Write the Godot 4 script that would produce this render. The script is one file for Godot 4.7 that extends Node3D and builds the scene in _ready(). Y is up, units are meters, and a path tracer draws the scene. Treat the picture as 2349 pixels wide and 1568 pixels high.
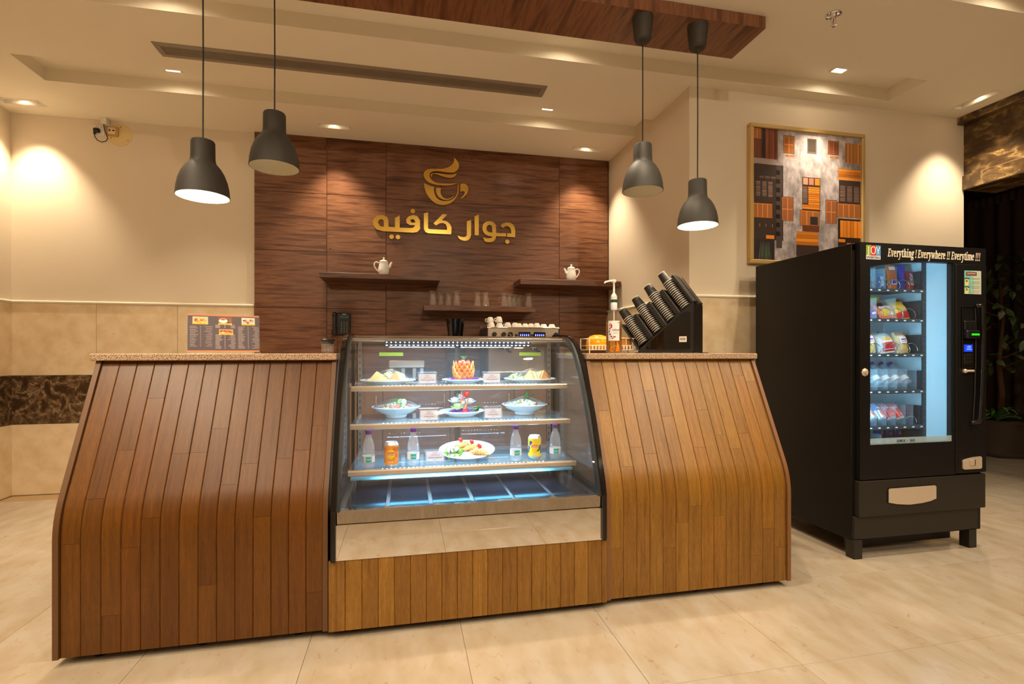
extends Node3D

# A hotel cafe counter: wood clad bar, lit display case, vending machine, pendant lamps.
# x runs along the back wall, y up, z towards the viewer; metres.

const WARM := Color(1.0, 0.915, 0.785)
const COOL := Color(0.66, 0.86, 1.0)
const CEIL := 3.07
const BACK := -4.80
const TOP := 1.143

var M := {}
var rng := RandomNumberGenerator.new()


func _ready() -> void:
	rng.seed = 7
	setup_camera()
	setup_environment()
	make_materials()
	build_setting()
	build_room_lights()
	build_counters()
	build_case()
	build_case_food()
	build_counter_things()
	build_back_wall_things()
	build_sign()
	build_pendants()
	build_ceiling_things()
	build_picture()
	build_vending()
	build_plants()


func setup_camera() -> void:
	var cam := Camera3D.new()
	cam.name = "camera"
	cam.projection = Camera3D.PROJECTION_FRUSTUM
	cam.near = 0.05
	cam.far = 60.0
	cam.size = 2.0 * 0.05 * 784.0 / 1160.0
	cam.frustum_offset = Vector2(0.0, 0.05 * 23.0 / 1160.0)
	cam.position = Vector3(0, 1.15, 0)
	cam.rotation = Vector3(0, -deg_to_rad(11.95), 0)
	cam.current = true
	add_child(cam)


func setup_environment() -> void:
	var we := WorldEnvironment.new()
	we.name = "world_environment"
	var e := Environment.new()
	e.background_mode = Environment.BG_COLOR
	e.background_color = Color(0.02, 0.018, 0.015)
	e.tonemap_mode = Environment.TONE_MAPPER_LINEAR
	e.tonemap_exposure = 1.15
	e.sdfgi_enabled = true
	e.ssao_enabled = true
	e.ssil_enabled = true
	we.environment = e
	add_child(we)


# ---------------------------------------------------------------- nodes and tags

func tag(o: Node, label := "", category := "", group := "", kind := "") -> Node:
	if label: o.set_meta("label", label)
	if category: o.set_meta("category", category)
	if group: o.set_meta("group", group)
	if kind: o.set_meta("kind", kind)
	return o


func numbered(called: String) -> String:
	if not has_node(NodePath(called)): return called
	var k := 1
	while has_node(NodePath("%s_%03d" % [called, k])): k += 1
	return "%s_%03d" % [called, k]


func thing(called: String, label: String, category: String, at := Vector3.ZERO, turn := 0.0, group := "") -> Node3D:
	var o := Node3D.new()
	o.name = numbered(called)
	add_child(o)
	o.position = at
	o.rotation.y = turn
	tag(o, label, category, group)
	return o


func struct(called: String, label: String, category: String) -> Node3D:
	var o := Node3D.new()
	o.name = numbered(called)
	add_child(o)
	tag(o, label, category, "", "structure")
	return o


func obj(called: String, st, m: Material, parent: Node = self, at = Transform3D.IDENTITY) -> MeshInstance3D:
	var o := MeshInstance3D.new()
	o.mesh = done(st) if st is SurfaceTool else st
	o.name = numbered(called) if parent == self else called
	o.material_override = m
	o.transform = Transform3D(Basis.IDENTITY, at) if at is Vector3 else at
	parent.add_child(o, true)
	return o


func dup(root: Node3D, at: Vector3, turn := 0.0, label := "", group := "") -> Node3D:
	var r: Node3D = root.duplicate()
	var base := String(root.name)
	if base.length() > 4 and base.substr(base.length() - 4, 1) == "_" and base.right(3).is_valid_int(): base = base.left(-4)
	r.name = numbered(base)
	add_child(r)
	r.position = at
	r.rotation.y = turn
	if label: r.set_meta("label", label)
	if group: r.set_meta("group", group)
	return r


# ---------------------------------------------------------------- shapes

func mb() -> SurfaceTool:
	var st := SurfaceTool.new()
	st.begin(Mesh.PRIMITIVE_TRIANGLES)
	st.set_smooth_group(-1)
	return st


func done(st: SurfaceTool) -> ArrayMesh:
	st.generate_normals()
	st.index()
	return st.commit()


func V(x, y, z) -> Vector3:
	return Vector3(x, y, z)


func T(at: Vector3, rx := 0.0, ry := 0.0, rz := 0.0) -> Transform3D:
	return Transform3D(Basis.from_euler(Vector3(rx, ry, rz)), at)


func tri(st: SurfaceTool, a: Vector3, b: Vector3, c: Vector3, ua := Vector2.ZERO, ub := Vector2.ZERO, uc := Vector2.ZERO) -> void:
	st.set_uv(ua)
	st.add_vertex(a)
	st.set_uv(ub)
	st.add_vertex(b)
	st.set_uv(uc)
	st.add_vertex(c)


# a quad whose outside is where "out" points
func quad(st: SurfaceTool, a: Vector3, b: Vector3, c: Vector3, d: Vector3, out: Vector3, ua := Vector2(0, 1), ub := Vector2(1, 1), uc := Vector2(1, 0), ud := Vector2(0, 0)) -> void:
	var n := (c - a).cross(d - b)
	if n.dot(out) > 0:
		tri(st, a, c, b, ua, uc, ub)
		tri(st, a, d, c, ua, ud, uc)
	else:
		tri(st, a, b, c, ua, ub, uc)
		tri(st, a, c, d, ua, uc, ud)


func tri_out(st: SurfaceTool, a: Vector3, b: Vector3, c: Vector3, out: Vector3) -> void:
	if (b - a).cross(c - a).dot(out) > 0: tri(st, a, c, b)
	else: tri(st, a, b, c)


# a box with chamfered edges, given by its centre and size
func box(st: SurfaceTool, c: Vector3, s: Vector3, b := 0.0, t := Transform3D.IDENTITY) -> void:
	var h := s * 0.5
	b = minf(b, minf(h.x, minf(h.y, h.z)) * 0.9)
	var bs := t.basis
	if b <= 0.0:
		for ax in 3:
			for sg in [-1.0, 1.0]:
				var n := V(0, 0, 0)
				n[ax] = sg
				var u := (ax + 1) % 3
				var v := (ax + 2) % 3
				var p := []
				for q in [[-1, -1], [1, -1], [1, 1], [-1, 1]]:
					var w := c
					w[ax] += sg * h[ax]
					w[u] += q[0] * h[u]
					w[v] += q[1] * h[v]
					p.append(t * w)
				quad(st, p[0], p[1], p[2], p[3], bs * n)
		return
	for ax in 3:
		var u := (ax + 1) % 3
		var v := (ax + 2) % 3
		for sg in [-1.0, 1.0]:
			var n := V(0, 0, 0)
			n[ax] = sg
			var p := []
			for q in [[-1, -1], [1, -1], [1, 1], [-1, 1]]:
				var w := c
				w[ax] += sg * h[ax]
				w[u] += q[0] * (h[u] - b)
				w[v] += q[1] * (h[v] - b)
				p.append(t * w)
			quad(st, p[0], p[1], p[2], p[3], bs * n)
		for su in [-1.0, 1.0]:
			for sv in [-1.0, 1.0]:
				var p := []
				for q in [-1.0, 1.0]:
					var w1 := c
					w1[ax] += q * (h[ax] - b)
					w1[u] += su * h[u]
					w1[v] += sv * (h[v] - b)
					var w2 := c
					w2[ax] += q * (h[ax] - b)
					w2[u] += su * (h[u] - b)
					w2[v] += sv * h[v]
					p.append_array([t * w1, t * w2])
				var n := V(0, 0, 0)
				n[u] = su
				n[v] = sv
				quad(st, p[0], p[1], p[3], p[2], bs * n)
	for sx in [-1.0, 1.0]:
		for sy in [-1.0, 1.0]:
			for sz in [-1.0, 1.0]:
				tri_out(st, t * (c + V(sx * h.x, sy * (h.y - b), sz * (h.z - b))), t * (c + V(sx * (h.x - b), sy * h.y, sz * (h.z - b))), t * (c + V(sx * (h.x - b), sy * (h.y - b), sz * h.z)), bs * V(sx, sy, sz))


func box2(st: SurfaceTool, lo: Vector3, hi: Vector3, b := 0.0) -> void:
	box(st, (lo + hi) * 0.5, (hi - lo).abs(), b)


# a solid of revolution about y: points (radius, height), outside on the way up
func lathe(st: SurfaceTool, prof: Array, seg := 24, t := Transform3D.IDENTITY, sx := 1.0, sz := 1.0) -> void:
	var g := 1
	var total := 0.0
	for i in prof.size() - 1: total += prof[i].distance_to(prof[i + 1])
	var run := 0.0
	for i in prof.size() - 1:
		var p: Vector2 = prof[i]
		var q: Vector2 = prof[i + 1]
		if i > 0:
			var d0: Vector2 = (p - prof[i - 1]).normalized()
			if d0.dot((q - p).normalized()) < 0.8: g += 1
		st.set_smooth_group(g)
		var v0 := 1.0 - run / total
		run += p.distance_to(q)
		var v1 := 1.0 - run / total
		for k in seg:
			var a0 := TAU * k / seg
			var a1 := TAU * (k + 1) / seg
			var A := t * V(p.x * sin(a0) * sx, p.y, p.x * cos(a0) * sz)
			var B := t * V(p.x * sin(a1) * sx, p.y, p.x * cos(a1) * sz)
			var C := t * V(q.x * sin(a1) * sx, q.y, q.x * cos(a1) * sz)
			var D := t * V(q.x * sin(a0) * sx, q.y, q.x * cos(a0) * sz)
			var u0 := float(k) / seg
			var u1 := float(k + 1) / seg
			if p.x > 1e-6: tri(st, A, C, B, Vector2(u0, v0), Vector2(u1, v1), Vector2(u1, v0))
			if q.x > 1e-6: tri(st, A, D, C, Vector2(u0, v0), Vector2(u0, v1), Vector2(u1, v1))
	st.set_smooth_group(-1)


func P2(a: Array) -> Array:
	var r := []
	for i in range(0, a.size(), 2): r.append(Vector2(a[i], a[i + 1]))
	return r


# a round bar through points
func tube(st: SurfaceTool, pts: Array, r: float, seg := 8, closed := false, r_end := -1.0) -> void:
	st.set_smooth_group(1)
	var n := pts.size()
	var rings := []
	var up := V(0.0123, 1, 0.0071).normalized()
	var side := V(0, 0, 0)
	for i in n:
		var a: Vector3 = pts[(i - 1 + n) % n] if closed or i > 0 else pts[0]
		var b: Vector3 = pts[(i + 1) % n] if closed or i < n - 1 else pts[n - 1]
		var d := (b - a).normalized()
		if i == 0:
			side = d.cross(up)
			if side.length() < 0.1: side = d.cross(V(1, 0, 0))
		side = (side - d * side.dot(d)).normalized()
		var other := side.cross(d)
		var rr := r if r_end < 0 else lerpf(r, r_end, float(i) / (n - 1))
		var ring := []
		for k in seg:
			var an := TAU * k / seg
			ring.append(pts[i] + (side * cos(an) + other * sin(an)) * rr)
		rings.append(ring)
	for i in (n if closed else n - 1):
		var R0: Array = rings[i]
		var R1: Array = rings[(i + 1) % n]
		for k in seg:
			var k1 := (k + 1) % seg
			quad(st, R0[k], R0[k1], R1[k1], R1[k], (R0[k] + R0[k1] + R1[k] + R1[k1]) * 0.25 - (pts[i] + pts[(i + 1) % n]) * 0.5)
	if not closed:
		st.set_smooth_group(-1)
		for e in [0, n - 1]:
			var R: Array = rings[e]
			var out: Vector3 = pts[0] - pts[1] if e == 0 else pts[n - 1] - pts[n - 2]
			for k in range(1, seg - 1): tri_out(st, R[0], R[k], R[k + 1], out)
	st.set_smooth_group(-1)


# a flat polygon (x, y) given thickness in z: from z = 0 back to z = -depth, with a small chamfer on the front edge
func extrude(st: SurfaceTool, poly: PackedVector2Array, depth: float, t := Transform3D.IDENTITY, smooth_sides := false) -> void:
	if Geometry2D.is_polygon_clockwise(poly): poly.reverse()
	var idx := Geometry2D.triangulate_polygon(poly)
	for i in range(0, idx.size(), 3):
		var a := poly[idx[i]]
		var b := poly[idx[i + 1]]
		var c := poly[idx[i + 2]]
		tri_out(st, t * V(a.x, a.y, 0), t * V(b.x, b.y, 0), t * V(c.x, c.y, 0), t.basis * V(0, 0, 1))
		tri_out(st, t * V(a.x, a.y, -depth), t * V(b.x, b.y, -depth), t * V(c.x, c.y, -depth), t.basis * V(0, 0, -1))
	if smooth_sides: st.set_smooth_group(1)
	for i in poly.size():
		var a := poly[i]
		var b := poly[(i + 1) % poly.size()]
		var e := b - a
		quad(st, t * V(a.x, a.y, 0), t * V(b.x, b.y, 0), t * V(b.x, b.y, -depth), t * V(a.x, a.y, -depth), t.basis * V(e.y, -e.x, 0))
	st.set_smooth_group(-1)


func holed(outer: PackedVector2Array, hole: PackedVector2Array) -> Array:
	var cx := 0.0
	for p in hole: cx += p.x / hole.size()
	var out := []
	for s in [[-9.0, cx], [cx, 9.0]]:
		var r := PackedVector2Array([Vector2(s[0], -9), Vector2(s[1], -9), Vector2(s[1], 9), Vector2(s[0], 9)])
		for piece in Geometry2D.intersect_polygons(outer, r):
			out.append_array(Geometry2D.clip_polygons(piece, hole))
	return out


func circle(c: Vector2, r: float, n := 20) -> PackedVector2Array:
	var p := PackedVector2Array()
	for k in n: p.append(c + Vector2(cos(TAU * k / n), sin(TAU * k / n)) * r)
	return p


func round_rect(w: float, h: float, r: float, n := 4, c := Vector2.ZERO) -> PackedVector2Array:
	var p := PackedVector2Array()
	for q in [[1, 1, 0.0], [-1, 1, 0.25], [-1, -1, 0.5], [1, -1, 0.75]]:
		for k in n + 1:
			var a: float = TAU * (q[2] + 0.25 * k / n)
			p.append(c + Vector2(q[0] * (w * 0.5 - r) + cos(a) * r, q[1] * (h * 0.5 - r) + sin(a) * r))
	return p


# a slightly lumpy ball
func blob(st: SurfaceTool, c: Vector3, r: Vector3, lumps := 0.0, b := Basis.IDENTITY, nu := 10, nv := 6, sd := 0.0) -> void:
	st.set_smooth_group(1)
	var ring := []
	for j in nv + 1:
		var row := []
		for i in nu:
			var th := PI * j / nv
			var ph := TAU * i / nu
			var d := V(sin(th) * cos(ph), cos(th), sin(th) * sin(ph))
			var k := 1.0 + lumps * (sin(d.x * 5.0 + sd) * cos(d.y * 4.3 + sd * 1.7) + 0.6 * sin(d.z * 7.0 + sd * 2.3))
			row.append(c + b * (d * r * k))
		ring.append(row)
	for j in nv:
		for i in nu:
			var i1 := (i + 1) % nu
			var a: Vector3 = ring[j][i]
			var bb: Vector3 = ring[j][i1]
			var cc: Vector3 = ring[j + 1][i1]
			var d: Vector3 = ring[j + 1][i]
			var out := (a + bb + cc + d) * 0.25 - c
			if j == 0: tri_out(st, a, cc, d, out)
			elif j == nv - 1: tri_out(st, a, bb, cc, out)
			else: quad(st, a, bb, cc, d, out)
	st.set_smooth_group(-1)


# a curved sheet from a function of (u, v); a thickness along the normals makes it solid
func sheet(st: SurfaceTool, nu: int, nv: int, f: Callable, thick := 0.0, uv := true) -> void:
	var p := []
	for i in nu + 1:
		var row := []
		for j in nv + 1: row.append(f.call(float(i) / nu, float(j) / nv))
		p.append(row)
	st.set_smooth_group(1)
	var back := []
	if thick != 0.0:
		for i in nu + 1:
			var row := []
			for j in nv + 1:
				var du: Vector3 = p[mini(i + 1, nu)][j] - p[maxi(i - 1, 0)][j]
				var dv: Vector3 = p[i][mini(j + 1, nv)] - p[i][maxi(j - 1, 0)]
				row.append(p[i][j] - du.cross(dv).normalized() * thick)
			back.append(row)
	for i in nu:
		for j in nv:
			var a: Vector3 = p[i][j]
			var b: Vector3 = p[i + 1][j]
			var c: Vector3 = p[i + 1][j + 1]
			var d: Vector3 = p[i][j + 1]
			var n := (c - a).cross(d - b)
			var u0 := float(i) / nu
			var u1 := float(i + 1) / nu
			var v0 := 1.0 - float(j) / nv
			var v1 := 1.0 - float(j + 1) / nv
			st.set_smooth_group(1)
			quad(st, a, b, c, d, n, Vector2(u0, v0), Vector2(u1, v0), Vector2(u1, v1), Vector2(u0, v1))
			if thick != 0.0:
				st.set_smooth_group(2)
				quad(st, back[i][j], back[i + 1][j], back[i + 1][j + 1], back[i][j + 1], -n)
	if thick != 0.0:
		st.set_smooth_group(-1)
		for i in nu:
			quad(st, p[i][0], p[i + 1][0], back[i + 1][0], back[i][0], p[i][0] - p[i][1])
			quad(st, p[i][nv], p[i + 1][nv], back[i + 1][nv], back[i][nv], p[i][nv] - p[i][nv - 1])
		for j in nv:
			quad(st, p[0][j], p[0][j + 1], back[0][j + 1], back[0][j], p[0][j] - p[1][j])
			quad(st, p[nu][j], p[nu][j + 1], back[nu][j + 1], back[nu][j], p[nu][j] - p[nu - 1][j])
	st.set_smooth_group(-1)


# lettering: raised letters laid on a plane (bend = 0) or round a cylinder of that radius (axis y)
func letters(text: String, height: float, depth: float, font := "Droid Sans", weight := 700, slant := 0.0, widen := 1.0, bend := 0.0, to_width := 0.0) -> ArrayMesh:
	var tm := TextMesh.new()
	var f := SystemFont.new()
	f.font_names = PackedStringArray([font])
	f.font_weight = weight
	tm.font = f
	tm.font_size = 24
	tm.pixel_size = height / 24.0 * 1.38
	tm.depth = depth
	tm.curve_step = 2.0
	tm.text = text
	var a := tm.get_mesh_arrays()
	var v: PackedVector3Array = a[Mesh.ARRAY_VERTEX]
	var w := 0.001
	for p in v: w = maxf(w, absf(p.x) * 2.0)
	if to_width > 0.0: widen = to_width / w
	var st := mb()
	var idx: PackedInt32Array = a[Mesh.ARRAY_INDEX] if a[Mesh.ARRAY_INDEX] != null else PackedInt32Array(range(v.size()))
	var q := PackedVector3Array()
	for p in v:
		var x := (p.x + p.y * slant) * widen
		q.append(V(x, p.y, p.z) if bend == 0.0 else V(sin(x / bend) * (bend + p.z), p.y, cos(x / bend) * (bend + p.z)))
	for i in range(0, idx.size() - 2, 3): tri(st, q[idx[i]], q[idx[i + 1]], q[idx[i + 2]])
	return done(st)


# ---------------------------------------------------------------- materials

func C8(r: float, g: float, b: float, a := 1.0) -> Color:
	return Color(r / 255.0, g / 255.0, b / 255.0, a)


func sm(called: String, col: Color, rough := 0.5, metal := 0.0, spec := 0.5) -> StandardMaterial3D:
	var m := StandardMaterial3D.new()
	m.resource_name = called
	m.albedo_color = col
	m.roughness = rough
	m.metallic = metal
	m.metallic_specular = spec
	M[called] = m
	return m


func noise_tex(freq: float, ramp: Array, sd := 1, size := 512, oct := 5, warp := 0.0, kind := FastNoiseLite.TYPE_SIMPLEX_SMOOTH, fractal := FastNoiseLite.FRACTAL_FBM) -> NoiseTexture2D:
	var n := FastNoiseLite.new()
	n.noise_type = kind
	n.fractal_type = fractal
	n.fractal_octaves = oct
	n.frequency = freq
	n.seed = sd
	if warp > 0.0:
		n.domain_warp_enabled = true
		n.domain_warp_amplitude = warp
		n.domain_warp_frequency = 0.006
	var t := NoiseTexture2D.new()
	t.width = size
	t.height = size
	t.seamless = true
	t.normalize = true
	t.generate_mipmaps = false
	var g := Gradient.new()
	var off := PackedFloat32Array()
	var cols := PackedColorArray()
	for r in ramp:
		off.append(r[0])
		cols.append(r[1])
	g.offsets = off
	g.colors = cols
	t.color_ramp = g
	t.noise = n
	return t


func bump_tex(freq: float, sd := 3, size := 256, oct := 3) -> NoiseTexture2D:
	return noise_tex(freq, [[0.0, Color.BLACK], [1.0, Color.WHITE]], sd, size, oct)


func triplanar(m: StandardMaterial3D, s: Vector3, off := Vector3.ZERO) -> void:
	m.uv1_triplanar = true
	m.uv1_world_triplanar = true
	m.uv1_triplanar_sharpness = 8.0
	m.uv1_scale = s
	m.uv1_offset = off


func detail(m: StandardMaterial3D, t: Texture2D, s: Vector3, tri_planar := true) -> void:
	m.detail_enabled = true
	m.detail_albedo = t
	m.detail_blend_mode = BaseMaterial3D.BLEND_MODE_MUL
	m.detail_uv_layer = BaseMaterial3D.DETAIL_UV_2 if tri_planar else BaseMaterial3D.DETAIL_UV_1
	if tri_planar:
		m.uv2_triplanar = true
		m.uv2_world_triplanar = true
		m.uv2_scale = s


func glass_pane(called: String, col: Color, a: float, spec := 0.5) -> StandardMaterial3D:
	var m := sm(called, Color(col.r, col.g, col.b, a), 0.02, 0.0, spec)
	m.transparency = BaseMaterial3D.TRANSPARENCY_ALPHA
	m.cull_mode = BaseMaterial3D.CULL_DISABLED
	return m


func solid_glass(called: String, col: Color, scale := 0.05, rough := 0.0) -> StandardMaterial3D:
	var m := sm(called, Color(col.r, col.g, col.b, 0.0), rough, 0.0, 0.5)
	m.refraction_enabled = true
	m.refraction_scale = scale
	return m


func glow(called: String, col: Color, energy: float) -> StandardMaterial3D:
	var m := sm(called, col, 0.5)
	m.emission_enabled = true
	m.emission = col
	m.emission_energy_multiplier = energy
	return m


func make_materials() -> void:
	# plaster, paper
	var m = sm("ceiling_paint", C8(244, 236, 218), 0.75)
	m = sm("wallpaper", C8(226, 211, 188), 0.8)
	m.heightmap_enabled = true
	m.heightmap_texture = noise_tex(0.09, [[0.0, Color.BLACK], [1.0, Color.WHITE]], 4, 256, 2)
	m.heightmap_scale = 0.03
	triplanar(m, V(3.0, 9.0, 3.0))
	# cream marble for tiles and wall slabs
	var cream := noise_tex(0.007, [[0.0, C8(226, 203, 166)], [0.35, C8(236, 216, 182)], [0.6, C8(241, 223, 192)], [0.8, C8(245, 229, 202)], [1.0, C8(231, 208, 174)]], 11, 1024, 6, 60.0)
	var veins := noise_tex(0.006, [[0.0, C8(255, 255, 255)], [0.90, C8(253, 251, 248)], [0.965, C8(236, 222, 202)], [1.0, C8(206, 178, 144)]], 23, 1024, 3, 70.0, FastNoiseLite.TYPE_SIMPLEX_SMOOTH, FastNoiseLite.FRACTAL_RIDGED)
	for k in 4:
		m = sm("floor_marble_%d" % k, C8(202 - k * 2, 204 - k * 3, 214 - k * 4), 0.16, 0.0, 0.5)
		m.albedo_texture = cream
		triplanar(m, V(0.9, 0.9, 0.42), V(0.31 * k, 0.17 * k, 0.43 * k))
		detail(m, veins, V(0.9, 0.9, 0.5))
	sm("grout", C8(176, 146, 106), 0.8)
	for k in 2:
		m = sm("wall_marble_%d" % k, C8(254 - 5 * k, 250 - 6 * k, 244 - 7 * k), 0.25)
		m.albedo_texture = cream
		triplanar(m, V(0.8, 0.8, 0.8), V(0.4 * k, 0.2 * k, 0.1))
	var emper := noise_tex(0.011, [[0.0, C8(58, 43, 31)], [0.40, C8(74, 56, 41)], [0.62, C8(104, 84, 62)], [0.78, C8(140, 118, 92)], [0.90, C8(184, 162, 132)], [1.0, C8(216, 198, 168)]], 5, 1024, 5, 110.0, FastNoiseLite.TYPE_SIMPLEX_SMOOTH, FastNoiseLite.FRACTAL_RIDGED)
	m = sm("dark_marble", C8(250, 244, 236), 0.2)
	m.albedo_texture = emper
	triplanar(m, V(0.75, 0.75, 0.75))
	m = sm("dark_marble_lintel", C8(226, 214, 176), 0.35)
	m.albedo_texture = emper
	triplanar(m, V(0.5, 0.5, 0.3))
	# walnut laminate
	var walnut := noise_tex(0.010, [[0.0, C8(79, 50, 33)], [0.25, C8(108, 71, 50)], [0.45, C8(134, 93, 68)], [0.62, C8(147, 105, 78)], [0.78, C8(121, 82, 58)], [1.0, C8(167, 124, 96)]], 31, 1024, 5, 45.0)
	var grain := noise_tex(0.05, [[0.0, C8(196, 186, 178)], [0.5, C8(240, 237, 234)], [1.0, C8(255, 255, 255)]], 17, 512, 4)
	for k in 4:
		m = sm("walnut_%d" % k, C8(250 - 4 * k, 246 - 5 * k, 240 - 4 * k), 0.34, 0.0, 0.4)
		m.albedo_texture = walnut
		triplanar(m, V(0.15, 2.0, 1.0), V(0.23 * k, 0.37 * k, 0.0))
		detail(m, grain, V(0.22, 18.0, 6.0))
	m = sm("walnut_shelf", C8(214, 200, 190), 0.4)
	m.albedo_texture = walnut
	triplanar(m, V(0.3, 4.0, 4.0), V(0.6, 0.1, 0))
	detail(m, grain, V(0.25, 18.0, 18.0))
	m = sm("walnut_canopy", C8(255, 238, 222), 0.4)
	m.albedo_texture = walnut
	triplanar(m, V(1.5, 0.12, 0.12), V(0.1, 0.3, 0))
	detail(m, grain, V(16.0, 0.4, 0.4))
	sm("groove", C8(40, 22, 12), 0.8)
	# stained beech planks
	var beech := noise_tex(0.010, [[0.0, C8(128, 92, 36)], [0.25, C8(150, 112, 46)], [0.45, C8(163, 124, 55)], [0.55, C8(152, 114, 48)], [0.70, C8(176, 135, 62)], [0.80, C8(158, 119, 52)], [1.0, C8(196, 152, 76)]], 41, 1024, 4, 90.0)
	var fine := noise_tex(0.055, [[0.0, C8(196, 186, 174)], [0.40, C8(236, 232, 226)], [0.60, C8(252, 250, 248)], [1.0, C8(255, 255, 255)]], 47, 512, 3)
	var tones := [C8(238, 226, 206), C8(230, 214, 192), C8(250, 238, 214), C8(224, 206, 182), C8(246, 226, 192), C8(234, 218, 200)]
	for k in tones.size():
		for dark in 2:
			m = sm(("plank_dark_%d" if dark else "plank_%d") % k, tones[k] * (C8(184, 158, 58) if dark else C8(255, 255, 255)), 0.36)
			m.albedo_texture = beech
			m.uv1_scale = V(1, 1, 1)
			m.detail_enabled = true
			m.detail_albedo = fine
			m.detail_blend_mode = BaseMaterial3D.BLEND_MODE_MUL
			m.detail_uv_layer = BaseMaterial3D.DETAIL_UV_2
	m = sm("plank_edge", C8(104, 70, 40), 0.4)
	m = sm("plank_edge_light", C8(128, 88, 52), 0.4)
	sm("plank_bed", C8(46, 26, 12), 0.8)
	# granite
	var gran := noise_tex(0.16, [[0.0, C8(30, 24, 22)], [0.24, C8(44, 34, 30)], [0.30, C8(112, 86, 68)], [0.40, C8(178, 150, 126)], [0.52, C8(222, 202, 182)], [0.66, C8(196, 166, 136)], [0.80, C8(228, 208, 186)], [1.0, C8(150, 118, 94)]], 8, 512, 4)
	m = sm("granite", C8(252, 246, 240), 0.18)
	m.albedo_texture = gran
	triplanar(m, V(2.3, 2.3, 2.3))
	# metals, plastics
	sm("mirror_steel", C8(245, 242, 238), 0.015, 1.0)
	m = sm("chrome_band", C8(210, 204, 198), 0.05, 1.0)
	m.heightmap_enabled = true
	m.heightmap_texture = bump_tex(0.012, 9)
	m.heightmap_scale = 0.5
	triplanar(m, V(2.0, 0.6, 1.0))
	sm("chrome", C8(225, 225, 225), 0.06, 1.0)
	sm("brushed_steel", C8(190, 186, 180), 0.32, 1.0)
	sm("shelf_trim", C8(238, 222, 202), 0.25, 0.65)
	sm("gold", C8(255, 214, 112), 0.16, 1.0)
	sm("dull_gold", C8(196, 158, 90), 0.35, 0.8)
	sm("copper_trim", C8(196, 120, 66), 0.35, 0.3)
	sm("black_gloss", C8(24, 20, 18), 0.12)
	sm("black_plastic", C8(22, 21, 21), 0.4)
	sm("black_satin", C8(25, 23, 22), 0.42)
	sm("black_acrylic", C8(16, 15, 15), 0.05)
	sm("rubber", C8(14, 13, 12), 0.8)
	sm("machine_black", C8(19, 17, 17), 0.45, 0.0, 0.4)
	sm("machine_grey", C8(46, 42, 37), 0.45, 0.0, 0.4)
	sm("lamp_shade", C8(54, 50, 45), 0.6)
	sm("lamp_white", C8(236, 230, 208), 0.5)
	sm("white_paint", C8(236, 230, 220), 0.4)
	sm("fitting_white", C8(240, 234, 222), 0.5)
	sm("vent_grey", C8(150, 140, 126), 0.45, 0.1)
	sm("vent_dark", C8(40, 34, 28), 0.9)
	sm("porcelain", C8(244, 242, 238), 0.08)
	sm("porcelain_matt", C8(238, 230, 220), 0.3)
	sm("card", C8(244, 240, 242), 0.6)
	sm("ink", C8(60, 52, 60), 0.7)
	sm("ink_red", C8(190, 70, 60), 0.7)
	sm("ink_line", C8(190, 140, 140), 0.7)
	sm("white_ink", C8(246, 244, 240), 0.5)
	sm("purple_cap", C8(96, 44, 132), 0.35)
	sm("yellow_enamel", C8(226, 160, 14), 0.18)
	sm("rack_white", C8(226, 220, 206), 0.4)
	sm("cream_plastic", C8(222, 206, 178), 0.5)
	sm("patch_cream", C8(226, 202, 146), 0.8)
	# clear things
	glass_pane("case_glass", C8(240, 248, 250), 0.012)
	glass_pane("shelf_glass", C8(126, 168, 184), 0.26, 0.6)
	glass_pane("clear_film", C8(250, 250, 250), 0.035, 0.7)
	glass_pane("acrylic", C8(235, 240, 248), 0.05, 0.6)
	glass_pane("door_glass", C8(200, 215, 220), 0.05)
	glass_pane("clear_plastic", C8(226, 238, 250), 0.22, 0.6)
	glass_pane("thin_glass", C8(235, 232, 224), 0.03, 0.7)
	glass_pane("smoke_glass", C8(20, 20, 24), 0.72, 0.6)
	solid_glass("clear_glass", C8(250, 250, 250))
	solid_glass("bottled_water", C8(246, 250, 255), 0.033)
	solid_glass("syrup", C8(226, 150, 20), 0.033)
	M["syrup"].albedo_color = Color(0.97, 0.70, 0.10, 0.12)
	# light
	glow("lamp_face", Color(1.0, 0.90, 0.76), 14.0)
	glow("bulb_glow", Color(1.0, 0.88, 0.66), 9.0)
	glow("led_white", Color(0.80, 0.91, 1.0), 16.0)
	glow("led_blue", Color(0.22, 0.30, 1.0), 3.0)
	glow("screen_blue", Color(0.05, 0.22, 0.95), 1.0)
	glow("screen_text", Color(0.6, 0.75, 1.0), 1.0)
	glow("green_led", Color(0.1, 0.9, 0.05), 1.6)
	glow("tube_light", Color(0.75, 0.92, 1.0), 4.0)
	sm("deck_mirror", C8(84, 88, 108), 0.08, 0.9)
	sm("brown_frame", C8(96, 70, 50), 0.4)
	sm("sticker_yellow", C8(206, 214, 70), 0.6)
	glass_pane("glass_edge", C8(150, 225, 235), 0.8)
	sm("bottle_green", C8(28, 74, 50), 0.4)
	sm("amber_tin", C8(196, 128, 52), 0.35)
	sm("cup_black", C8(34, 31, 30), 0.5)
	sm("phone_screen", C8(60, 96, 104), 0.2)
	sm("phone_key", C8(34, 33, 34), 0.5)
	sm("cabinet_brown", C8(92, 66, 48), 0.5)
	sm("cabinet_door", C8(128, 96, 70), 0.45)
	sm("warm_steel", C8(210, 196, 178), 0.28, 0.9)
	sm("machine_navy", C8(26, 30, 44), 0.35)
	glass_pane("shelf_glassware", C8(244, 238, 228), 0.055, 0.9)
	glow("led_white_soft", Color(0.8, 0.85, 1.0), 3.0)
	sm("frame_gilt", C8(206, 174, 112), 0.35, 0.35)
	sm("ink_dark", C8(26, 24, 26), 0.6)
	sm("header_ink", C8(250, 232, 206), 0.5)
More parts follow.
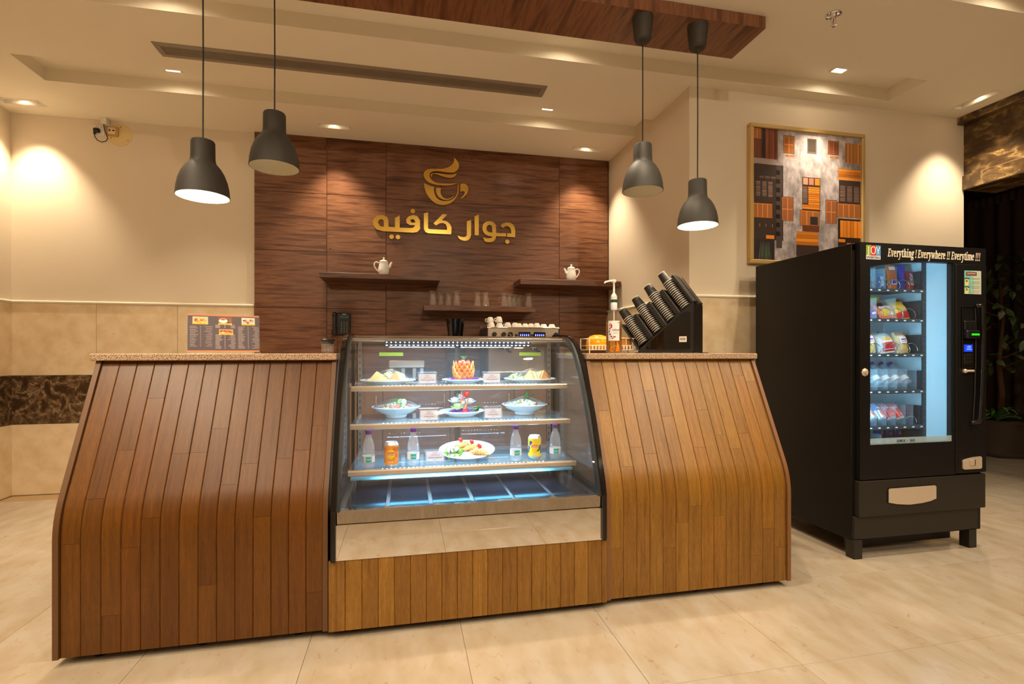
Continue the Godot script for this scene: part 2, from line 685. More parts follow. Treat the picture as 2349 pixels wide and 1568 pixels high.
	sm("rail_blue", C8(52, 70, 96), 0.4, 0.5)
	glass_pane("deck_glass", C8(176, 210, 226), 0.55, 0.6)


# ---------------------------------------------------------------- the room

func build_setting() -> void:
	build_floor()
	build_walls()
	build_ceiling()


func build_floor() -> void:
	var f := struct("floor", "polished cream marble tile floor round the cafe counter", "floor")
	var st := mb()
	box2(st, V(-3.3, -0.12, -6.2), V(7.7, -0.006, 4.6))
	obj("grout_bed", st, M.grout, f)
	var k := 0
	var tile := mb()
	box(tile, V(0, -0.01, 0), V(0.5988, 0.02, 0.5988), 0.0012)
	var mesh := done(tile)
	var x := 2.03 - 0.6 * 9.0
	while x < 7.6:
		var z := -1.6 - 0.6 * 7.0
		while z < 4.4:
			if x > 4.4 or z > -4.9:
				var o := obj("floor_tile", mesh, M["floor_marble_%d" % (rng.randi() % 4)], f, V(x + 0.3, 0, z + 0.3))
				k += 1
			z += 0.6
		x += 0.6


func panel_row(parent: Node, called: String, m_names: Array, xs: Array, y0: float, y1: float, z: float, th: float, gap := 0.002, bevel := 0.0015) -> void:
	for i in xs.size() - 1:
		var st := mb()
		box2(st, V(xs[i] + gap * 0.5, y0 + gap * 0.5, z - th), V(xs[i + 1] - gap * 0.5, y1 - gap * 0.5, z), bevel)
		obj(called, st, M[m_names[i % m_names.size()]], parent)


func panel_side(parent: Node, called: String, m_names: Array, zs: Array, y0: float, y1: float, x0: float, x1: float, gap := 0.002) -> void:
	for i in zs.size() - 1:
		var st := mb()
		box2(st, V(x0, y0 + gap * 0.5, minf(zs[i], zs[i + 1]) + gap * 0.5), V(x1, y1 - gap * 0.5, maxf(zs[i], zs[i + 1]) - gap * 0.5), 0.0015)
		obj(called, st, M[m_names[i % m_names.size()]], parent)


func rail(called: String, label: String, a: Vector3, b: Vector3) -> void:
	var st := mb()
	var d := (b - a).abs()
	if d.x > d.z: box(st, (a + b) * 0.5, V(d.x, 0.022, 0.022), 0.008)
	else: box(st, (a + b) * 0.5, V(0.022, 0.022, d.z), 0.008)
	tag(obj(called, st, M.ceiling_paint), label, "trim", "", "structure")


func build_walls() -> void:
	# back wall
	var w := struct("wall_back", "back wall with beige paper, marble wainscot and a dark walnut panelled section", "wall")
	var st := mb()
	box2(st, V(-3.3, -0.02, BACK - 0.2), V(2.2, 3.3, BACK))
	obj("plaster", st, M.wallpaper, w)
	var xs := [-3.09, -2.49, -1.89, -1.288]
	var cm := ["wall_marble_0", "wall_marble_1"]
	panel_row(w, "stone_panel", cm, xs, 0.0, 0.568, BACK + 0.012, 0.03)
	panel_row(w, "dark_stone_panel", ["dark_marble"], xs, 0.568, 0.961, BACK + 0.012, 0.03)
	panel_row(w, "stone_panel", cm, xs, 0.961, 1.545, BACK + 0.012, 0.03)
	st = mb()
	box2(st, V(-1.285, 0.0, BACK - 0.01), V(2.008, CEIL, BACK + 0.012))
	obj("panel_backing", st, M.groove, w)
	var zf := BACK + 0.026
	var wm := ["walnut_0", "walnut_1", "walnut_2", "walnut_3"]
	var rows := [CEIL, 2.562, 2.047, 1.54, 1.03, 0.52, 0.0]
	var k := 0
	for c in [[-1.285, -0.685], [-0.685, -0.169], [-0.169, 1.487], [1.487, 1.998]]:
		var ys: Array = rows if c[0] != -0.169 else [CEIL, 2.555, 0.0]
		for r in ys.size() - 1:
			panel_row(w, "wood_panel", [wm[(k * 3 + r) % 4]], c, ys[r + 1], ys[r], zf, 0.016, 0.003, 0.0012)
		k += 1
	# screw caps seen on the panels
	st = mb()
	for p in [[-0.70, 2.985], [-0.665, 2.985], [-0.655, 2.075], [0.62, 2.98], [1.96, 2.93], [1.965, 2.10]]:
		blob(st, V(p[0], p[1], zf + 0.0005), V(0.006, 0.006, 0.0015), 0, Basis.IDENTITY, 8, 4)
	obj("screw_caps", st, M.groove, w)
	rail("trim_1", "cream rail along the top of the marble at the back wall", V(-3.09, 1.556, BACK + 0.012), V(-1.288, 1.556, BACK + 0.012))
	# left wall
	w = struct("wall_left", "beige papered side wall with marble wainscot beyond the bar end", "wall")
	st = mb()
	box2(st, V(-3.3, -0.02, BACK - 0.2), V(-3.09, 3.3, 4.6))
	obj("plaster", st, M.wallpaper, w)
	var zs := []
	for i in 9: zs.append(-4.79 + i * 0.6)
	panel_side(w, "stone_panel", cm, zs, 0.0, 0.568, -3.11, -3.078)
	panel_side(w, "dark_stone_panel", ["dark_marble"], zs, 0.568, 0.961, -3.11, -3.078)
	panel_side(w, "stone_panel", cm, zs, 0.961, 1.545, -3.11, -3.078)
	rail("trim_2", "cream rail along the marble of the side wall by the bar end", V(-3.078, 1.556, -4.79), V(-3.078, 1.556, 4.4))
	# the block on the right: its side faces the bar, its front carries the picture
	w = struct("wall_right", "beige papered wall block behind the vending machine, with the picture on it", "wall")
	st = mb()
	box2(st, V(2.01, -0.02, -6.3), V(4.51, 3.3, -3.31))
	obj("plaster", st, M.wallpaper, w)
	panel_side(w, "stone_panel", cm, [-4.79, -4.4, -3.85, -3.30], 0.0, 1.545, 1.998, 2.03)
	panel_row(w, "stone_panel", cm, [2.0, 2.6, 3.2, 3.8, 4.508], 0.0, 1.545, -3.298, 0.03)
	rail("trim_3", "cream rail on the wall behind the cup dispenser", V(1.999, 1.556, -4.78), V(1.999, 1.556, -3.30))
	rail("trim_4", "cream rail on the picture wall, ending at the vending machine", V(1.99, 1.556, -3.298), V(4.50, 1.556, -3.298))
	# the dark lobby beyond
	w = struct("wall_lintel", "dark marble lintel over the opening to the unlit lobby", "wall")
	st = mb()
	box2(st, V(4.51, 2.60, -3.31), V(4.85, 3.3, 4.5))
	obj("lintel_face", st, M.dark_marble_lintel, w)
	st = mb()
	box2(st, V(4.44, 3.012, -3.312), V(4.85, 3.075, 4.5), 0.004)
	box2(st, V(4.49, 2.48, -3.312), V(4.85, 2.60, 4.5), 0.006)
	obj("moulding", st, M.dark_marble_lintel, w)
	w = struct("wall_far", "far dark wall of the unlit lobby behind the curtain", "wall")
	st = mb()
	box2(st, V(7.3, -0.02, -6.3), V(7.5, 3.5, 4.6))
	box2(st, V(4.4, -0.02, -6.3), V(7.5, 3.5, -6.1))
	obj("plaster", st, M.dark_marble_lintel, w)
	w = struct("wall_front", "plain beige wall behind the viewer", "wall")
	st = mb()
	box2(st, V(-3.3, -0.02, 4.4), V(7.5, 3.5, 4.6))
	obj("plaster", st, M.wallpaper, w)


var FITTINGS := [[-2.885, -4.58, 0], [-0.596, -4.522, 0], [1.69, -4.540, 0], [4.262, -3.04, 1]]


func build_ceiling() -> void:
	var c := struct("ceiling", "cream plaster ceiling with long recessed coves", "ceiling")
	var holes := [[-2.49, 2.011, -4.182, -3.855], [-2.9, 3.617, -3.19, -2.895], [-2.9, 3.617, -2.205, -1.9], [-1.536, 1.006, -3.677, -3.522]]
	for f in FITTINGS:
		if f[2] == 0: holes.append([f[0] - 0.135, f[0] + 0.135, f[1] - 0.042, f[1] + 0.042])
		else: holes.append([f[0] - 0.042, f[0] + 0.042, f[1] - 0.142, f[1] + 0.142])
	var xs := [-3.25, 4.44]
	var zs := [-4.95, 4.55]
	for h in holes:
		for v in [h[0], h[1]]:
			if not v in xs: xs.append(v)
		for v in [h[2], h[3]]:
			if not v in zs: zs.append(v)
	xs.sort()
	zs.sort()
	var st := mb()
	for j in zs.size() - 1:
		var zc: float = (zs[j] + zs[j + 1]) * 0.5
		var start = null
		for i in xs.size():
			var solid := false
			if i < xs.size() - 1:
				var xc: float = (xs[i] + xs[i + 1]) * 0.5
				solid = true
				for h in holes:
					if xc > h[0] and xc < h[1] and zc > h[2] and zc < h[3]: solid = false
			if solid and start == null: start = xs[i]
			if not solid and start != null:
				box2(st, V(start, CEIL, zs[j]), V(xs[i], 3.162, zs[j + 1]))
				start = null
	obj("plaster", st, M.ceiling_paint, c)
	st = mb()
	box2(st, V(-3.3, 3.16, -5.0), V(4.6, 3.3, 4.6))
	obj("cove_top", st, M.ceiling_paint, c)
	st = mb()
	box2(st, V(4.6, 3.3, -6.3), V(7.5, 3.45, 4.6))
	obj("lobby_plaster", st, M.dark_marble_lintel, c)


func spot(called: String, at: Vector3, aim: Vector3, energy: float, angle: float, soft := 0.6, size := 0.03, col := WARM) -> void:
	var l := SpotLight3D.new()
	l.name = called
	l.light_color = col
	l.light_energy = energy
	l.spot_range = 14.0
	l.spot_attenuation = 2.0
	l.spot_angle = angle
	l.spot_angle_attenuation = soft
	l.light_size = size
	l.shadow_enabled = true
	add_child(l, true)
	l.look_at_from_position(at, aim, V(0, 0, 1) if absf((aim - at).normalized().y) > 0.9 else V(0, 1, 0))


func area(called: String, at: Vector3, aim: Vector3, size: Vector2, energy: float, col := COOL) -> void:
	var l := AreaLight3D.new()
	l.name = called
	l.light_color = col
	l.light_energy = energy
	l.area_size = size
	l.area_range = 12.0
	l.area_attenuation = 2.0
	l.shadow_enabled = true
	add_child(l, true)
	l.look_at_from_position(at, aim, V(0, 0, 1) if absf((aim - at).normalized().y) > 0.9 else V(0, 1, 0))


# three-lamp fittings sunk in the ceiling by the walls, their middle lamp lit
func build_room_lights() -> void:
	var where := ["recessed three-lamp downlight in the corner by the wall socket", "recessed three-lamp downlight above the walnut wall, nearer the plain wall", "recessed three-lamp downlight above the walnut wall, at the niche end", "recessed three-lamp downlight turned lengthwise beside the dark lintel"]
	var i := 0
	for f in FITTINGS:
		var t := thing("downlight", where[i], "downlight", V(f[0], CEIL, f[1]), PI / 2 if f[2] else 0.0, "three-lamp downlights along the walls")
		i += 1
		var st := mb()
		var hx := 0.140
		var hz := 0.046
		for s in [-1, 1]:
			box2(st, V(-hx, -0.004, s * hz - 0.006), V(hx, 0.0, s * hz + 0.006))
			box2(st, V(s * hx - 0.006, -0.004, -hz), V(s * hx + 0.006, 0.0, hz))
		obj("frame", st, M.fitting_white, t)
		st = mb()
		box2(st, V(-0.13, 0.045, -0.038), V(0.13, 0.05, 0.038))
		for s in [-1, 1]:
			box2(st, V(-0.132, 0.0, s * 0.0395 - 0.0015), V(0.132, 0.05, s * 0.0395 + 0.0015))
			box2(st, V(s * 0.1325 - 0.0015, 0.0, -0.038), V(s * 0.1325 + 0.0015, 0.05, 0.038))
		obj("tray", st, M.fitting_white, t)
		for k in [-1, 0, 1]:
			st = mb()
			lathe(st, P2([0.028, 0.045, 0.038, 0.040, 0.036, 0.030, 0.030, 0.030, 0.028, 0.040]), 24, T(V(k * 0.085, 0, 0)))
			obj("lamp_ring", st, M.fitting_white, t)
			st = mb()
			lathe(st, P2([0.0, 0.034, 0.028, 0.036, 0.028, 0.0365, 0.0, 0.0365]), 20, T(V(k * 0.085, 0, 0)))
			obj("lamp_lens" if k else "lamp_lens_lit", st, M.lamp_face if k == 0 else M.fitting_white, t)
		spot("downlight_beam", V(f[0], CEIL + 0.022, f[1]), V(f[0], 0, f[1]), 2.2, 41.0, 0.75, 0.025)
	# small square lamps in the coves
	var names := {}
	for p in [[-1.615, -4.0, 0], [1.15, -4.0, 0], [3.02, -3.03, 1], [1.02, -3.03, 1], [-1.3, -3.03, 1], [3.2, -2.05, 2], [1.1, -2.05, 2], [-1.5, -2.05, 2]]:
		var lab: String = ["square cove lamp near the air vent, over the", "square cove lamp in the middle cove, over the", "square cove lamp in the cove before the bar, over the"][p[2]] + (" plain wall end" if p[0] < -1.0 else (" vending machine" if p[0] > 2.5 else " display case end"))
		square_lamp(V(p[0], 3.16, p[1]), lab, [1.8, 2.6, 3.0][p[2]])
	square_lamp(V(5.7, 3.3, -2.7), "square ceiling lamp in the dim lobby beyond the dark lintel", 1.3, 55.0)
	for p in [[-1.8, -0.4], [0.35, -0.3], [2.6, -0.4]]:
		square_lamp(V(p[0], CEIL, p[1]), "square ceiling lamp turned towards the bar front from before it", 3.6, 36.0, V(p[0] * 0.75, 0.75, -2.3))
	for p in [[-1.6, 1.0], [0.6, 1.0], [3.0, 1.0]]:
		square_lamp(V(p[0], CEIL, p[1]), "square ceiling lamp turned towards the walls from the lobby", 3.4, 44.0, V(p[0] * 0.8 + 0.1, 1.6, -4.8))
	for p in [[-2.2, -1.0], [3.6, -1.0], [-2.0, 2.4], [0.4, 2.6], [2.8, 2.4]]:
		square_lamp(V(p[0], CEIL, p[1]), "square ceiling lamp above the floor behind the viewer", 3.0, 66.0)


func square_lamp(at: Vector3, label: String, energy: float, angle := 40.0, aim := Vector3.ZERO) -> void:
	var t := thing("square_downlight", label, "downlight", at, 0.0, "square ceiling lamps")
	var st := mb()
	for s in [-1, 1]:
		box2(st, V(-0.056, -0.012, s * 0.036 - 0.006), V(0.056, 0.0, s * 0.036 + 0.006), 0.002)
		box2(st, V(s * 0.05 - 0.006, -0.012, -0.036), V(s * 0.05 + 0.006, 0.0, 0.036), 0.002)
	obj("frame", st, M.fitting_white, t)
	st = mb()
	box2(st, V(-0.045, -0.006, -0.031), V(0.045, 0.0, 0.031))
	obj("lamp_face", st, M.lamp_face, t)
	spot("square_beam", at - V(0, 0.012, 0), aim if aim != Vector3.ZERO else V(at.x, 0, at.z), energy, angle, 0.6, 0.04)
	spot("square_spill", at - V(0, 0.014, 0), V(at.x, 0, at.z), 0.035, 84.0, 0.2, 0.035)


# ---------------------------------------------------------------- the bar

# side outline of the bar front: (z, y) from the floor up
func bar_path() -> Array:
	var p := [Vector2(-2.15, 0.03), Vector2(-2.15, 0.25), Vector2(-2.15, 0.455)]
	var a := Vector2(-2.15, 0.455)
	var m := Vector2(-2.15, 0.536)
	var top := Vector2(-2.42, 1.113)
	var b := m + (top - m).normalized() * 0.085
	for i in range(1, 8):
		var t := i / 8.0
		p.append(a.lerp(m, t).lerp(m.lerp(b, t), t))
	p.append(b)
	p.append(b.lerp(top, 0.5))
	p.append(top)
	return p


func along(path: Array, s: float) -> Array:
	for i in path.size() - 1:
		var l: float = path[i].distance_to(path[i + 1])
		if s <= l or i == path.size() - 2:
			return [path[i].lerp(path[i + 1], s / l), (path[i + 1] - path[i]).normalized()]
		s -= l
	return []


func path_len(path: Array) -> float:
	var t := 0.0
	for i in path.size() - 1: t += path[i].distance_to(path[i + 1])
	return t


func plank(path: Array, x0: float, x1: float, s0: float, s1: float, uo: Vector2, th := 0.012, ch := 0.0023) -> ArrayMesh:
	var st := mb()
	var ss := [s0 + 0.0004]
	var run := 0.0
	for i in path.size() - 1:
		run += path[i].distance_to(path[i + 1])
		if run > s0 + 0.01 and run < s1 - 0.01: ss.append(run)
	ss.append(s1 - 0.0004)
	var gap := 0.0004
	var cross := [[x0 + gap, -th], [x0 + gap, -ch], [x0 + gap + ch, 0.0], [x1 - gap - ch, 0.0], [x1 - gap, -ch], [x1 - gap, -th]]
	var rows := []
	for s in ss:
		var e := along(path, s)
		var n := Vector2(e[1].y, -e[1].x)
		var row := []
		for c in cross:
			var q: Vector2 = e[0] + n * c[1]
			row.append(V(c[0], q.y, q.x))
		rows.append(row)
	for i in rows.size() - 1:
		for j in cross.size() - 1:
			st.set_smooth_group(j + 1)
			var uv := []
			for q in [[i, j], [i, j + 1], [i + 1, j + 1], [i + 1, j]]:
				uv.append([Vector2((cross[q[1]][0] - x0) * 4.5 + uo.x, ss[q[0]] * 0.26 + uo.y), Vector2((cross[q[1]][0] - x0) * 26.0 + uo.x, ss[q[0]] * 0.8 + uo.y)])
			for q in [[i, j, 0], [i + 1, j + 1, 2], [i, j + 1, 1], [i, j, 0], [i + 1, j, 3], [i + 1, j + 1, 2]]:
				st.set_uv(uv[q[2]][0])
				st.set_uv2(uv[q[2]][1])
				st.add_vertex(rows[q[0]][q[1]])
	st.set_smooth_group(-1)
	for e in [0, rows.size() - 1]:
		var out: Vector3 = rows[0][2] - rows[1][2] if e == 0 else rows[e][2] - rows[e - 1][2]
		for j in range(1, cross.size() - 1):
			st.set_uv(uo)
			st.set_uv2(uo)
			tri_out(st, rows[e][0], rows[e][j], rows[e][j + 1], out)
	return done(st)


# the body behind the planks, as an outline in (z, y) pulled along x
func bar_body(path: Array, x0: float, x1: float, inset: float, back: float) -> SurfaceTool:
	var poly := PackedVector2Array()
	for i in path.size():
		var e: Vector2 = (path[mini(i + 1, path.size() - 1)] - path[maxi(i - 1, 0)]).normalized()
		var q: Vector2 = path[i] + Vector2(e.y, -e.x) * inset
		poly.append(Vector2(-q.x, q.y))
	poly.append(Vector2(-back, path[-1].y))
	poly.append(Vector2(-back, path[0].y))
	var st := mb()
	extrude(st, poly, x1 - x0, Transform3D(Basis(V(0, 0, -1), V(0, 1, 0), V(1, 0, 0)), V(x1, 0, 0)))
	return st


func build_counters() -> void:
	var path := bar_path()
	var total := path_len(path)
	for side in 2:
		var x0 := -1.253 if side == 0 else 0.890
		var x1 := -0.304 if side == 0 else 1.850
		var t := thing("bar_counter", "wood-clad bar section with sloped top carrying the menu card" if side == 0 else "wood-clad bar section with sloped top carrying the cup dispenser", "counter")
		obj("body", bar_body(path, x0 + 0.004, x1 - 0.004, -0.0125, -2.95), M.plank_bed, t)
		for e in [x0, x1 - 0.019]:
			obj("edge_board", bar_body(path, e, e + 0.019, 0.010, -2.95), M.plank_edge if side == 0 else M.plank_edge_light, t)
		var n := 14
		var w := (x1 - x0 - 0.038) / n
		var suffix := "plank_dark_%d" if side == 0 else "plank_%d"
		for i in n:
			var cuts := [0.0]
			var s := rng.randf_range(0.08, 0.75)
			while s < total - 0.08:
				cuts.append(s)
				s += rng.randf_range(0.5, 1.0)
			cuts.append(total)
			for k in cuts.size() - 1:
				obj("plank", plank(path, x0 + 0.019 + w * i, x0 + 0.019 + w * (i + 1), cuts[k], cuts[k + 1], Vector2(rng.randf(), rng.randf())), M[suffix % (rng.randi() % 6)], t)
		for fx in [x0 + 0.12, (x0 + x1) * 0.5, x1 - 0.12]:
			for fz in [-2.22, -2.85]:
				var f := mb()
				lathe(f, P2([0.0, 0.0, 0.026, 0.0, 0.026, 0.012, 0.016, 0.016, 0.014, 0.031]), 14, T(V(fx, 0, fz)))
				obj("foot", f, M.rubber, t)
		var g := mb()
		if side == 0: box2(g, V(-1.268, 1.1135, -2.96), V(-0.302, TOP, -2.390), 0.003)
		else: box2(g, V(0.885, 1.1135, -2.96), V(1.858, TOP, -2.390), 0.003)
		tag(obj("granite_slab", g, M.granite), "speckled granite slab on the bar section under the menu card" if side == 0 else "speckled granite slab on the bar section under the cup dispenser", "worktop")
	# plinth under the display case
	var t := thing("case_plinth", "low plinth of upright planks under the display case", "plinth")
	var flat := [Vector2(-2.128, 0.03), Vector2(-2.128, 0.17), Vector2(-2.128, 0.312)]
	var x0 := -0.300
	var x1 := 0.886
	obj("body", bar_body(flat, x0 + 0.002, x1 - 0.002, -0.0125, -2.90), M.plank_bed, t)
	var n := 18
	var w := 0.0645
	for i in n + 1:
		var xa := x0 + w * i
		var xb := minf(xa + w, x1)
		obj("plank", plank(flat, xa, xb, 0.0, 0.282, Vector2(rng.randf(), rng.randf())), M["plank_%d" % (rng.randi() % 6)], t)
	for fx in [-0.2, 0.3, 0.78]:
		for fz in [-2.2, -2.8]:
			var f := mb()
			lathe(f, P2([0.0, 0.0, 0.026, 0.0, 0.026, 0.012, 0.016, 0.016, 0.014, 0.031]), 14, T(V(fx, 0, fz)))
			obj("foot", f, M.rubber, t)


# ---------------------------------------------------------------- the display case

const CX0 := -0.290
const CX1 := 0.878


func case_path() -> Array:
	var p := []
	for q in [[-2.122, 0.508], [-2.175, 0.66], [-2.232, 0.80], [-2.30, 0.935], [-2.362, 1.035], [-2.415, 1.105], [-2.455, 1.150], [-2.50, 1.185], [-2.555, 1.211], [-2.62, 1.226], [-2.70, 1.233], [-2.90, 1.236]]:
		p.append(Vector2(q[0], q[1]))
	var r := [p[0]]
	for i in p.size() - 1:
		r.append(p[i].lerp(p[i + 1], 0.25))
		r.append(p[i].lerp(p[i + 1], 0.75))
	r.append(p[-1])
	return r


func offset_path(path: Array, d: float) -> Array:
	var r := []
	for i in path.size():
		var e: Vector2 = (path[mini(i + 1, path.size() - 1)] - path[maxi(i - 1, 0)]).normalized()
		r.append(path[i] + Vector2(e.y, -e.x) * d)
	return r


# a bar swept along a (z, y) path between two offsets from it, x0 to x1
func band(st: SurfaceTool, path: Array, x0: float, x1: float, d0: float, d1: float) -> void:
	var a := offset_path(path, d0)
	var b := offset_path(path, d1)
	for i in path.size() - 1:
		var out := V(0, b[i].y - a[i].y, b[i].x - a[i].x)
		st.set_smooth_group(1)
		quad(st, V(x0, b[i].y, b[i].x), V(x1, b[i].y, b[i].x), V(x1, b[i + 1].y, b[i + 1].x), V(x0, b[i + 1].y, b[i + 1].x), out)
		st.set_smooth_group(2)
		quad(st, V(x0, a[i].y, a[i].x), V(x1, a[i].y, a[i].x), V(x1, a[i + 1].y, a[i + 1].x), V(x0, a[i + 1].y, a[i + 1].x), -out)
		st.set_smooth_group(3)
		for x in [x0, x1]:
			quad(st, V(x, a[i].y, a[i].x), V(x, b[i].y, b[i].x), V(x, b[i + 1].y, b[i + 1].x), V(x, a[i + 1].y, a[i + 1].x), V(x - (x0 + x1) * 0.5, 0, 0))
	st.set_smooth_group(-1)
	for e in [0, path.size() - 1]:
		var k: int = 1 if e == 0 else e - 1
		quad(st, V(x0, a[e].y, a[e].x), V(x1, a[e].y, a[e].x), V(x1, b[e].y, b[e].x), V(x0, b[e].y, b[e].x), V(0, a[e].y - a[k].y, a[e].x - a[k].x))


const SHELVES := [[0.985, -2.515], [0.811, -2.465], [0.615, -2.377]]


func build_case() -> void:
	var t := thing("display_case", "lit curved-glass refrigerated display case between the two bar sections", "display case")
	var path := case_path()
	# black side frames: thick rim with a thinner rubber step inside
	for s in 2:
		var x0 := CX0 if s == 0 else CX1 - 0.020
		var st := mb()
		band(st, path, x0, x0 + 0.020, -0.052, 0.012)
		box2(st, V(x0, 0.312, -2.17), V(x0 + 0.020, 0.515, -2.108), 0.004)
		box2(st, V(x0, 0.312, -2.9), V(x0 + 0.020, 0.52, -2.15))
		box2(st, V(x0, 0.5, -2.93), V(x0 + 0.020, 1.238, -2.885), 0.003)
		var f := obj("side_frame", st, M.black_gloss, t)
		st = mb()
		var xi := x0 + 0.020 if s == 0 else x0 - 0.014
		band(st, path, xi, xi + 0.014, -0.030, 0.0045)
		obj("rubber_strip", st, M.black_satin, f)
		st = mb()
		var poly := PackedVector2Array()
		for q in offset_path(path, -0.045): poly.append(Vector2(-q.x, q.y))
		poly.append(Vector2(2.89, 0.50))
		poly.append(Vector2(2.19, 0.50))
		var xg := x0 + 0.012
		extrude(st, poly, 0.004, Transform3D(Basis(V(0, 0, -1), V(0, 1, 0), V(1, 0, 0)), V(xg, 0, 0)))
		obj("side_glass", st, M.case_glass, t)
	# front glass, one bent sheet
	var st := mb()
	for i in path.size() - 1:
		var o := offset_path(path, 0.001)
		st.set_smooth_group(1)
		quad(st, V(CX0 + 0.022, o[i].y, o[i].x), V(CX1 - 0.022, o[i].y, o[i].x), V(CX1 - 0.022, o[i + 1].y, o[i + 1].x), V(CX0 + 0.022, o[i + 1].y, o[i + 1].x), V(0, 0.5, 1))
	obj("front_glass", st, M.case_glass, t)
	# top rail inside the bend, and the lid
	st = mb()
	box2(st, V(CX0 + 0.02, 1.205, -2.90), V(CX1 - 0.02, 1.222, -2.655), 0.002)
	obj("lid", st, M.brushed_steel, t)
	st = mb()
	box2(st, V(CX0 + 0.02, 1.226, -2.705), V(CX1 - 0.02, 1.2345, -2.690), 0.001)
	obj("top_strip", st, M.chrome, t)
	# lamp rail with two rows of diodes
	st = mb()
	box2(st, V(-0.10, 1.186, -2.665), V(0.66, 1.205, -2.615), 0.003)
	var lr := obj("lamp_rail", st, M.rail_blue, t)
	st = mb()
	for i in 34:
		blob(st, V(-0.090 + i * 0.0222, 1.185, -2.622), V(0.0046, 0.0034, 0.0046), 0, Basis.IDENTITY, 8, 4)
		blob(st, V(-0.090 + i * 0.0222, 1.199, -2.6145), V(0.0028, 0.0028, 0.0014), 0, Basis.IDENTITY, 8, 4)
	tag(obj("light_diodes", st, M.led_white, lr), "", "", "", "stuff")
	# mirror panel and chrome band in front
	st = mb()
	box2(st, V(CX0 + 0.014, 0.313, -2.15), V(CX1 - 0.014, 0.456, -2.124), 0.001)
	obj("mirror_panel", st, M.mirror_steel, t)
	st = mb()
	box2(st, V(CX0 + 0.020, 0.4565, -2.16), V(CX1 - 0.020, 0.512, -2.130), 0.0025)
	obj("steel_band", st, M.chrome_band, t)
	# deck: dark mirror plates with seams, and the raised glass shelf
	st = mb()
	box2(st, V(CX0 + 0.02, 0.46, -2.885), V(CX1 - 0.02, 0.498, -2.165))
	var deck := obj("deck", st, M.brushed_steel, t)
	for i in 6:
		var xa := CX0 + 0.045 + i * 0.1815
		st = mb()
		box2(st, V(xa, 0.498, -2.80), V(xa + 0.165, 0.503, -2.19), 0.001)
		obj("deck_plate", st, M.deck_mirror, deck)
	st = mb()
	box2(st, V(-0.245, 0.560, -2.86), V(0.825, 0.568, -2.430), 0.001)
	obj("deck_shelf", st, M.deck_glass, t)
	st = mb()
	box2(st, V(-0.245, 0.558, -2.4299), V(0.825, 0.570, -2.426), 0.001)
	obj("deck_shelf_edge", st, M.glass_edge, t)
	for x in [-0.235, 0.815]:
		st = mb()
		box2(st, V(x - 0.008, 0.498, -2.86), V(x + 0.008, 0.559, -2.845))
		box2(st, V(x - 0.008, 0.498, -2.45), V(x + 0.008, 0.559, -2.435))
		obj("shelf_support", st, M.acrylic, t)
	# posts with holes, shelves on brackets
	for x in [CX0 + 0.05, CX1 - 0.05]:
		st = mb()
		box2(st, V(x - 0.010, 0.50, -2.875), V(x + 0.010, 1.205, -2.865))
		var post := obj("post", st, M.brushed_steel, t)
		st = mb()
		for k in 18: box2(st, V(x - 0.002, 0.56 + k * 0.035, -2.8655), V(x + 0.002, 0.572 + k * 0.035, -2.8645))
		obj("post_holes", st, M.vent_dark, post)
	for sh in SHELVES:
		var y: float = sh[0]
		var zf: float = sh[1]
		st = mb()
		box2(st, V(-0.225, y - 0.008, -2.86), V(0.800, y, zf + 0.004), 0.001)
		var g := obj("shelf", st, M.shelf_glass, t)
		st = mb()
		var lip := PackedVector2Array([Vector2(-0.004, 0.002), Vector2(0.010, 0.001), Vector2(0.014, -0.004), Vector2(0.014, -0.021), Vector2(0.010, -0.024), Vector2(-0.004, -0.024)])
		extrude(st, lip, 1.072, Transform3D(Basis(V(0, 0, 1), V(0, 1, 0), V(-1, 0, 0)), V(-0.250, y, zf)), false)
		obj("front_trim", st, M.shelf_trim, g)
		for x in [-0.232, 0.808]:
			st = mb()
			box2(st, V(x - 0.016, y - 0.007, -2.86), V(x + 0.016, y - 0.001, zf), 0.001)
			box2(st, V(x - 0.002, y - 0.001, -2.86), V(x + 0.002, y + 0.016, zf - 0.12), 0.001)
			obj("side_trim", st, M.acrylic, g)
		st = mb()
		for k in 40: blob(st, V(-0.10 + k * 0.0195, y + 0.0015, zf - 0.007), V(0.0026, 0.0016, 0.0022), 0, Basis.IDENTITY, 6, 3)
		tag(obj("light_diodes", st, M.led_white, g), "", "", "", "stuff")
		area("shelf_light", V(0.285, y - 0.0235, zf - 0.012), V(0.285, y - 0.3, zf - 0.13), Vector2(0.8, 0.012), 0.30)
	area("case_light", V(0.285, 1.180, -2.638), V(0.285, 0.9, -2.66), Vector2(0.76, 0.045), 0.6)
	# sliding doors at the back: two panes in dark frames, with yellow stickers
	for k in 2:
		var x0 := CX0 + 0.03 if k == 0 else 0.29
		var x1 := 0.30 if k == 0 else CX1 - 0.03
		var z := -2.90 - k * 0.012
		st = mb()
		box2(st, V(x0, 0.51, z - 0.003), V(x1, 1.20, z + 0.003))
		var d := obj("sliding_door", st, M.door_glass, t)
		st = mb()
		for x in [x0, x1 - 0.022]: box2(st, V(x, 0.51, z - 0.005), V(x + 0.022, 1.20, z + 0.005), 0.001)
		box2(st, V(x0, 0.51, z - 0.005), V(x1, 0.53, z + 0.005), 0.001)
		box2(st, V(x0, 1.18, z - 0.005), V(x1, 1.20, z + 0.005), 0.001)
		obj("door_frame", st, M.brown_frame, d)
		st = mb()
		var sx := -0.14 if k == 0 else 0.66
		box2(st, V(sx, 1.128, z + 0.003), V(sx + 0.13, 1.148, z + 0.0036))
		obj("sticker", st, M.sticker_yellow, d)


# ---------------------------------------------------------------- what stands in the display case

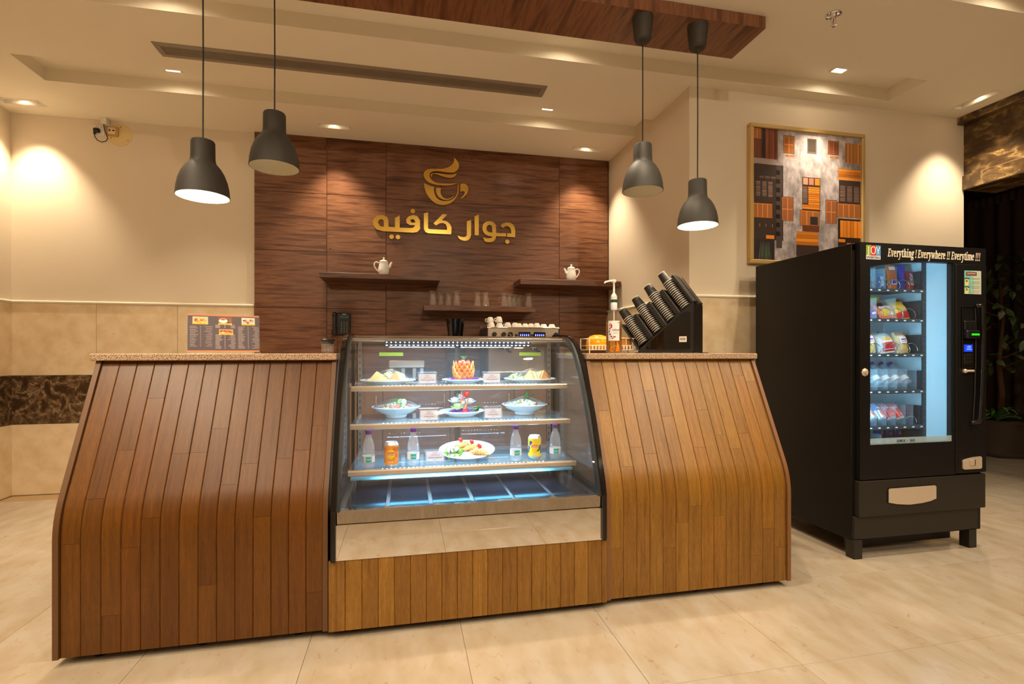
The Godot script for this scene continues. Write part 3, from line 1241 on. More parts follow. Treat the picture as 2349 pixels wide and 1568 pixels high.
func food_mats() -> void:
	sm("bread", C8(208, 150, 80), 0.7)
	sm("bread_white", C8(222, 186, 132), 0.8)
	sm("crumb_brown", C8(196, 138, 70), 0.8)
	sm("lettuce", C8(116, 164, 58), 0.5)
	sm("lettuce_pale", C8(206, 222, 150), 0.5)
	sm("cucumber", C8(188, 216, 150), 0.4)
	sm("herb", C8(58, 120, 44), 0.6)
	sm("tomato", C8(214, 44, 30), 0.2)
	sm("tomato_pale", C8(232, 110, 84), 0.35)
	sm("cheese", C8(250, 246, 232), 0.6)
	sm("sauce", C8(250, 240, 214), 0.4)
	sm("cabbage_purple", C8(118, 50, 132), 0.4)
	sm("melon", C8(206, 112, 44), 0.45)
	sm("melon_tip", C8(222, 144, 74), 0.5)
	sm("strawberry", C8(206, 40, 34), 0.3)
	sm("carrot", C8(240, 112, 44), 0.4)
	sm("radish_white", C8(250, 246, 240), 0.4)
	sm("onion_pale", C8(226, 196, 222), 0.4)
	sm("olive", C8(50, 40, 44), 0.3)
	sm("can_metal", C8(214, 216, 218), 0.3, 0.6)
	sm("label_teal", C8(40, 186, 188), 0.5)
	sm("label_white", C8(240, 240, 244), 0.5)
	for m in ["bread_white", "lettuce", "lettuce_pale", "melon", "cucumber"]:
		M[m].subsurf_scatter_enabled = true
		M[m].subsurf_scatter_strength = 0.15


func plate_mesh(r: float, h := 0.018) -> SurfaceTool:
	var st := mb()
	lathe(st, P2([0.0, 0.0, r * 0.56, 0.0, r * 0.60, 0.003, r * 0.80, h * 0.55, r, h, r * 1.004, h + 0.002, r * 0.99, h + 0.0035, r * 0.80, h * 0.55 + 0.0045, r * 0.60, 0.0075, r * 0.5, 0.006, 0.0, 0.006]), 48)
	return st


# one triangular sandwich half on its long edge
func sandwich(label: String, at: Vector3, turn: float, tilt := 0.0, group := "") -> void:
	var t := thing("sandwich", label, "sandwich", at, turn, group)
	var b := Basis.from_euler(V(tilt, 0, 0))
	var z := -0.026
	var layers := [["bread_slice", 0.013, M.bread_white, 1.0], ["lettuce_leaf", 0.004, M.lettuce, 1.03], ["cheese_slice", 0.004, M.cheese, 0.98], ["bread_slice", 0.011, M.bread_white, 1.0], ["tomato_slice", 0.005, M.tomato_pale, 0.96], ["bread_slice", 0.013, M.bread, 1.0]]
	for l in layers:
		var st := mb()
		var k: float = l[3]
		var poly := PackedVector2Array([Vector2(-0.052 * k, 0.0), Vector2(0.052 * k, 0.0), Vector2(0.006, 0.050 * k), Vector2(0.0, 0.053 * k), Vector2(-0.006, 0.050 * k)])
		extrude(st, poly, l[1] - 0.0006, Transform3D(b, b * V(0, 0, z + l[1])))
		obj(l[0], st, l[2], t)
		z += l[1]


func scatter(t: Node, called: String, m: Material, n: int, r: float, y0: float, y1: float, size: Vector3, lumps := 0.15, cx := 0.0, cz := 0.0, stuff := true) -> void:
	var st := mb()
	for i in n:
		var a := rng.randf() * TAU
		var d := sqrt(rng.randf()) * r
		var y := y0 + (y1 - y0) * (1.0 - pow(d / r, 2.0)) * rng.randf_range(0.75, 1.0)
		var s := rng.randf_range(0.7, 1.3)
		blob(st, V(cx + sin(a) * d, y, cz + cos(a) * d), size * s, lumps, Basis.from_euler(V(rng.randf() * 6.0, rng.randf() * 6.0, rng.randf() * 6.0)), 7, 5, rng.randf() * 9.0)
	var o := obj(called, st, m, t)
	if stuff: o.set_meta("kind", "stuff")


# thin shreds
func shreds(t: Node, called: String, m: Material, n: int, r0: float, r1: float, y: float, hgt: float, cx := 0.0, cz := 0.0) -> void:
	var st := mb()
	for i in n:
		var a := rng.randf() * TAU
		var d := rng.randf_range(r0, r1)
		var c := V(cx + sin(a) * d, y + rng.randf() * hgt, cz + cos(a) * d)
		var u := V(rng.randf_range(-1, 1), rng.randf_range(-0.3, 0.6), rng.randf_range(-1, 1)).normalized() * rng.randf_range(0.008, 0.016)
		var up := V(0, rng.randf_range(0.003, 0.009), 0)
		tube(st, [c - u, c + up, c + u], 0.0013, 4)
	obj(called, st, m, t).set_meta("kind", "stuff")


# frilly leaf
func leaf_sheet(st: SurfaceTool, at: Vector3, b: Basis, l: float, w: float, curl := 0.4, frill := 0.15) -> void:
	sheet(st, 6, 4, func(u, v):
		var half: float = w * sin(PI * (0.08 + 0.84 * u)) * (v - 0.5)
		var y: float = curl * l * (u * u) + frill * w * sin(u * 9.0 + v * 11.0) * absf(v - 0.5) * 2.0 + absf(v - 0.5) * w * 0.25
		return at + b * V(half, y, u * l))


func film_wrap(label: String, at: Vector3, r: float, h: float, sx := 1.0, sz := 1.0, peak := Vector2.ZERO) -> void:
	var st := mb()
	st.set_smooth_group(-1)
	var sd := rng.randf() * 9.0
	sheet(st, 22, 9, func(u, v):
		var a: float = u * TAU
		var d: float = v * r
		var fold: float = 0.0035 * sin(a * 9.0 + sd + v * 4.0) * v + 0.002 * sin(a * 17.0 + sd * 2.0)
		return at + V(sin(a) * d * sx + peak.x * (1.0 - v), 0.012 + h * (1.0 - pow(v, 1.5)) + fold, cos(a) * d * sz + peak.y * (1.0 - v)))
	tag(obj("plastic_wrap", st, M.clear_film), label, "wrap", "plastic wraps over the plates")


func price_sign(label: String, at: Vector3, words: String, turn := 0.0) -> void:
	var t := thing("price_sign", label, "sign", at, turn, "clear price signs in the display case")
	var lean := Transform3D(Basis.from_euler(V(-0.2, 0, 0)), V(0, 0.004, 0))
	var st := mb()
	box(st, V(0, 0.030, 0), V(0.096, 0.062, 0.0025), 0.0006, lean)
	box(st, V(0, 0.030, -0.005), V(0.096, 0.062, 0.0025), 0.0006, lean)
	box(st, V(0, 0.002, 0.012), V(0.096, 0.003, 0.034), 0.0006)
	obj("holder", st, M.acrylic, t)
	st = mb()
	box(st, V(0, 0.028, -0.0024), V(0.084, 0.046, 0.0008), 0.0, lean)
	var c := obj("card", st, M.card_lit, t)
	var up := func(y: float) -> Transform3D: return lean * T(V(0, y, -0.0019))
	obj("lettering", letters("SAS", 0.0075, 0.0003, "Droid Serif", 400, 0, 1.2), M.ink_red, c, up.call(0.043))
	obj("lettering", letters(words, 0.0062, 0.0003, "Droid Serif", 700, 0, 0.9), M.ink, c, up.call(0.0215))
	obj("lettering", letters("12 SR", 0.0050, 0.0003, "Droid Serif", 400), M.ink_red, c, up.call(0.0125))
	st = mb()
	# the Arabic line: joined strokes too small to read
	var x := -0.018
	while x < 0.018:
		var l := rng.randf_range(0.004, 0.009)
		box(st, V(x + l * 0.5, 0.0325, -0.0019), V(l, 0.0014, 0.0003), 0.0, lean)
		box(st, V(x + l * 0.8, 0.0345, -0.0019), V(0.0012, 0.004, 0.0003), 0.0, lean)
		if rng.randf() < 0.6: box(st, V(x + l * 0.4, 0.0295, -0.0019), V(0.0014, 0.0014, 0.0003), 0.0, lean)
		x += l + 0.002
	obj("script", st, M.ink, c)
	st = mb()
	box(st, V(0, 0.0275, -0.0019), V(0.076, 0.0004, 0.0003), 0.0, lean)
	box(st, V(0, 0.0185, -0.0019), V(0.076, 0.0004, 0.0003), 0.0, lean)
	obj("rules", st, M.ink_line, c)


func water_bottle(label: String, at: Vector3, turn: float, parent_group := "small water bottles in the display case") -> Node3D:
	var t := thing("water_bottle", label, "bottle", at, turn, parent_group)
	var prof := [0.0, 0.004, 0.016, 0.0, 0.024, 0.002, 0.0275, 0.009, 0.028, 0.02, 0.0268, 0.025, 0.0275, 0.03, 0.0275, 0.062]
	var y := 0.064
	while y < 0.128:
		var r := 0.0278 - pow(maxf(0.0, y - 0.085) / 0.06, 1.4) * 0.0115
		prof.append_array([r, y, r - 0.0021, y + 0.0042])
		y += 0.0085
	prof.append_array([0.0142, 0.140, 0.0125, 0.150, 0.0125, 0.1575, 0.0, 0.1575])
	var st := mb()
	lathe(st, P2(prof), 28)
	obj("body", st, M.clear_plastic, t)
	st = mb()
	lathe(st, P2([0.0, 0.157, 0.0145, 0.157, 0.0148, 0.159, 0.0148, 0.1715, 0.0135, 0.174, 0.0, 0.174]), 24)
	obj("cap", st, M.purple_cap, t)
	st = mb()
	lathe(st, P2([0.0283, 0.030, 0.0283, 0.058]), 28)
	var lab := obj("label", st, M.label_white, t)
	st = mb()
	var arc := 0.92
	for i in 8:
		var a0 := -arc * 0.5 + arc * i / 8.0
		var a1 := -arc * 0.5 + arc * (i + 1) / 8.0
		quad(st, V(sin(a0) * 0.0287, 0.0315, cos(a0) * 0.0287), V(sin(a1) * 0.0287, 0.0315, cos(a1) * 0.0287), V(sin(a1) * 0.0287, 0.0565, cos(a1) * 0.0287), V(sin(a0) * 0.0287, 0.0565, cos(a0) * 0.0287), V(sin(a0), 0, cos(a0)))
	obj("label_square", st, M.label_teal, lab)
	obj("lettering", letters("berain", 0.0060, 0.0004, "Droid Sans", 700, 0, 0.8, 0.0289), M.white_ink, lab, T(V(0, 0.044, 0)))
	return t


func can_shape(r := 0.033, h := 0.1155) -> SurfaceTool:
	var st := mb()
	lathe(st, P2([0.0, 0.006, r * 0.6, 0.005, r * 0.76, 0.0, r * 0.82, 0.001, r * 0.97, 0.009, r, 0.013]), 32)
	lathe(st, P2([r, h - 0.0145, r * 0.95, h - 0.008, r * 0.80, h - 0.002, r * 0.79, h, r * 0.76, h, r * 0.74, h - 0.005, 0.0, h - 0.005]), 32)
	return st


func bent_patch(st: SurfaceTool, r: float, a: float, y: float, w: float, h: float, n := 18, ellipse := true) -> void:
	for i in n:
		var p := []
		for k in [0, 1]:
			var u: float = -1.0 + 2.0 * (i + k) / n
			var hh := h * 0.5 * (sqrt(maxf(0.0, 1.0 - u * u)) if ellipse else 1.0)
			var an: float = a + u * w * 0.5 / r
			p.append([V(sin(an) * r, y - hh, cos(an) * r), V(sin(an) * r, y + hh, cos(an) * r)])
		quad(st, p[0][0], p[1][0], p[1][1], p[0][1], p[0][0] - V(0, p[0][0].y, 0))


func tea_can(label: String, at: Vector3, body: Material, accent: Material, flavour: String, turn: float) -> void:
	var t := thing("drink_can", label, "can", at, turn, "iced tea cans in the display case")
	obj("ends", can_shape(), M.can_metal, t)
	var st := mb()
	lathe(st, P2([0.033, 0.013, 0.033, 0.101]), 36)
	var sleeve := obj("print_sleeve", st, body, t)
	st = mb()
	for i in 9: bent_patch(st, 0.0332, rng.randf_range(-1.4, 1.4), rng.randf_range(0.02, 0.095), rng.randf_range(0.012, 0.026), rng.randf_range(0.012, 0.024), 10)
	obj("fruit_print", st, accent, sleeve)
	st = mb()
	for i in 5: bent_patch(st, 0.0333, rng.randf_range(-1.2, 1.2), rng.randf_range(0.03, 0.09), rng.randf_range(0.006, 0.012), rng.randf_range(0.018, 0.03), 8)
	obj("leaf_print", st, M.herb, sleeve)
	st = mb()
	bent_patch(st, 0.0335, 0.0, 0.062, 0.044, 0.042, 22)
	obj("round_badge", st, M.badge_yellow, sleeve)
	st = mb()
	bent_patch(st, 0.0337, 0.0, 0.064, 0.038, 0.012, 12, false)
	var badge := obj("red_badge", st, M.badge_red, sleeve)
	obj("lettering", letters("Lipton", 0.0085, 0.0004, "Droid Serif", 700, 0, 0.95, 0.0339), M.white_ink, sleeve, T(V(0, 0.064, 0)))
	obj("lettering", letters(flavour, 0.0062, 0.0004, "Droid Sans", 700, 0.2, 0.95, 0.0336), M.white_ink, sleeve, T(V(0, 0.026, 0)))
	st = mb()
	box(st, V(0.004, 0.1118, 0.0), V(0.012, 0.001, 0.020), 0.0004)
	obj("pull_tab", st, M.can_metal, t)


func build_case_food() -> void:
	food_mats()
	sm("card_lit", C8(226, 228, 244), 0.6)
	sm("badge_yellow", C8(244, 206, 22), 0.4)
	sm("badge_red", C8(212, 32, 30), 0.4)
	sm("can_orange", C8(236, 150, 44), 0.35)
	sm("can_peach", C8(232, 96, 30), 0.35)
	sm("can_lemon", C8(240, 208, 40), 0.35)
	sm("can_violet", C8(70, 56, 160), 0.35)
	var y1 := 0.986
	var y2 := 0.812
	var y3 := 0.616
	# top shelf: two plates of sandwiches and the carved melon between them
	for side in 2:
		var at := V(-0.086, y1, -2.705) if side == 0 else V(0.672, y1, -2.705)
		tag(obj("plate", plate_mesh(0.142), M.porcelain, self, at), "white round plate of sandwiches on the top shelf " + ("by the cheese sandwich card" if side == 0 else "by the club sandwich card"), "plate", "white plates in the display case")
		if side == 0:
			sandwich("pale triangular sandwich half lying nearest the case end, by the cheese card", at + V(-0.052, 0.008, 0.045), 0.35, -0.5)
			sandwich("triangular sandwich half with tomato, beside the cheese sandwich card", at + V(0.048, 0.008, 0.03), -0.9, -0.3)
			sandwich("sandwich half standing at the back of the cheese sandwich plate", at + V(0.0, 0.008, -0.045), 2.6, -0.3)
		else:
			sandwich("toasted sandwich half standing at the outer edge of the club plate", at + V(0.068, 0.008, 0.02), 0.7, -0.2)
			sandwich("layered sandwich half showing its filling on the club plate", at + V(0.0, 0.008, 0.045), -1.25, -0.2)
			sandwich("sandwich half at the back of the club sandwich plate", at + V(0.02, 0.008, -0.05), 2.9, -0.3)
		var g := thing("salad_garnish", "green salad garnish with tomato on the %s plate" % ("cheese sandwich" if side == 0 else "club sandwich"), "salad", at + (V(-0.035, 0.006, -0.01) if side == 0 else V(-0.075, 0.006, -0.005)))
		scatter(g, "lettuce_pieces", M.lettuce, 16, 0.045, 0.004, 0.035, V(0.014, 0.004, 0.01))
		scatter(g, "pale_pieces", M.lettuce_pale, 14, 0.045, 0.004, 0.04, V(0.013, 0.004, 0.009))
		scatter(g, "tomato_pieces", M.tomato, 6, 0.04, 0.010, 0.045, V(0.007, 0.004, 0.006))
		film_wrap("clear plastic wrap stretched over the %s plate" % ("cheese sandwich" if side == 0 else "club sandwich"), at, 0.128, 0.062, 1, 1, Vector2(0.01, 0.0))
	var mp := V(0.306, y1, -2.70)
	tag(obj("plate", plate_mesh(0.114), M.porcelain, self, mp), "white round plate under the carved melon flower", "plate", "white plates in the display case")
	var mf := thing("carved_melon", "orange melon carved into a flower with strawberries in its top", "carved fruit", mp + V(0, 0.008, 0))
	var st := mb()
	lathe(st, P2([0.0, 0.0, 0.038, 0.0, 0.047, 0.02, 0.050, 0.05, 0.047, 0.075, 0.040, 0.085, 0.0, 0.080]), 24)
	obj("core", st, M.melon, mf)
	for ring in 5:
		for k in 13:
			st = mb()
			var a := TAU * (k + ring * 0.5) / 13.0
			var b := Basis.from_euler(V(0, a, 0))
			var r0: float = [0.044, 0.049, 0.051, 0.050, 0.046][ring]
			var y0: float = [0.006, 0.022, 0.038, 0.054, 0.068][ring]
			var hh := 0.032 if ring < 4 else 0.042
			sheet(st, 4, 5, func(u, v):
				var w: float = 0.0125 * pow(1.0 - v, 0.6) + 0.0004
				return b * V((u - 0.5) * 2.0 * w, y0 + v * hh, r0 + 0.010 * sin(v * 2.2) - 0.004 * absf(u - 0.5)), 0.003)
			obj("petal", st, M.melon_tip if (k + ring) % 3 == 0 else M.melon, mf)
	for q in [[-0.014, 0.100, 0.012, 0.3], [0.016, 0.103, 0.006, -0.4], [0.0, 0.106, -0.012, 0.1]]:
		var s := thing("strawberry", ["strawberry in the melon top nearer the cheese sandwich card", "strawberry in the melon top nearer the club sandwich card", "strawberry tucked in at the back of the melon top"][0 if q[0] < -0.01 else (1 if q[0] > 0.01 else 2)], "strawberry", mp + V(q[0], q[1] - 0.012, q[2]), 0, "strawberries in the melon flower")
		st = mb()
		lathe(st, P2([0.0, 0.0, 0.013, 0.004, 0.0165, 0.012, 0.014, 0.024, 0.007, 0.033, 0.0, 0.036]), 14, T(V(0, 0, 0), q[3], 0, q[3]))
		obj("berry", st, M.strawberry, s)
	st = mb()
	for i in 16:
		var a := rng.randf() * TAU
		var c := mp + V(0.0, 0.118, 0.0)
		tube(st, [c, c + V(sin(a) * 0.008, 0.012, cos(a) * 0.008), c + V(sin(a) * 0.017, 0.018 + rng.randf() * 0.008, cos(a) * 0.017)], 0.0011, 4)
	tag(obj("herb_sprig", st, M.herb), "feathery green herb sprig on top of the melon strawberries", "herb")
	var cab := thing("shredded_cabbage", "ring of shredded purple cabbage round the foot of the carved melon", "cabbage", mp + V(0, 0.008, 0))
	shreds(cab, "cabbage_shreds", M.cabbage_purple, 190, 0.045, 0.082, 0.002, 0.010)
	price_sign("price card for the cheese sandwich, top shelf", V(0.110, y1, -2.556), "Cheese Sandwich")
	price_sign("price card for the club sandwich, top shelf", V(0.436, y1, -2.552), "Club Sandwich")
	# middle shelf: two bowls of salad and the flower garnish
	var bowl := [0.0, 0.0, 0.050, 0.0, 0.054, 0.003, 0.058, 0.016, 0.085, 0.026, 0.123, 0.052, 0.126, 0.055, 0.124, 0.057, 0.085, 0.036, 0.055, 0.026, 0.0, 0.024]
	for side in 2:
		var at := V(-0.045, y2, -2.700) if side == 0 else V(0.640, y2, -2.690)
		st = mb()
		lathe(st, P2(bowl), 48)
		tag(obj("bowl", st, M.porcelain, self, at), "wide white footed bowl holding the Greek salad" if side == 0 else "wide white footed bowl holding the Caesar salad", "bowl", "white salad bowls on the middle shelf")
		var g := thing("salad", "chopped Greek salad with cucumber, tomato and white cheese in the bowl" if side == 0 else "shredded pale Caesar salad with sauce and a green leaf in the bowl", "salad", at + V(0, 0.030, 0))
		if side == 0:
			scatter(g, "cucumber_pieces", M.cucumber, 70, 0.088, 0.008, 0.040, V(0.011, 0.006, 0.010))
			scatter(g, "cheese_crumbs", M.cheese, 90, 0.085, 0.010, 0.045, V(0.007, 0.005, 0.006))
			scatter(g, "tomato_pieces", M.tomato_pale, 24, 0.085, 0.014, 0.040, V(0.011, 0.008, 0.010))
			scatter(g, "lettuce_pieces", M.lettuce, 30, 0.088, 0.008, 0.040, V(0.014, 0.003, 0.009))
			scatter(g, "olive_pieces", M.olive, 10, 0.08, 0.018, 0.042, V(0.006, 0.005, 0.006))
			for k in 3:
				st = mb()
				var b := Basis.from_euler(V(0.3 - k * 0.2, 0.4 * k - 0.2, 0.35 * (k - 1)))
				lathe(st, P2([0.0, -0.002, 0.015, -0.0015, 0.016, 0.0, 0.015, 0.0015, 0.0, 0.002]), 20, Transform3D(b * Basis(V(1, 0, 0), PI / 2), V(0.004 + k * 0.018, 0.050, 0.012 * k)))
				obj("cucumber_slice", st, [M.lettuce, M.cucumber, M.cucumber][k], g)
		else:
			scatter(g, "lettuce_pieces", M.lettuce_pale, 90, 0.088, 0.008, 0.044, V(0.016, 0.003, 0.008))
			scatter(g, "cheese_shavings", M.sauce, 80, 0.084, 0.012, 0.050, V(0.013, 0.003, 0.006))
			scatter(g, "crouton_pieces", M.crumb_brown, 16, 0.07, 0.02, 0.05, V(0.007, 0.006, 0.006))
			scatter(g, "tomato_pieces", M.tomato, 5, 0.05, 0.02, 0.04, V(0.008, 0.004, 0.006), 0.15, 0.02, 0.04)
			st = mb()
			leaf_sheet(st, V(0.01, 0.052, 0.0), Basis.from_euler(V(-0.2, 1.1, 0)), 0.05, 0.028)
			leaf_sheet(st, V(0.0, 0.052, 0.0), Basis.from_euler(V(-0.5, 2.4, 0)), 0.045, 0.02)
			obj("green_leaf", st, M.herb, g)
		film_wrap("clear plastic wrap stretched over the Greek salad bowl" if side == 0 else "clear plastic wrap stretched over the Caesar salad bowl", at + V(0, 0.040, 0), 0.122, 0.045)
	var fp := V(0.296, y2, -2.690)
	tag(obj("plate", plate_mesh(0.119, 0.026), M.porcelain, self, fp), "white round plate under the vegetable flowers on the middle shelf", "plate", "white plates in the display case")
	var fl := thing("vegetable_garnish", "carved radish and onion flowers with carrot spears on purple cabbage", "garnish", fp + V(0, 0.009, 0))
	shreds(fl, "cabbage_shreds", M.cabbage_purple, 200, 0.0, 0.075, 0.002, 0.018)
	for q in [[-0.038, 0.066, 0.005, M.radish_white], [0.040, 0.060, -0.005, M.radish_white], [-0.008, 0.082, -0.012, M.onion_pale], [-0.026, 0.036, 0.038, M.lettuce_pale], [0.004, 0.050, -0.01, M.radish_white]]:
		st = mb()
		for ring in 3:
			for k in 9:
				var a := TAU * (k + ring * 0.5) / 9.0
				var b := Basis.from_euler(V(-0.35 - ring * 0.32, 0, 0))
				leaf_sheet(st, V(q[0], q[1] - 0.012 + ring * 0.003, q[2]), Basis.from_euler(V(0, a, 0)) * b, 0.042 - ring * 0.006, 0.019, 0.15, 0.0)
		obj("flower", st, q[3], fl)
	for q in [[0.002, 0.020, 0.045, 0.05, 0.085, 0.010], [0.004, 0.070, 0.0, 0.026, 0.118, 0.012], [-0.006, 0.05, 0.01, -0.002, 0.115, 0.0]]:
		st = mb()
		tube(st, [V(q[0], q[1], q[2]), V((q[0] + q[3] * 0.4) * 0.9, (q[1] + q[4]) * 0.5, q[2] * 0.8), V(q[3] * 0.7, q[4], q[5])], 0.0055, 8, false, 0.003)
		obj("carrot_spear", st, M.carrot, fl)
	for q in [[0.010, 0.024, 0.062, -0.2], [0.026, 0.108, 0.010, -0.5]]:
		st = mb()
		blob(st, V(q[0], q[1], q[2]), V(0.013, 0.020, 0.010), 0.0, Basis.from_euler(V(0.2, 0, q[3])), 12, 8)
		obj("tomato_petal", st, M.tomato, fl)
	st = mb()
	for k in 7:
		leaf_sheet(st, V(0.045 + 0.006 * k, 0.012, 0.02), Basis.from_euler(V(-0.4, 0.9 + 0.3 * k, 0)), 0.04, 0.012)
		leaf_sheet(st, V(-0.024, 0.085, 0.0), Basis.from_euler(V(-0.9, 0.9 * k, 0)), 0.022, 0.010)
	obj("herb_leaves", st, M.herb, fl)
	price_sign("price card for the Greek salad, middle shelf", V(0.115, y2, -2.488), "Greek Salad")
	price_sign("price card for the Caesar salad, middle shelf", V(0.433, y2, -2.500), "Caesar Salad", -0.06)
	# lower shelf
	water_bottle("water bottle with purple cap nearest the case end beside the peach tea can", V(-0.164, y3, -2.415), 0.1)
	water_bottle("water bottle with purple cap between the peach tea can and the croissant card", V(0.039, y3, -2.440), 0.0)
	water_bottle("water bottle with purple cap next to the croissant plate, before the lemon tea can", V(0.532, y3, -2.425), 0.05)
	water_bottle("water bottle with purple cap at the far end past the lemon tea can", V(0.735, y3, -2.430), -0.1)
	tea_can("orange iced tea can with peach print between two water bottles", V(-0.062, y3, -2.432), M.can_orange, M.can_peach, "Peach", -0.05)
	tea_can("yellow and violet iced tea can with lemon print between two water bottles", V(0.640, y3, -2.472), M.can_lemon, M.can_violet, "Lemon", -0.25)
	price_sign("price card for the zaatar croissant, lower shelf", V(0.142, y3, -2.462), "Zaatar Croissant")
	# the croissant plate, propped up at the back
	var lean := Basis.from_euler(V(0.34, -0.2, 0))
	var o := thing("plate", "white oval plate of croissants propped up on the lower shelf", "plate", V(0.306, y3 + 0.014, -2.545), 0.0, "white plates in the display case")
	st = mb()
	lathe(st, P2([0.0, 0.0, 0.085, 0.0, 0.11, 0.006, 0.140, 0.014, 0.1405, 0.016, 0.11, 0.010, 0.08, 0.005, 0.0, 0.005]), 48, Transform3D(lean, V(0, 0.016, 0)), 1.0, 0.66)
	obj("dish", st, M.porcelain, o)
	st = mb()
	lathe(st, P2([0.0, 0.0, 0.05, 0.0, 0.052, 0.018, 0.0, 0.022]), 20, T(V(0, -0.014, -0.02)))
	obj("prop", st, M.porcelain, o)
	var base := Transform3D(lean, o.position + V(0, 0.016, 0))
	var k := 0
	for q in [[-0.030, -0.030, 0.4, "croissant with golden crust at the raised edge, under the first cherry tomato"], [0.028, -0.012, 0.1, "croissant with herbs in the middle of the propped plate"], [0.070, 0.030, -0.3, "croissant dusted with white at the low end of the propped plate"]]:
		var c := thing("croissant", q[3], "croissant")
		c.transform = base * T(V(q[0], 0.008, q[1]), 0, q[2], 0)
		st = mb()
		for j in 7:
			var u := (j - 3) / 3.0
			blob(st, V(u * 0.040, 0.012, 0.014 * u * u), V(0.012, 0.016 * (1.05 - 0.6 * u * u), 0.019 * (1.05 - 0.5 * u * u)), 0.05, Basis.IDENTITY, 10, 6, j)
		obj("crust", st, M.crumb_brown if k < 2 else M.bread, c)
		st = mb()
		for j in 26: blob(st, V(rng.randf_range(-0.035, 0.035), 0.027 + rng.randf_range(-0.004, 0.002), rng.randf_range(-0.008, 0.014)), V(0.003, 0.0014, 0.0022), 0.1, Basis.from_euler(V(0, rng.randf() * 6.0, 0)), 5, 3)
		obj("topping", st, [M.herb, M.herb, M.cheese][k], c).set_meta("kind", "stuff")
		var tm := thing("cherry_tomato", ["cherry tomato on the croissant at the raised edge", "cherry tomato on the middle croissant", "cherry tomato on the lowest croissant of the propped plate"][k], "tomato", Vector3.ZERO, 0, "cherry tomatoes on the croissants")
		tm.transform = base * T(V(q[0] - 0.004, 0.045, q[1] - 0.012))
		st = mb()
		blob(st, V(0, 0, 0), V(0.010, 0.0155, 0.010), 0.0, Basis.from_euler(V(0.3, 0, 0.5)), 12, 8)
		obj("fruit", st, M.tomato, tm)
		k += 1
	var g := thing("salad_garnish", "green lettuce and white onion garnish at the near side of the croissant plate", "salad")
	g.transform = base * T(V(-0.065, 0.008, 0.028))
	scatter(g, "lettuce_pieces", M.lettuce, 34, 0.042, 0.002, 0.024, V(0.016, 0.003, 0.011))
	scatter(g, "onion_pieces", M.onion_pale, 14, 0.030, 0.012, 0.030, V(0.012, 0.004, 0.010))
	scatter(g, "cheese_pieces", M.cheese, 10, 0.02, 0.02, 0.03, V(0.010, 0.005, 0.009))


# ---------------------------------------------------------------- on the bar

const DL := 0.323      # cup dispenser: length, depth
const DW := 0.19


func build_counter_things() -> void:
	menu_card()
	blender_jar()
	syrup_bottle()
	dish_rack()
	cup_dispenser()


func print_image(w: int, h: int, col: Color) -> Image:
	var im := Image.create_empty(w, h, false, Image.FORMAT_RGB8)
	im.fill(col)
	return im


func print_mat(called: String, im: Image, rough := 0.5) -> StandardMaterial3D:
	var m := sm(called, Color.WHITE, rough)
	m.albedo_texture = ImageTexture.create_from_image(im)
	m.texture_repeat = false
	return m


func ellipse(im: Image, cx: float, cy: float, rx: float, ry: float, col: Color) -> void:
	for y in range(maxi(0, int(cy - ry)), mini(im.get_height(), int(cy + ry) + 1)):
		var d: float = 1.0 - pow((y - cy) / ry, 2.0)
		if d > 0.0:
			var hw: float = rx * sqrt(d)
			im.fill_rect(Rect2i(int(cx - hw), y, int(hw * 2.0) + 1, 1), col)


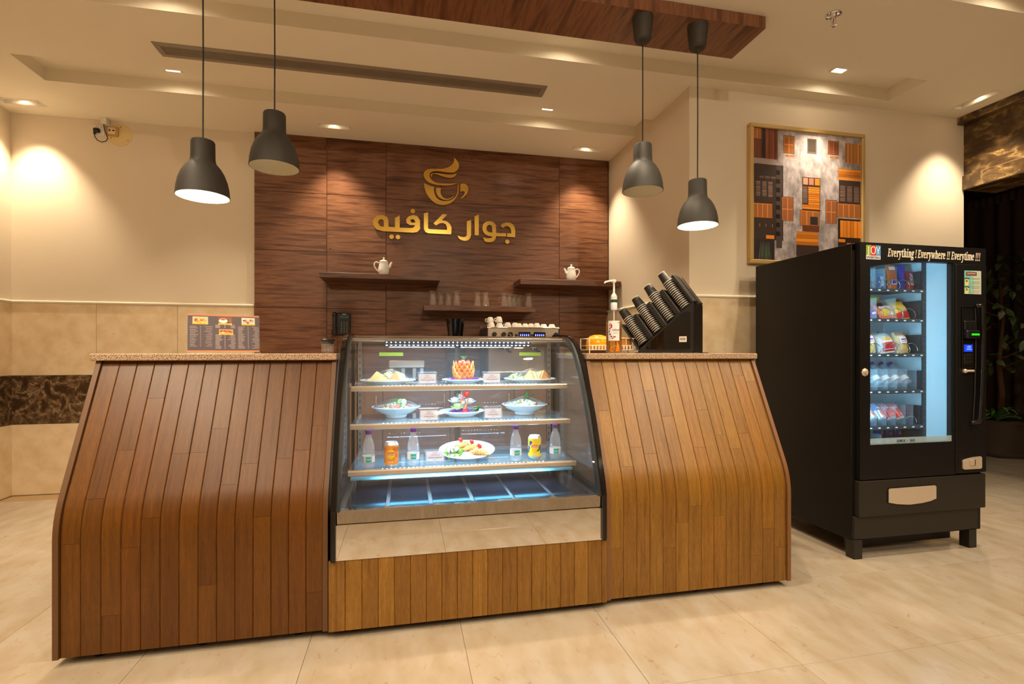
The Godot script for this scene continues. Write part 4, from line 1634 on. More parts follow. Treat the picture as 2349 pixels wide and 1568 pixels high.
func menu_image() -> Image:
	var im := print_image(620, 380, C8(72, 60, 68))
	var r := RandomNumberGenerator.new()
	r.seed = 5
	im.fill_rect(Rect2i(0, 0, 620, 14), C8(196, 110, 60))
	im.fill_rect(Rect2i(0, 366, 620, 14), C8(200, 124, 74))
	# pictures over yellow title strips
	for q in [[40, 24, 130, 62, C8(178, 186, 150), 0], [258, 24, 118, 62, C8(128, 70, 44), 1], [462, 24, 120, 62, C8(232, 214, 200), 2], [262, 148, 124, 42, C8(214, 140, 90), 3]]:
		im.fill_rect(Rect2i(q[0], q[1], q[2], q[3]), q[4])
		for i in 15:
			var c: Color = [[C8(206, 50, 40), C8(236, 130, 40), C8(240, 190, 70)], [C8(90, 50, 36), C8(170, 110, 80), C8(70, 40, 30)], [C8(206, 120, 100), C8(90, 70, 66), C8(220, 170, 140)], [C8(180, 60, 50), C8(120, 70, 60), C8(236, 196, 150)]][q[5]][i % 3]
			ellipse(im, q[0] + 12 + r.randf() * (q[2] - 30), q[1] + q[3] * (0.35 + 0.55 * r.randf()), 7 + r.randf() * 8, 5 + r.randf() * 6, c)
		if q[5] == 1:
			ellipse(im, 300, 62, 38, 22, C8(244, 236, 226))
			ellipse(im, 298, 50, 26, 16, C8(250, 246, 240))
			ellipse(im, 298, 46, 21, 10, C8(170, 90, 50))
		im.fill_rect(Rect2i(q[0], q[1] + q[3], q[2], 15), C8(246, 200, 20))
		for k in 9: im.fill_rect(Rect2i(q[0] + 8 + k * int((q[2] - 16) / 9.0), q[1] + q[3] + 5, int((q[2] - 30) / 9.0), 5), C8(150, 110, 20))
	# lines of names, prices and Arabic names, too small to read
	for col in [[18, 122, 13, 16.6, 170], [232, 103, 4, 9.0, 156], [232, 204, 13, 11.6, 156], [430, 118, 18, 13.0, 172]]:
		for i in col[2]:
			var y: int = int(col[1] + i * col[3])
			var x: int = col[0]
			var stop: int = x + 34 + r.randi() % 34
			while x < stop:
				var wd := 2 + r.randi() % 5
				im.fill_rect(Rect2i(x, y, wd, 4), C8(206, 190, 184))
				x += wd + 1
			im.fill_rect(Rect2i(col[0] + int(col[4] * 0.5), y, 8, 4), C8(196, 180, 176))
			x = col[0] + col[4] - 20 - r.randi() % 30
			while x < col[0] + col[4] + 12:
				var wd := 4 + r.randi() % 8
				im.fill_rect(Rect2i(x, y + 1, wd, 3), C8(206, 190, 184))
				im.fill_rect(Rect2i(x + wd - 2, y - 1, 1, 5), C8(206, 190, 184))
				x += wd + 2
	return im


func menu_card() -> void:
	var t := thing("menu_stand", "dark printed price list in a slanted clear stand on the granite slab", "menu", V(-0.845, TOP, -2.655), deg_to_rad(20))
	var lean := Transform3D(Basis.from_euler(V(-0.20, 0, 0)), V(0, 0.002, 0))
	var st := mb()
	box(st, V(0, 0.096, -0.0015), V(0.306, 0.192, 0.002), 0.0005, lean)
	box(st, V(0, 0.0015, -0.03), V(0.312, 0.003, 0.085), 0.0006)
	obj("holder", st, M.acrylic, t)
	st = mb()
	var q := [lean * V(-0.150, 0.006, 0.0006), lean * V(0.150, 0.006, 0.0006), lean * V(0.150, 0.188, 0.0006), lean * V(-0.150, 0.188, 0.0006)]
	quad(st, q[0], q[1], q[2], q[3], lean.basis * V(0, 0, 1))
	var off := lean.basis * V(0, 0, -0.0006)
	quad(st, q[0] + off, q[1] + off, q[2] + off, q[3] + off, lean.basis * V(0, 0, -1))
	obj("sheet", st, print_mat("menu_print", menu_image(), 0.45), t)


func blender_jar() -> void:
	var t := thing("blender_jar", "clear jar with a black lid beside the display case end", "jar", V(-0.398, TOP, -2.80))
	var st := mb()
	lathe(st, P2([0.0, 0.004, 0.027, 0.0, 0.030, 0.006, 0.033, 0.066, 0.0315, 0.066, 0.028, 0.010, 0.0, 0.009]), 28)
	obj("jar", st, M.thin_glass, t)
	st = mb()
	lathe(st, P2([0.0, 0.050, 0.031, 0.050, 0.031, 0.060, 0.034, 0.062, 0.038, 0.066, 0.038, 0.070, 0.033, 0.076, 0.012, 0.079, 0.0, 0.079]), 28)
	obj("lid", st, M.black_plastic, t)
	st = mb()
	for k in 5: tube(st, [V(-0.015 + k * 0.008, 0.010, 0.004 * (k % 2)), V(-0.018 + k * 0.009, 0.048, 0.006 * (k % 2))], 0.003, 7)
	obj("sticks", st, M.acrylic, t)


func syrup_bottle() -> void:
	var at := V(1.079, TOP, -2.50)
	var t := thing("syrup_bottle", "vanilla syrup bottle with a white pump beside the stacked cups", "bottle", at)
	var st := mb()
	lathe(st, P2([0.0, 0.006, 0.036, 0.0, 0.0405, 0.004, 0.0415, 0.012, 0.0415, 0.172, 0.040, 0.186, 0.034, 0.200, 0.022, 0.213, 0.0165, 0.228, 0.0150, 0.250, 0.0150, 0.285]), 36)
	obj("glass", st, M.thin_glass, t)
	st = mb()
	lathe(st, P2([0.0, 0.010, 0.036, 0.008, 0.0395, 0.014, 0.0395, 0.166, 0.0, 0.166]), 36)
	obj("syrup", st, M.syrup, t)
	st = mb()
	lathe(st, P2([0.0038, 0.02, 0.0038, 0.29]), 10)
	obj("dip_tube", st, M.white_paint, t)
	st = mb()
	lathe(st, P2([0.0155, 0.228, 0.0172, 0.238, 0.0172, 0.262, 0.0155, 0.270]), 24)
	obj("neck_label", st, M.label_white, t)
	st = mb()
	lathe(st, P2([0.0165, 0.268, 0.0165, 0.284, 0.0, 0.285]), 24)
	obj("neck_band", st, M.bottle_green, t)
	st = mb()
	lathe(st, P2([0.0, 0.283, 0.0165, 0.283, 0.0168, 0.300, 0.013, 0.305, 0.012, 0.309, 0.008, 0.314, 0.0052, 0.320, 0.0048, 0.372, 0.011, 0.374, 0.012, 0.384, 0.009, 0.388, 0.0, 0.388]), 24)
	var p := obj("pump", st, M.white_paint, t)
	st = mb()
	tube(st, [V(0.004, 0.384, 0.0), V(-0.022, 0.381, 0.002), V(-0.048, 0.375, 0.004), V(-0.056, 0.368, 0.005)], 0.0062, 10, false, 0.004)
	obj("spout", st, M.white_paint, p)
	st = mb()
	bent_patch(st, 0.0418, -0.42, 0.118, 0.062, 0.104, 14, false)
	var lab := obj("label", st, M.label_white, t)
	var turn := T(Vector3.ZERO, 0, -0.42, 0)
	obj("lettering", letters("Giffard", 0.0088, 0.0004, "Droid Serif", 700, 0, 0.85, 0.0421), M.ink, lab, turn * T(V(0, 0.122, 0), 0, 0.26, 0))
	obj("lettering", letters("VANILLE", 0.0042, 0.0004, "Droid Sans", 400, 0, 1.2, 0.0421), M.ink, lab, turn * T(V(0, 0.106, 0), 0, 0.26, 0))
	st = mb()
	for q in [[-0.62, 0.142, 0.010, 0.022], [-0.25, 0.086, 0.016, 0.008]]: bent_patch(st, 0.0421, q[0] - 0.1, q[1], q[2], q[3], 10)
	obj("red_feather", st, M.badge_red, lab)
	st = mb()
	for q in [[-0.92, 0.130, 0.007, 0.013], [-1.0, 0.114, 0.006, 0.017], [-0.90, 0.099, 0.009, 0.010], [-0.74, 0.088, 0.011, 0.007], [-0.58, 0.079, 0.010, 0.006], [-0.86, 0.154, 0.006, 0.007], [-0.98, 0.146, 0.005, 0.011], [0.14, 0.160, 0.005, 0.008]]: bent_patch(st, 0.0421, q[0], q[1], q[2], q[3], 8)
	obj("leaf_print", st, M.ink, lab)


func dish_rack() -> void:
	var at := V(1.205, TOP, -2.86)
	var t := thing("dish_rack", "small white wire rack behind the syrup bottle", "rack", at)
	var hx := 0.155
	var hz := 0.075
	var st := mb()
	for y in [0.020, 0.046, 0.088]:
		tube(st, [V(-hx, y, -hz), V(hx, y, -hz), V(hx, y, hz), V(-hx, y, hz)], 0.0024, 6, true)
	for x in [-hx, hx]:
		for z in [-hz, hz]: tube(st, [V(x, 0.0, z), V(x, 0.090, z)], 0.003, 6)
	obj("frame", st, M.rack_white, t)
	for i in 15:
		st = mb()
		var x := -hx + 0.02 + i * 0.0195
		box(st, V(x, 0.033, hz), V(0.008, 0.026, 0.003), 0.001)
		box(st, V(x, 0.021, 0.0), V(0.004, 0.003, hz * 2.0))
		obj("slat", st, M.rack_white, t)
	st = mb()
	for k in 3: tube(st, [V(0.03 + k * 0.045, 0.02, hz), V(0.03 + k * 0.045, 0.088, hz)], 0.002, 6)
	obj("upright", st, M.rack_white, t)
	var pot := thing("enamel_bowl", "shiny yellow bowl turned upside down in the wire rack", "bowl", at + V(-0.075, 0.0235, 0.0))
	st = mb()
	lathe(st, P2([0.066, 0.0, 0.069, 0.002, 0.070, 0.030, 0.064, 0.060, 0.048, 0.078, 0.024, 0.086, 0.0, 0.087]), 36)
	obj("bowl", st, M.yellow_enamel, pot)
	var b := thing("storage_tin", "amber rectangular tin standing in the wire rack by the cup dispenser", "tin", at + V(0.075, 0.0235, 0.0))
	st = mb()
	box(st, V(0, 0.031, 0), V(0.10, 0.062, 0.10), 0.008)
	obj("tin", st, M.amber_tin, b)
	st = mb()
	box(st, V(0, 0.066, 0), V(0.104, 0.010, 0.104), 0.004)
	obj("lid", st, M.yellow_enamel, b)


func disp_point(u: float, v: float) -> Vector2:
	var s := DL * (u - 560.0) / 580.0
	return Vector2(s, (1118.0 - v) * lerpf(0.000566, 0.000532, clampf(s / DL, 0, 1)))


func cup_dispenser() -> void:
	var at := V(1.334, TOP, -2.750)
	var turn := -deg_to_rad(46)
	var t := thing("cup_dispenser", "black slanted acrylic cup dispenser with four channels on the granite slab", "dispenser", at, turn)
	var up := Vector2(-0.58, 0.81).normalized()
	var side := Vector2(up.y, -up.x)
	var lower := [disp_point(605, 985), disp_point(750, 865), disp_point(885, 740), disp_point(1035, 612)]
	var slot := Basis(V(side.x, side.y, 0), V(up.x, up.y, 0), V(0, 0, 1))
	# side panels
	var poly := PackedVector2Array()
	for q in [[560, 1112], [575, 1085], [702, 968], [838, 848], [978, 713], [1130, 585], [1140, 600], [1140, 1112]]: poly.append(disp_point(q[0], q[1]))
	for z in [0.0, -DW + 0.006]:
		var st := mb()
		extrude(st, poly, 0.006, T(V(0, 0, z)))
		obj("side_panel", st, M.black_satin, t)
	var st := mb()
	poly = PackedVector2Array()
	for q in [[655, 1045], [668, 1020], [840, 870], [1000, 720], [1050, 690], [1090, 688], [1103, 700], [1103, 1065], [1092, 1076], [672, 1076], [657, 1068]]: poly.append(disp_point(q[0], q[1]))
	extrude(st, poly, 0.0022, T(V(0, 0, 0.0016)))
	obj("window", st, M.black_acrylic, t)
	st = mb()
	box2(st, V(DL - 0.006, 0.0, -DW), V(DL, 0.277, 0.0), 0.001)
	obj("back_plate", st, M.black_satin, t)
	st = mb()
	box2(st, V(-0.012, 0.0, -DW - 0.012), V(DL + 0.030, 0.0045, 0.010), 0.001)
	obj("base_plate", st, M.black_satin, t)
	st = mb()
	box2(st, V(0.02, 0.012, -DW + 0.008), V(DL - 0.01, 0.08, -DW + 0.06))
	obj("inner_block", st, M.black_plastic, t)
	# blocks between the channels, each on its slant
	for k in 5:
		var c: Vector2
		var th := 0.032
		var l := 0.174
		var z0 := -DW
		if k == 0:
			c = lower[0] - side * 0.047 + up * 0.060
			th = 0.008
			l = 0.19
		elif k < 4: c = lower[k - 1] + side * 0.0525 + up * 0.063
		else:
			c = lower[3] + side * 0.047 + up * 0.075
			th = 0.022
			l = 0.20
			z0 = -0.075
		st = mb()
		box(st, V(0, 0, z0 * 0.5), V(th, l, absf(z0)), 0.006 if k else 0.002, Transform3D(slot, V(c.x, c.y, 0)))
		obj("divider", st, M.black_satin, t)
		if k == 4:
			st = mb()
			box(st, V(0, 0, -DW + 0.03), V(th, l, 0.06), 0.004, Transform3D(slot, V(c.x, c.y, 0)))
			box(st, V(-0.006, 0, -0.11), V(0.008, l, 0.09), 0.0, Transform3D(slot, V(c.x, c.y, 0)))
			obj("lid_slot", st, M.black_satin, t)
	# channel floors behind and under the stacks
	for k in 4:
		st = mb()
		var c: Vector2 = lower[k]
		box(st, V(0, -0.016, -DW * 0.5), V(0.074, 0.008, DW - 0.004), 0.001, Transform3D(slot, V(c.x, c.y, 0)))
		box(st, V(0, 0.07, -0.085), V(0.074, 0.17, 0.006), 0.001, Transform3D(slot, V(c.x, c.y, 0)))
		obj("channel", st, M.black_plastic, t)
	# the bar-code sticker
	st = mb()
	var sp := disp_point(1032, 972)
	box(st, V(sp.x, sp.y, 0.0022), V(0.041, 0.031, 0.0004), 0.0, T(Vector3.ZERO, 0, 0, 0.0))
	var stick := obj("sticker", st, M.white_paint, t)
	st = mb()
	var x := sp.x - 0.014
	while x < sp.x + 0.013:
		var w := rng.randf_range(0.0006, 0.0018)
		box(st, V(x, sp.y + 0.001, 0.0026), V(w, 0.015, 0.0003))
		x += w + rng.randf_range(0.0006, 0.0014)
	obj("bars", st, M.ink, stick)
	# the cups
	var cup := thing("paper_cup", "x", "cup", Vector3.ZERO, 0, "black paper cups nested in the dispenser")
	st = mb()
	lathe(st, P2([0.0285, 0.0, 0.0300, 0.001, 0.0232, 0.0655, 0.0215, 0.0655, 0.0215, 0.060, 0.0, 0.060]), 28)
	lathe(st, P2([0.0, 0.058, 0.0210, 0.058, 0.0282, 0.0]), 28)
	obj("cup_wall", st, M.cup_black, cup)
	st = mb()
	var ring := []
	for i in 9: ring.append(Vector2(0.0305 + cos(TAU * i / 8.0) * 0.0017, 0.0012 + sin(TAU * i / 8.0) * 0.0017))
	lathe(st, ring, 28)
	obj("rim", st, M.white_paint, cup)
	st = mb()
	lathe(st, P2([0.0234, 0.0645, 0.0236, 0.066, 0.0226, 0.067, 0.0214, 0.066, 0.0214, 0.061]), 28)
	obj("base_ring", st, M.white_paint, cup)
	var holder := t.transform
	var where := ["lowest channel by the syrup bottle", "second channel from the syrup bottle", "third channel from the syrup bottle", "topmost channel"]
	var first := true
	for k in 4:
		for j in 15:
			var c: Vector2 = lower[k] + up * (j * 0.0124 - 0.010)
			var at2 := holder * T(V(c.x, c.y, -0.036 + rng.randf_range(-0.0006, 0.0006)), 0, 0, atan2(-up.x, up.y) + rng.randf_range(-0.01, 0.01))
			var o: Node3D = cup if first else dup(cup, Vector3.ZERO)
			first = false
			o.transform = at2
			o.set_meta("label", ("top black paper cup, whole side showing, in the %s" if j == 14 else "black white-rimmed paper cup nested in the %s of the dispenser") % where[k])


# ---------------------------------------------------------------- along the back wall

func build_back_wall_things() -> void:
	# floating shelves
	var shelf_of := func(lo: Vector3, hi: Vector3, label: String) -> void:
		var t := thing("wall_shelf", label, "shelf")
		var s := mb()
		box2(s, lo, hi, 0.0012)
		obj("board", s, M.walnut_shelf, t)
		s = mb()
		box2(s, V(lo.x + 0.05, lo.y + 0.006, -4.779), V(hi.x - 0.05, hi.y - 0.006, -4.770))
		obj("bracket", s, M.brushed_steel, t)
	shelf_of.call(V(-0.703, 1.777, -4.773), V(0.302, 1.818, -4.475), "thick floating shelf holding one teapot, nearer the plain wall")
	shelf_of.call(V(1.026, 1.768, -4.773), V(2.004, 1.818, -4.475), "thick floating shelf holding one teapot, at the niche end")
	shelf_of.call(V(0.163, 1.517, -4.773), V(1.174, 1.565, -4.50), "low floating shelf lined with upturned glasses")
	# teapots
	for side in 2:
		var f := 1.0 if side == 0 else -1.0
		var t := thing("teapot", "white porcelain teapot with its spout towards the gold lettering" if side == 0 else "white porcelain teapot alone on the shelf at the niche end", "teapot", V(-0.181 if side == 0 else 1.527, 1.8185, -4.53), 0, "white teapots on the shelves")
		var st := mb()
		lathe(st, P2([0.0, 0.0, 0.036, 0.0, 0.040, 0.004, 0.047, 0.025, 0.0475, 0.045, 0.042, 0.080, 0.036, 0.104, 0.038, 0.113, 0.034, 0.113]), 32)
		obj("body", st, M.porcelain, t)
		st = mb()
		lathe(st, P2([0.0375, 0.112, 0.037, 0.117, 0.028, 0.126, 0.012, 0.132, 0.006, 0.136, 0.008, 0.142, 0.010, 0.148, 0.006, 0.153, 0.0, 0.154]), 28)
		obj("lid", st, M.porcelain, t)
		st = mb()
		tube(st, [V(f * 0.040, 0.066, 0), V(f * 0.054, 0.080, 0), V(f * 0.060, 0.098, 0), V(f * 0.070, 0.114, 0)], 0.014, 12, false, 0.007)
		obj("spout", st, M.porcelain, t)
		st = mb()
		tube(st, [V(-f * 0.040, 0.104, 0), V(-f * 0.062, 0.112, 0), V(-f * 0.076, 0.104, 0), V(-f * 0.080, 0.086, 0), V(-f * 0.074, 0.064, 0), V(-f * 0.060, 0.044, 0), V(-f * 0.044, 0.030, 0)], 0.0058, 10)
		obj("handle", st, M.porcelain, t)
	# glasses, upside down
	var g := thing("coffee_glass", "x", "glass", V(0.242, 1.5655, -4.58), 0.0, "upturned glasses on the low shelf")
	var st := mb()
	lathe(st, P2([0.0345, 0.0, 0.0350, 0.002, 0.0300, 0.045, 0.0230, 0.092, 0.0215, 0.104, 0.0235, 0.112, 0.031, 0.122, 0.033, 0.128, 0.030, 0.131, 0.016, 0.127, 0.0, 0.126]), 28)
	lathe(st, P2([0.0, 0.104, 0.012, 0.103, 0.019, 0.098, 0.0205, 0.090, 0.0278, 0.045, 0.0330, 0.001, 0.0345, 0.0]), 28)
	obj("bowl", st, M.shelf_glassware, g)
	st = mb()
	tube(st, [V(-0.024, 0.088, 0), V(-0.040, 0.090, 0), V(-0.050, 0.078, 0), V(-0.051, 0.062, 0), V(-0.044, 0.048, 0), V(-0.031, 0.044, 0)], 0.0035, 8)
	obj("handle", st, M.shelf_glassware, g)
	var spots := [[0.242, -4.56, 2.6, "upturned coffee glass standing first on the low shelf, under the teapot shelf end"], [0.322, -4.69, 1.9, "upturned coffee glass at the back, second in the row on the low shelf"], [0.392, -4.67, 2.2, "upturned coffee glass third in the row on the low shelf"], [0.457, -4.58, 2.4, "upturned coffee glass in front, fourth on the low shelf beside a gap"], [0.647, -4.58, 2.0, "upturned coffee glass of the middle pair, nearer the first group"], [0.723, -4.58, 2.3, "upturned coffee glass of the middle pair, nearer the second group"], [0.899, -4.60, 0.15, "upturned coffee glass showing its round handle on the low shelf"], [0.960, -4.66, 2.1, "upturned coffee glass just behind the one with the visible handle"], [1.015, -4.70, 2.6, "upturned coffee glass third of the second group on the low shelf"], [1.068, -4.735, 2.2, "dim upturned coffee glass deepest against the wall on the low shelf"], [1.129, -4.58, 2.4, "upturned coffee glass last on the low shelf, under the second teapot"]]
	for i in spots.size():
		var q: Array = spots[i]
		var o: Node3D = g if i == 0 else dup(g, Vector3.ZERO)
		o.position = V(q[0], 1.5655, q[1])
		o.rotation.y = q[2] if i == 6 else q[2] + PI * 0.5
		o.set_meta("label", q[3])
	wall_phone()
	back_counter()
	espresso_machine()
	sockets()


func wall_phone() -> void:
	var z := -4.772
	var t := thing("wall_phone", "black office telephone hung on the walnut wall", "telephone", V(-0.560, 1.402, z))
	var st := mb()
	box(st, V(0.004, 0, 0.018), V(0.152, 0.196, 0.036), 0.006)
	obj("base", st, M.black_plastic, t)
	st = mb()
	box(st, V(-0.052, 0.082, 0.052), V(0.046, 0.040, 0.032), 0.012)
	box(st, V(-0.052, -0.078, 0.052), V(0.046, 0.046, 0.032), 0.012)
	box(st, V(-0.052, 0.0, 0.058), V(0.034, 0.15, 0.022), 0.009)
	obj("handset", st, M.black_plastic, t)
	st = mb()
	box(st, V(0.028, 0.062, 0.0365), V(0.076, 0.024, 0.002), 0.0006)
	obj("display", st, M.phone_screen, t)
	obj("lettering", letters("AVAYA", 0.0075, 0.0005, "Droid Sans", 700), M.white_ink, t, T(V(0.028, 0.086, 0.0365)))
	st = mb()
	for r in 6:
		for c in 3: box(st, V(0.004 + c * 0.024, 0.010 - r * 0.0165, 0.0368), V(0.0135, 0.0085, 0.002), 0.0006)
	obj("keys", st, M.phone_key, t)
	st = mb()
	for r in 6:
		for c in 3: box(st, V(0.004 + c * 0.024, 0.010 - r * 0.0165, 0.0381), V(0.005, 0.0028, 0.0004))
	obj("key_marks", st, M.white_ink, t)
	var cord := thing("phone_cord", "black coiled cord hanging from the telephone to the back worktop", "cord")
	st = mb()
	var pts := []
	for i in 120:
		var u := i / 119.0
		var r := 0.008 if u > 0.30 else 0.0015
		pts.append(V(-0.590 + 0.008 * u + cos(i * 1.25) * r, 1.300 - u * 0.385, z + 0.045 + sin(i * 1.25) * r))
	tube(st, pts, 0.0019, 5)
	obj("coil", st, M.black_plastic, cord)
	st = mb()
	tube(st, [V(-0.636, 1.31, z + 0.012), V(-0.637, 1.16, z + 0.010), V(-0.634, 0.912, z + 0.012)], 0.0016, 5)
	obj("line", st, M.black_plastic, cord)


func back_counter() -> void:
	var t := thing("back_counter", "low brown cabinet run along the walnut wall behind the bar", "cabinet")
	var st := mb()
	box2(st, V(-1.26, 0.06, -4.77), V(1.985, 0.870, -4.205))
	obj("body", st, M.cabinet_brown, t)
	st = mb()
	box2(st, V(-1.24, 0.0, -4.74), V(1.97, 0.06, -4.25))
	obj("kick_board", st, M.groove, t)
	for i in 6:
		st = mb()
		var x := -1.255 + i * 0.54
		box2(st, V(x + 0.003, 0.07, -4.205), V(x + 0.537, 0.862, -4.187), 0.002)
		var d := obj("door", st, M.cabinet_door, t)
		st = mb()
		tube(st, [V(x + 0.49, 0.66, -4.186), V(x + 0.49, 0.66, -4.165), V(x + 0.49, 0.80, -4.165), V(x + 0.49, 0.80, -4.186)], 0.005, 8)
		obj("handle", st, M.brushed_steel, d)
		if i == 2 or i == 4:
			st = mb()
			for k in 6: box2(st, V(x + 0.1, 0.20 + k * 0.022, -4.1868), V(x + 0.3, 0.208 + k * 0.022, -4.186))
			obj("vent_slots", st, M.groove, d)
	st = mb()
	box2(st, V(-1.27, 0.870, -4.77), V(1.99, 0.90, -4.18), 0.003)
	tag(obj("granite_slab", st, M.granite), "speckled granite worktop of the low cabinets at the walnut wall", "worktop")
	# plinth in front of the door fronts is left in shade; a small steel warmer stands on the slab
	var w := thing("sandwich_warmer", "small steel warmer on the back worktop, seen through the case", "appliance", V(0.016, 0.90, -4.40))
	st = mb()
	box2(st, V(-0.145, 0.118, -0.16), V(0.145, 0.180, 0.16), 0.006)
	obj("hood", st, M.warm_steel, w)
	st = mb()
	for x in [-0.12, -0.03, 0.06, 0.12]: box2(st, V(x - 0.016, 0.02, -0.15), V(x + 0.016, 0.118, 0.15), 0.003)
	obj("posts", st, M.brushed_steel, w)
	st = mb()
	box2(st, V(-0.15, 0.0, -0.165), V(0.15, 0.022, 0.165), 0.004)
	obj("base", st, M.black_plastic, w)


func espresso_machine() -> void:
	var x0 := 0.684
	var x1 := 1.302
	var t := thing("espresso_machine", "steel two-group espresso machine with cups warming on its top", "coffee machine", V(0, 0.90, 0))
	var st := mb()
	for x in [x0 - 0.012, x1 - 0.006]: box2(st, V(x, 0.03, -4.62), V(x + 0.018, 0.455, -4.215), 0.004)
	obj("side_panel", st, M.machine_navy, t)
	st = mb()
	box2(st, V(x0, 0.345, -4.60), V(x1, 0.452, -4.205), 0.003)
	var head := obj("head", st, M.warm_steel, t)
	st = mb()
	box2(st, V(x0, 0.05, -4.62), V(x1, 0.35, -4.42), 0.003)
	obj("back_splash", st, M.warm_steel, t)
	st = mb()
	box2(st, V(x0 - 0.01, 0.03, -4.62), V(x1 + 0.01, 0.085, -4.16), 0.004)
	obj("drip_tray", st, M.brushed_steel, t)
	st = mb()
	for x in [x0 + 0.04, x1 - 0.04]:
		for z in [-4.56, -4.22]: box2(st, V(x - 0.02, 0.0, z - 0.02), V(x + 0.02, 0.03, z + 0.02))
	obj("feet", st, M.rubber, t)
	# gallery round the cup tray
	st = mb()
	box2(st, V(x0 - 0.006, 0.452, -4.62), V(x1 + 0.006, 0.486, -4.612), 0.001)
	box2(st, V(x0 - 0.006, 0.452, -4.62), V(x0, 0.47, -4.21), 0.001)
	box2(st, V(x1, 0.452, -4.62), V(x1 + 0.006, 0.47, -4.21), 0.001)
	tube(st, [V(x0 - 0.004, 0.456, -4.206), V(x1 + 0.004, 0.456, -4.206)], 0.006, 8)
	obj("gallery", st, M.chrome, t)
	for x in [x0 + 0.052, x0 + 0.132, x1 - 0.028]:
		st = mb()
		lathe(st, P2([0.0, 0.0, 0.014, 0.0, 0.019, 0.006, 0.019, 0.028, 0.016, 0.032, 0.0, 0.032]), 20, Transform3D(Basis(V(1, 0, 0), PI / 2), V(x, 0.400, -4.205)))
		obj("knob", st, M.black_plastic, head)
	st = mb()
	lathe(st, P2([0.0, 0.0, 0.028, 0.0, 0.028, 0.010, 0.024, 0.012, 0.022, 0.008, 0.0, 0.008]), 28, Transform3D(Basis(V(1, 0, 0), PI / 2), V(x0 + 0.190, 0.396, -4.205)))
	var gauge := obj("gauge", st, M.chrome, head)
	st = mb()
	lathe(st, P2([0.0, 0.009, 0.021, 0.009, 0.021, 0.0095, 0.0, 0.0095]), 24, Transform3D(Basis(V(1, 0, 0), PI / 2), V(x0 + 0.190, 0.396, -4.205)))
	obj("dial", st, M.vent_dark, gauge)
	st = mb()
	box(st, V(0, 0, 0), V(0.003, 0.024, 0.001), 0.0, T(V(x0 + 0.190, 0.396, -4.194), 0, 0, 0.7))
	obj("needle", st, M.white_ink, gauge)
	for x in [x0 + 0.262, x0 + 0.395]:
		st = mb()
		box2(st, V(x, 0.376, -4.205), V(x + 0.105, 0.420, -4.199), 0.001)
		var pan := obj("touch_panel", st, M.black_gloss, head)
		for k in 5:
			st = mb()
			blob(st, V(x + 0.017 + k * 0.0178, 0.397, -4.1988), V(0.0055, 0.009, 0.0012), 0, Basis.IDENTITY, 10, 6)
			obj("button_light", st, M.led_blue, pan)
			st = mb()
			blob(st, V(x + 0.017 + k * 0.0178, 0.391, -4.1979), V(0.0034, 0.0036, 0.0008), 0, Basis.IDENTITY, 8, 5)
			obj("button_mark", st, M.led_white_soft, pan)
	for x in [x0 + 0.235, x0 + 0.375]:
		st = mb()
		box2(st, V(x - 0.003, 0.374, -4.205), V(x + 0.018, 0.404, -4.196), 0.003)
		obj("switch", st, M.black_plastic, head)
	for x in [x0 + 0.17, x0 + 0.42]:
		st = mb()
		lathe(st, P2([0.0, 0.27, 0.034, 0.27, 0.036, 0.30, 0.030, 0.346, 0.0, 0.346]), 24, T(V(x, 0, -4.30)))
		obj("group_head", st, M.chrome, t)
		st = mb()
		tube(st, [V(x, 0.275, -4.27), V(x, 0.255, -4.15), V(x, 0.250, -4.10)], 0.012, 10)
		obj("portafilter", st, M.black_plastic, t)
	# cups on the tray
	var cup := thing("espresso_cup", "x", "cup", Vector3.ZERO, 0, "small cups on the espresso machine")
	st = mb()
	lathe(st, P2([0.031, 0.0, 0.0315, 0.002, 0.030, 0.020, 0.024, 0.040, 0.018, 0.048, 0.017, 0.050, 0.010, 0.050, 0.0, 0.048]), 24)
	obj("cup", st, M.porcelain_matt, cup)
	st = mb()
	tube(st, [V(0.029, 0.012, 0), V(0.042, 0.014, 0), V(0.044, 0.026, 0), V(0.036, 0.036, 0), V(0.026, 0.034, 0)], 0.0034, 7)
	obj("handle", st, M.porcelain_matt, cup)
	var y := 0.90 + 0.4525
	var spots := [[0.722, -4.26, 0, 2.0, "upturned espresso cup at the front corner over the first knob"], [0.790, -4.255, 0, 1.2, "upturned espresso cup under the one stacked on top"], [0.787, -4.262, 1, 3.4, "espresso cup stacked on top of another on the machine"], [0.725, -4.34, 1, 3.0, "espresso cup stacked at the back corner of the machine"], [0.725, -4.34, 0, 0.4, "espresso cup carrying another at the back corner of the machine"], [0.862, -4.25, 0, 2.6, "upturned espresso cup third along the tray front"], [0.930, -4.27, 0, 0.9, "upturned espresso cup fourth along the tray front"], [0.985, -4.36, 0, 1.4, "small far espresso cup beside the tray middle"], [1.045, -4.37, 0, 2.0, "small far espresso cup at the tray middle"], [1.095, -4.36, 0, 0.6, "small far espresso cup past the tray middle"], [1.130, -4.29, 0, 1.2, "espresso cup next to the two flared cups"]]
	for i in spots.size():
		var q: Array = spots[i]
		var o: Node3D = cup if i == 0 else dup(cup, Vector3.ZERO)
		o.position = V(q[0], y + q[2] * 0.0505, q[1])
		o.rotation.y = q[3]
		o.set_meta("label", q[4])
	for q in [[1.182, "flared white cup on the tray nearer the small cups"], [1.256, "flared white cup at the tray end over the last knob"]]:
		var o := thing("flared_cup", q[1], "cup", V(q[0], y, -4.255), 0, "flared cups on the espresso machine")
		st = mb()
		lathe(st, P2([0.038, 0.0, 0.0385, 0.003, 0.034, 0.014, 0.024, 0.034, 0.020, 0.040, 0.0, 0.038]), 10)
		obj("cup", st, M.porcelain, o)
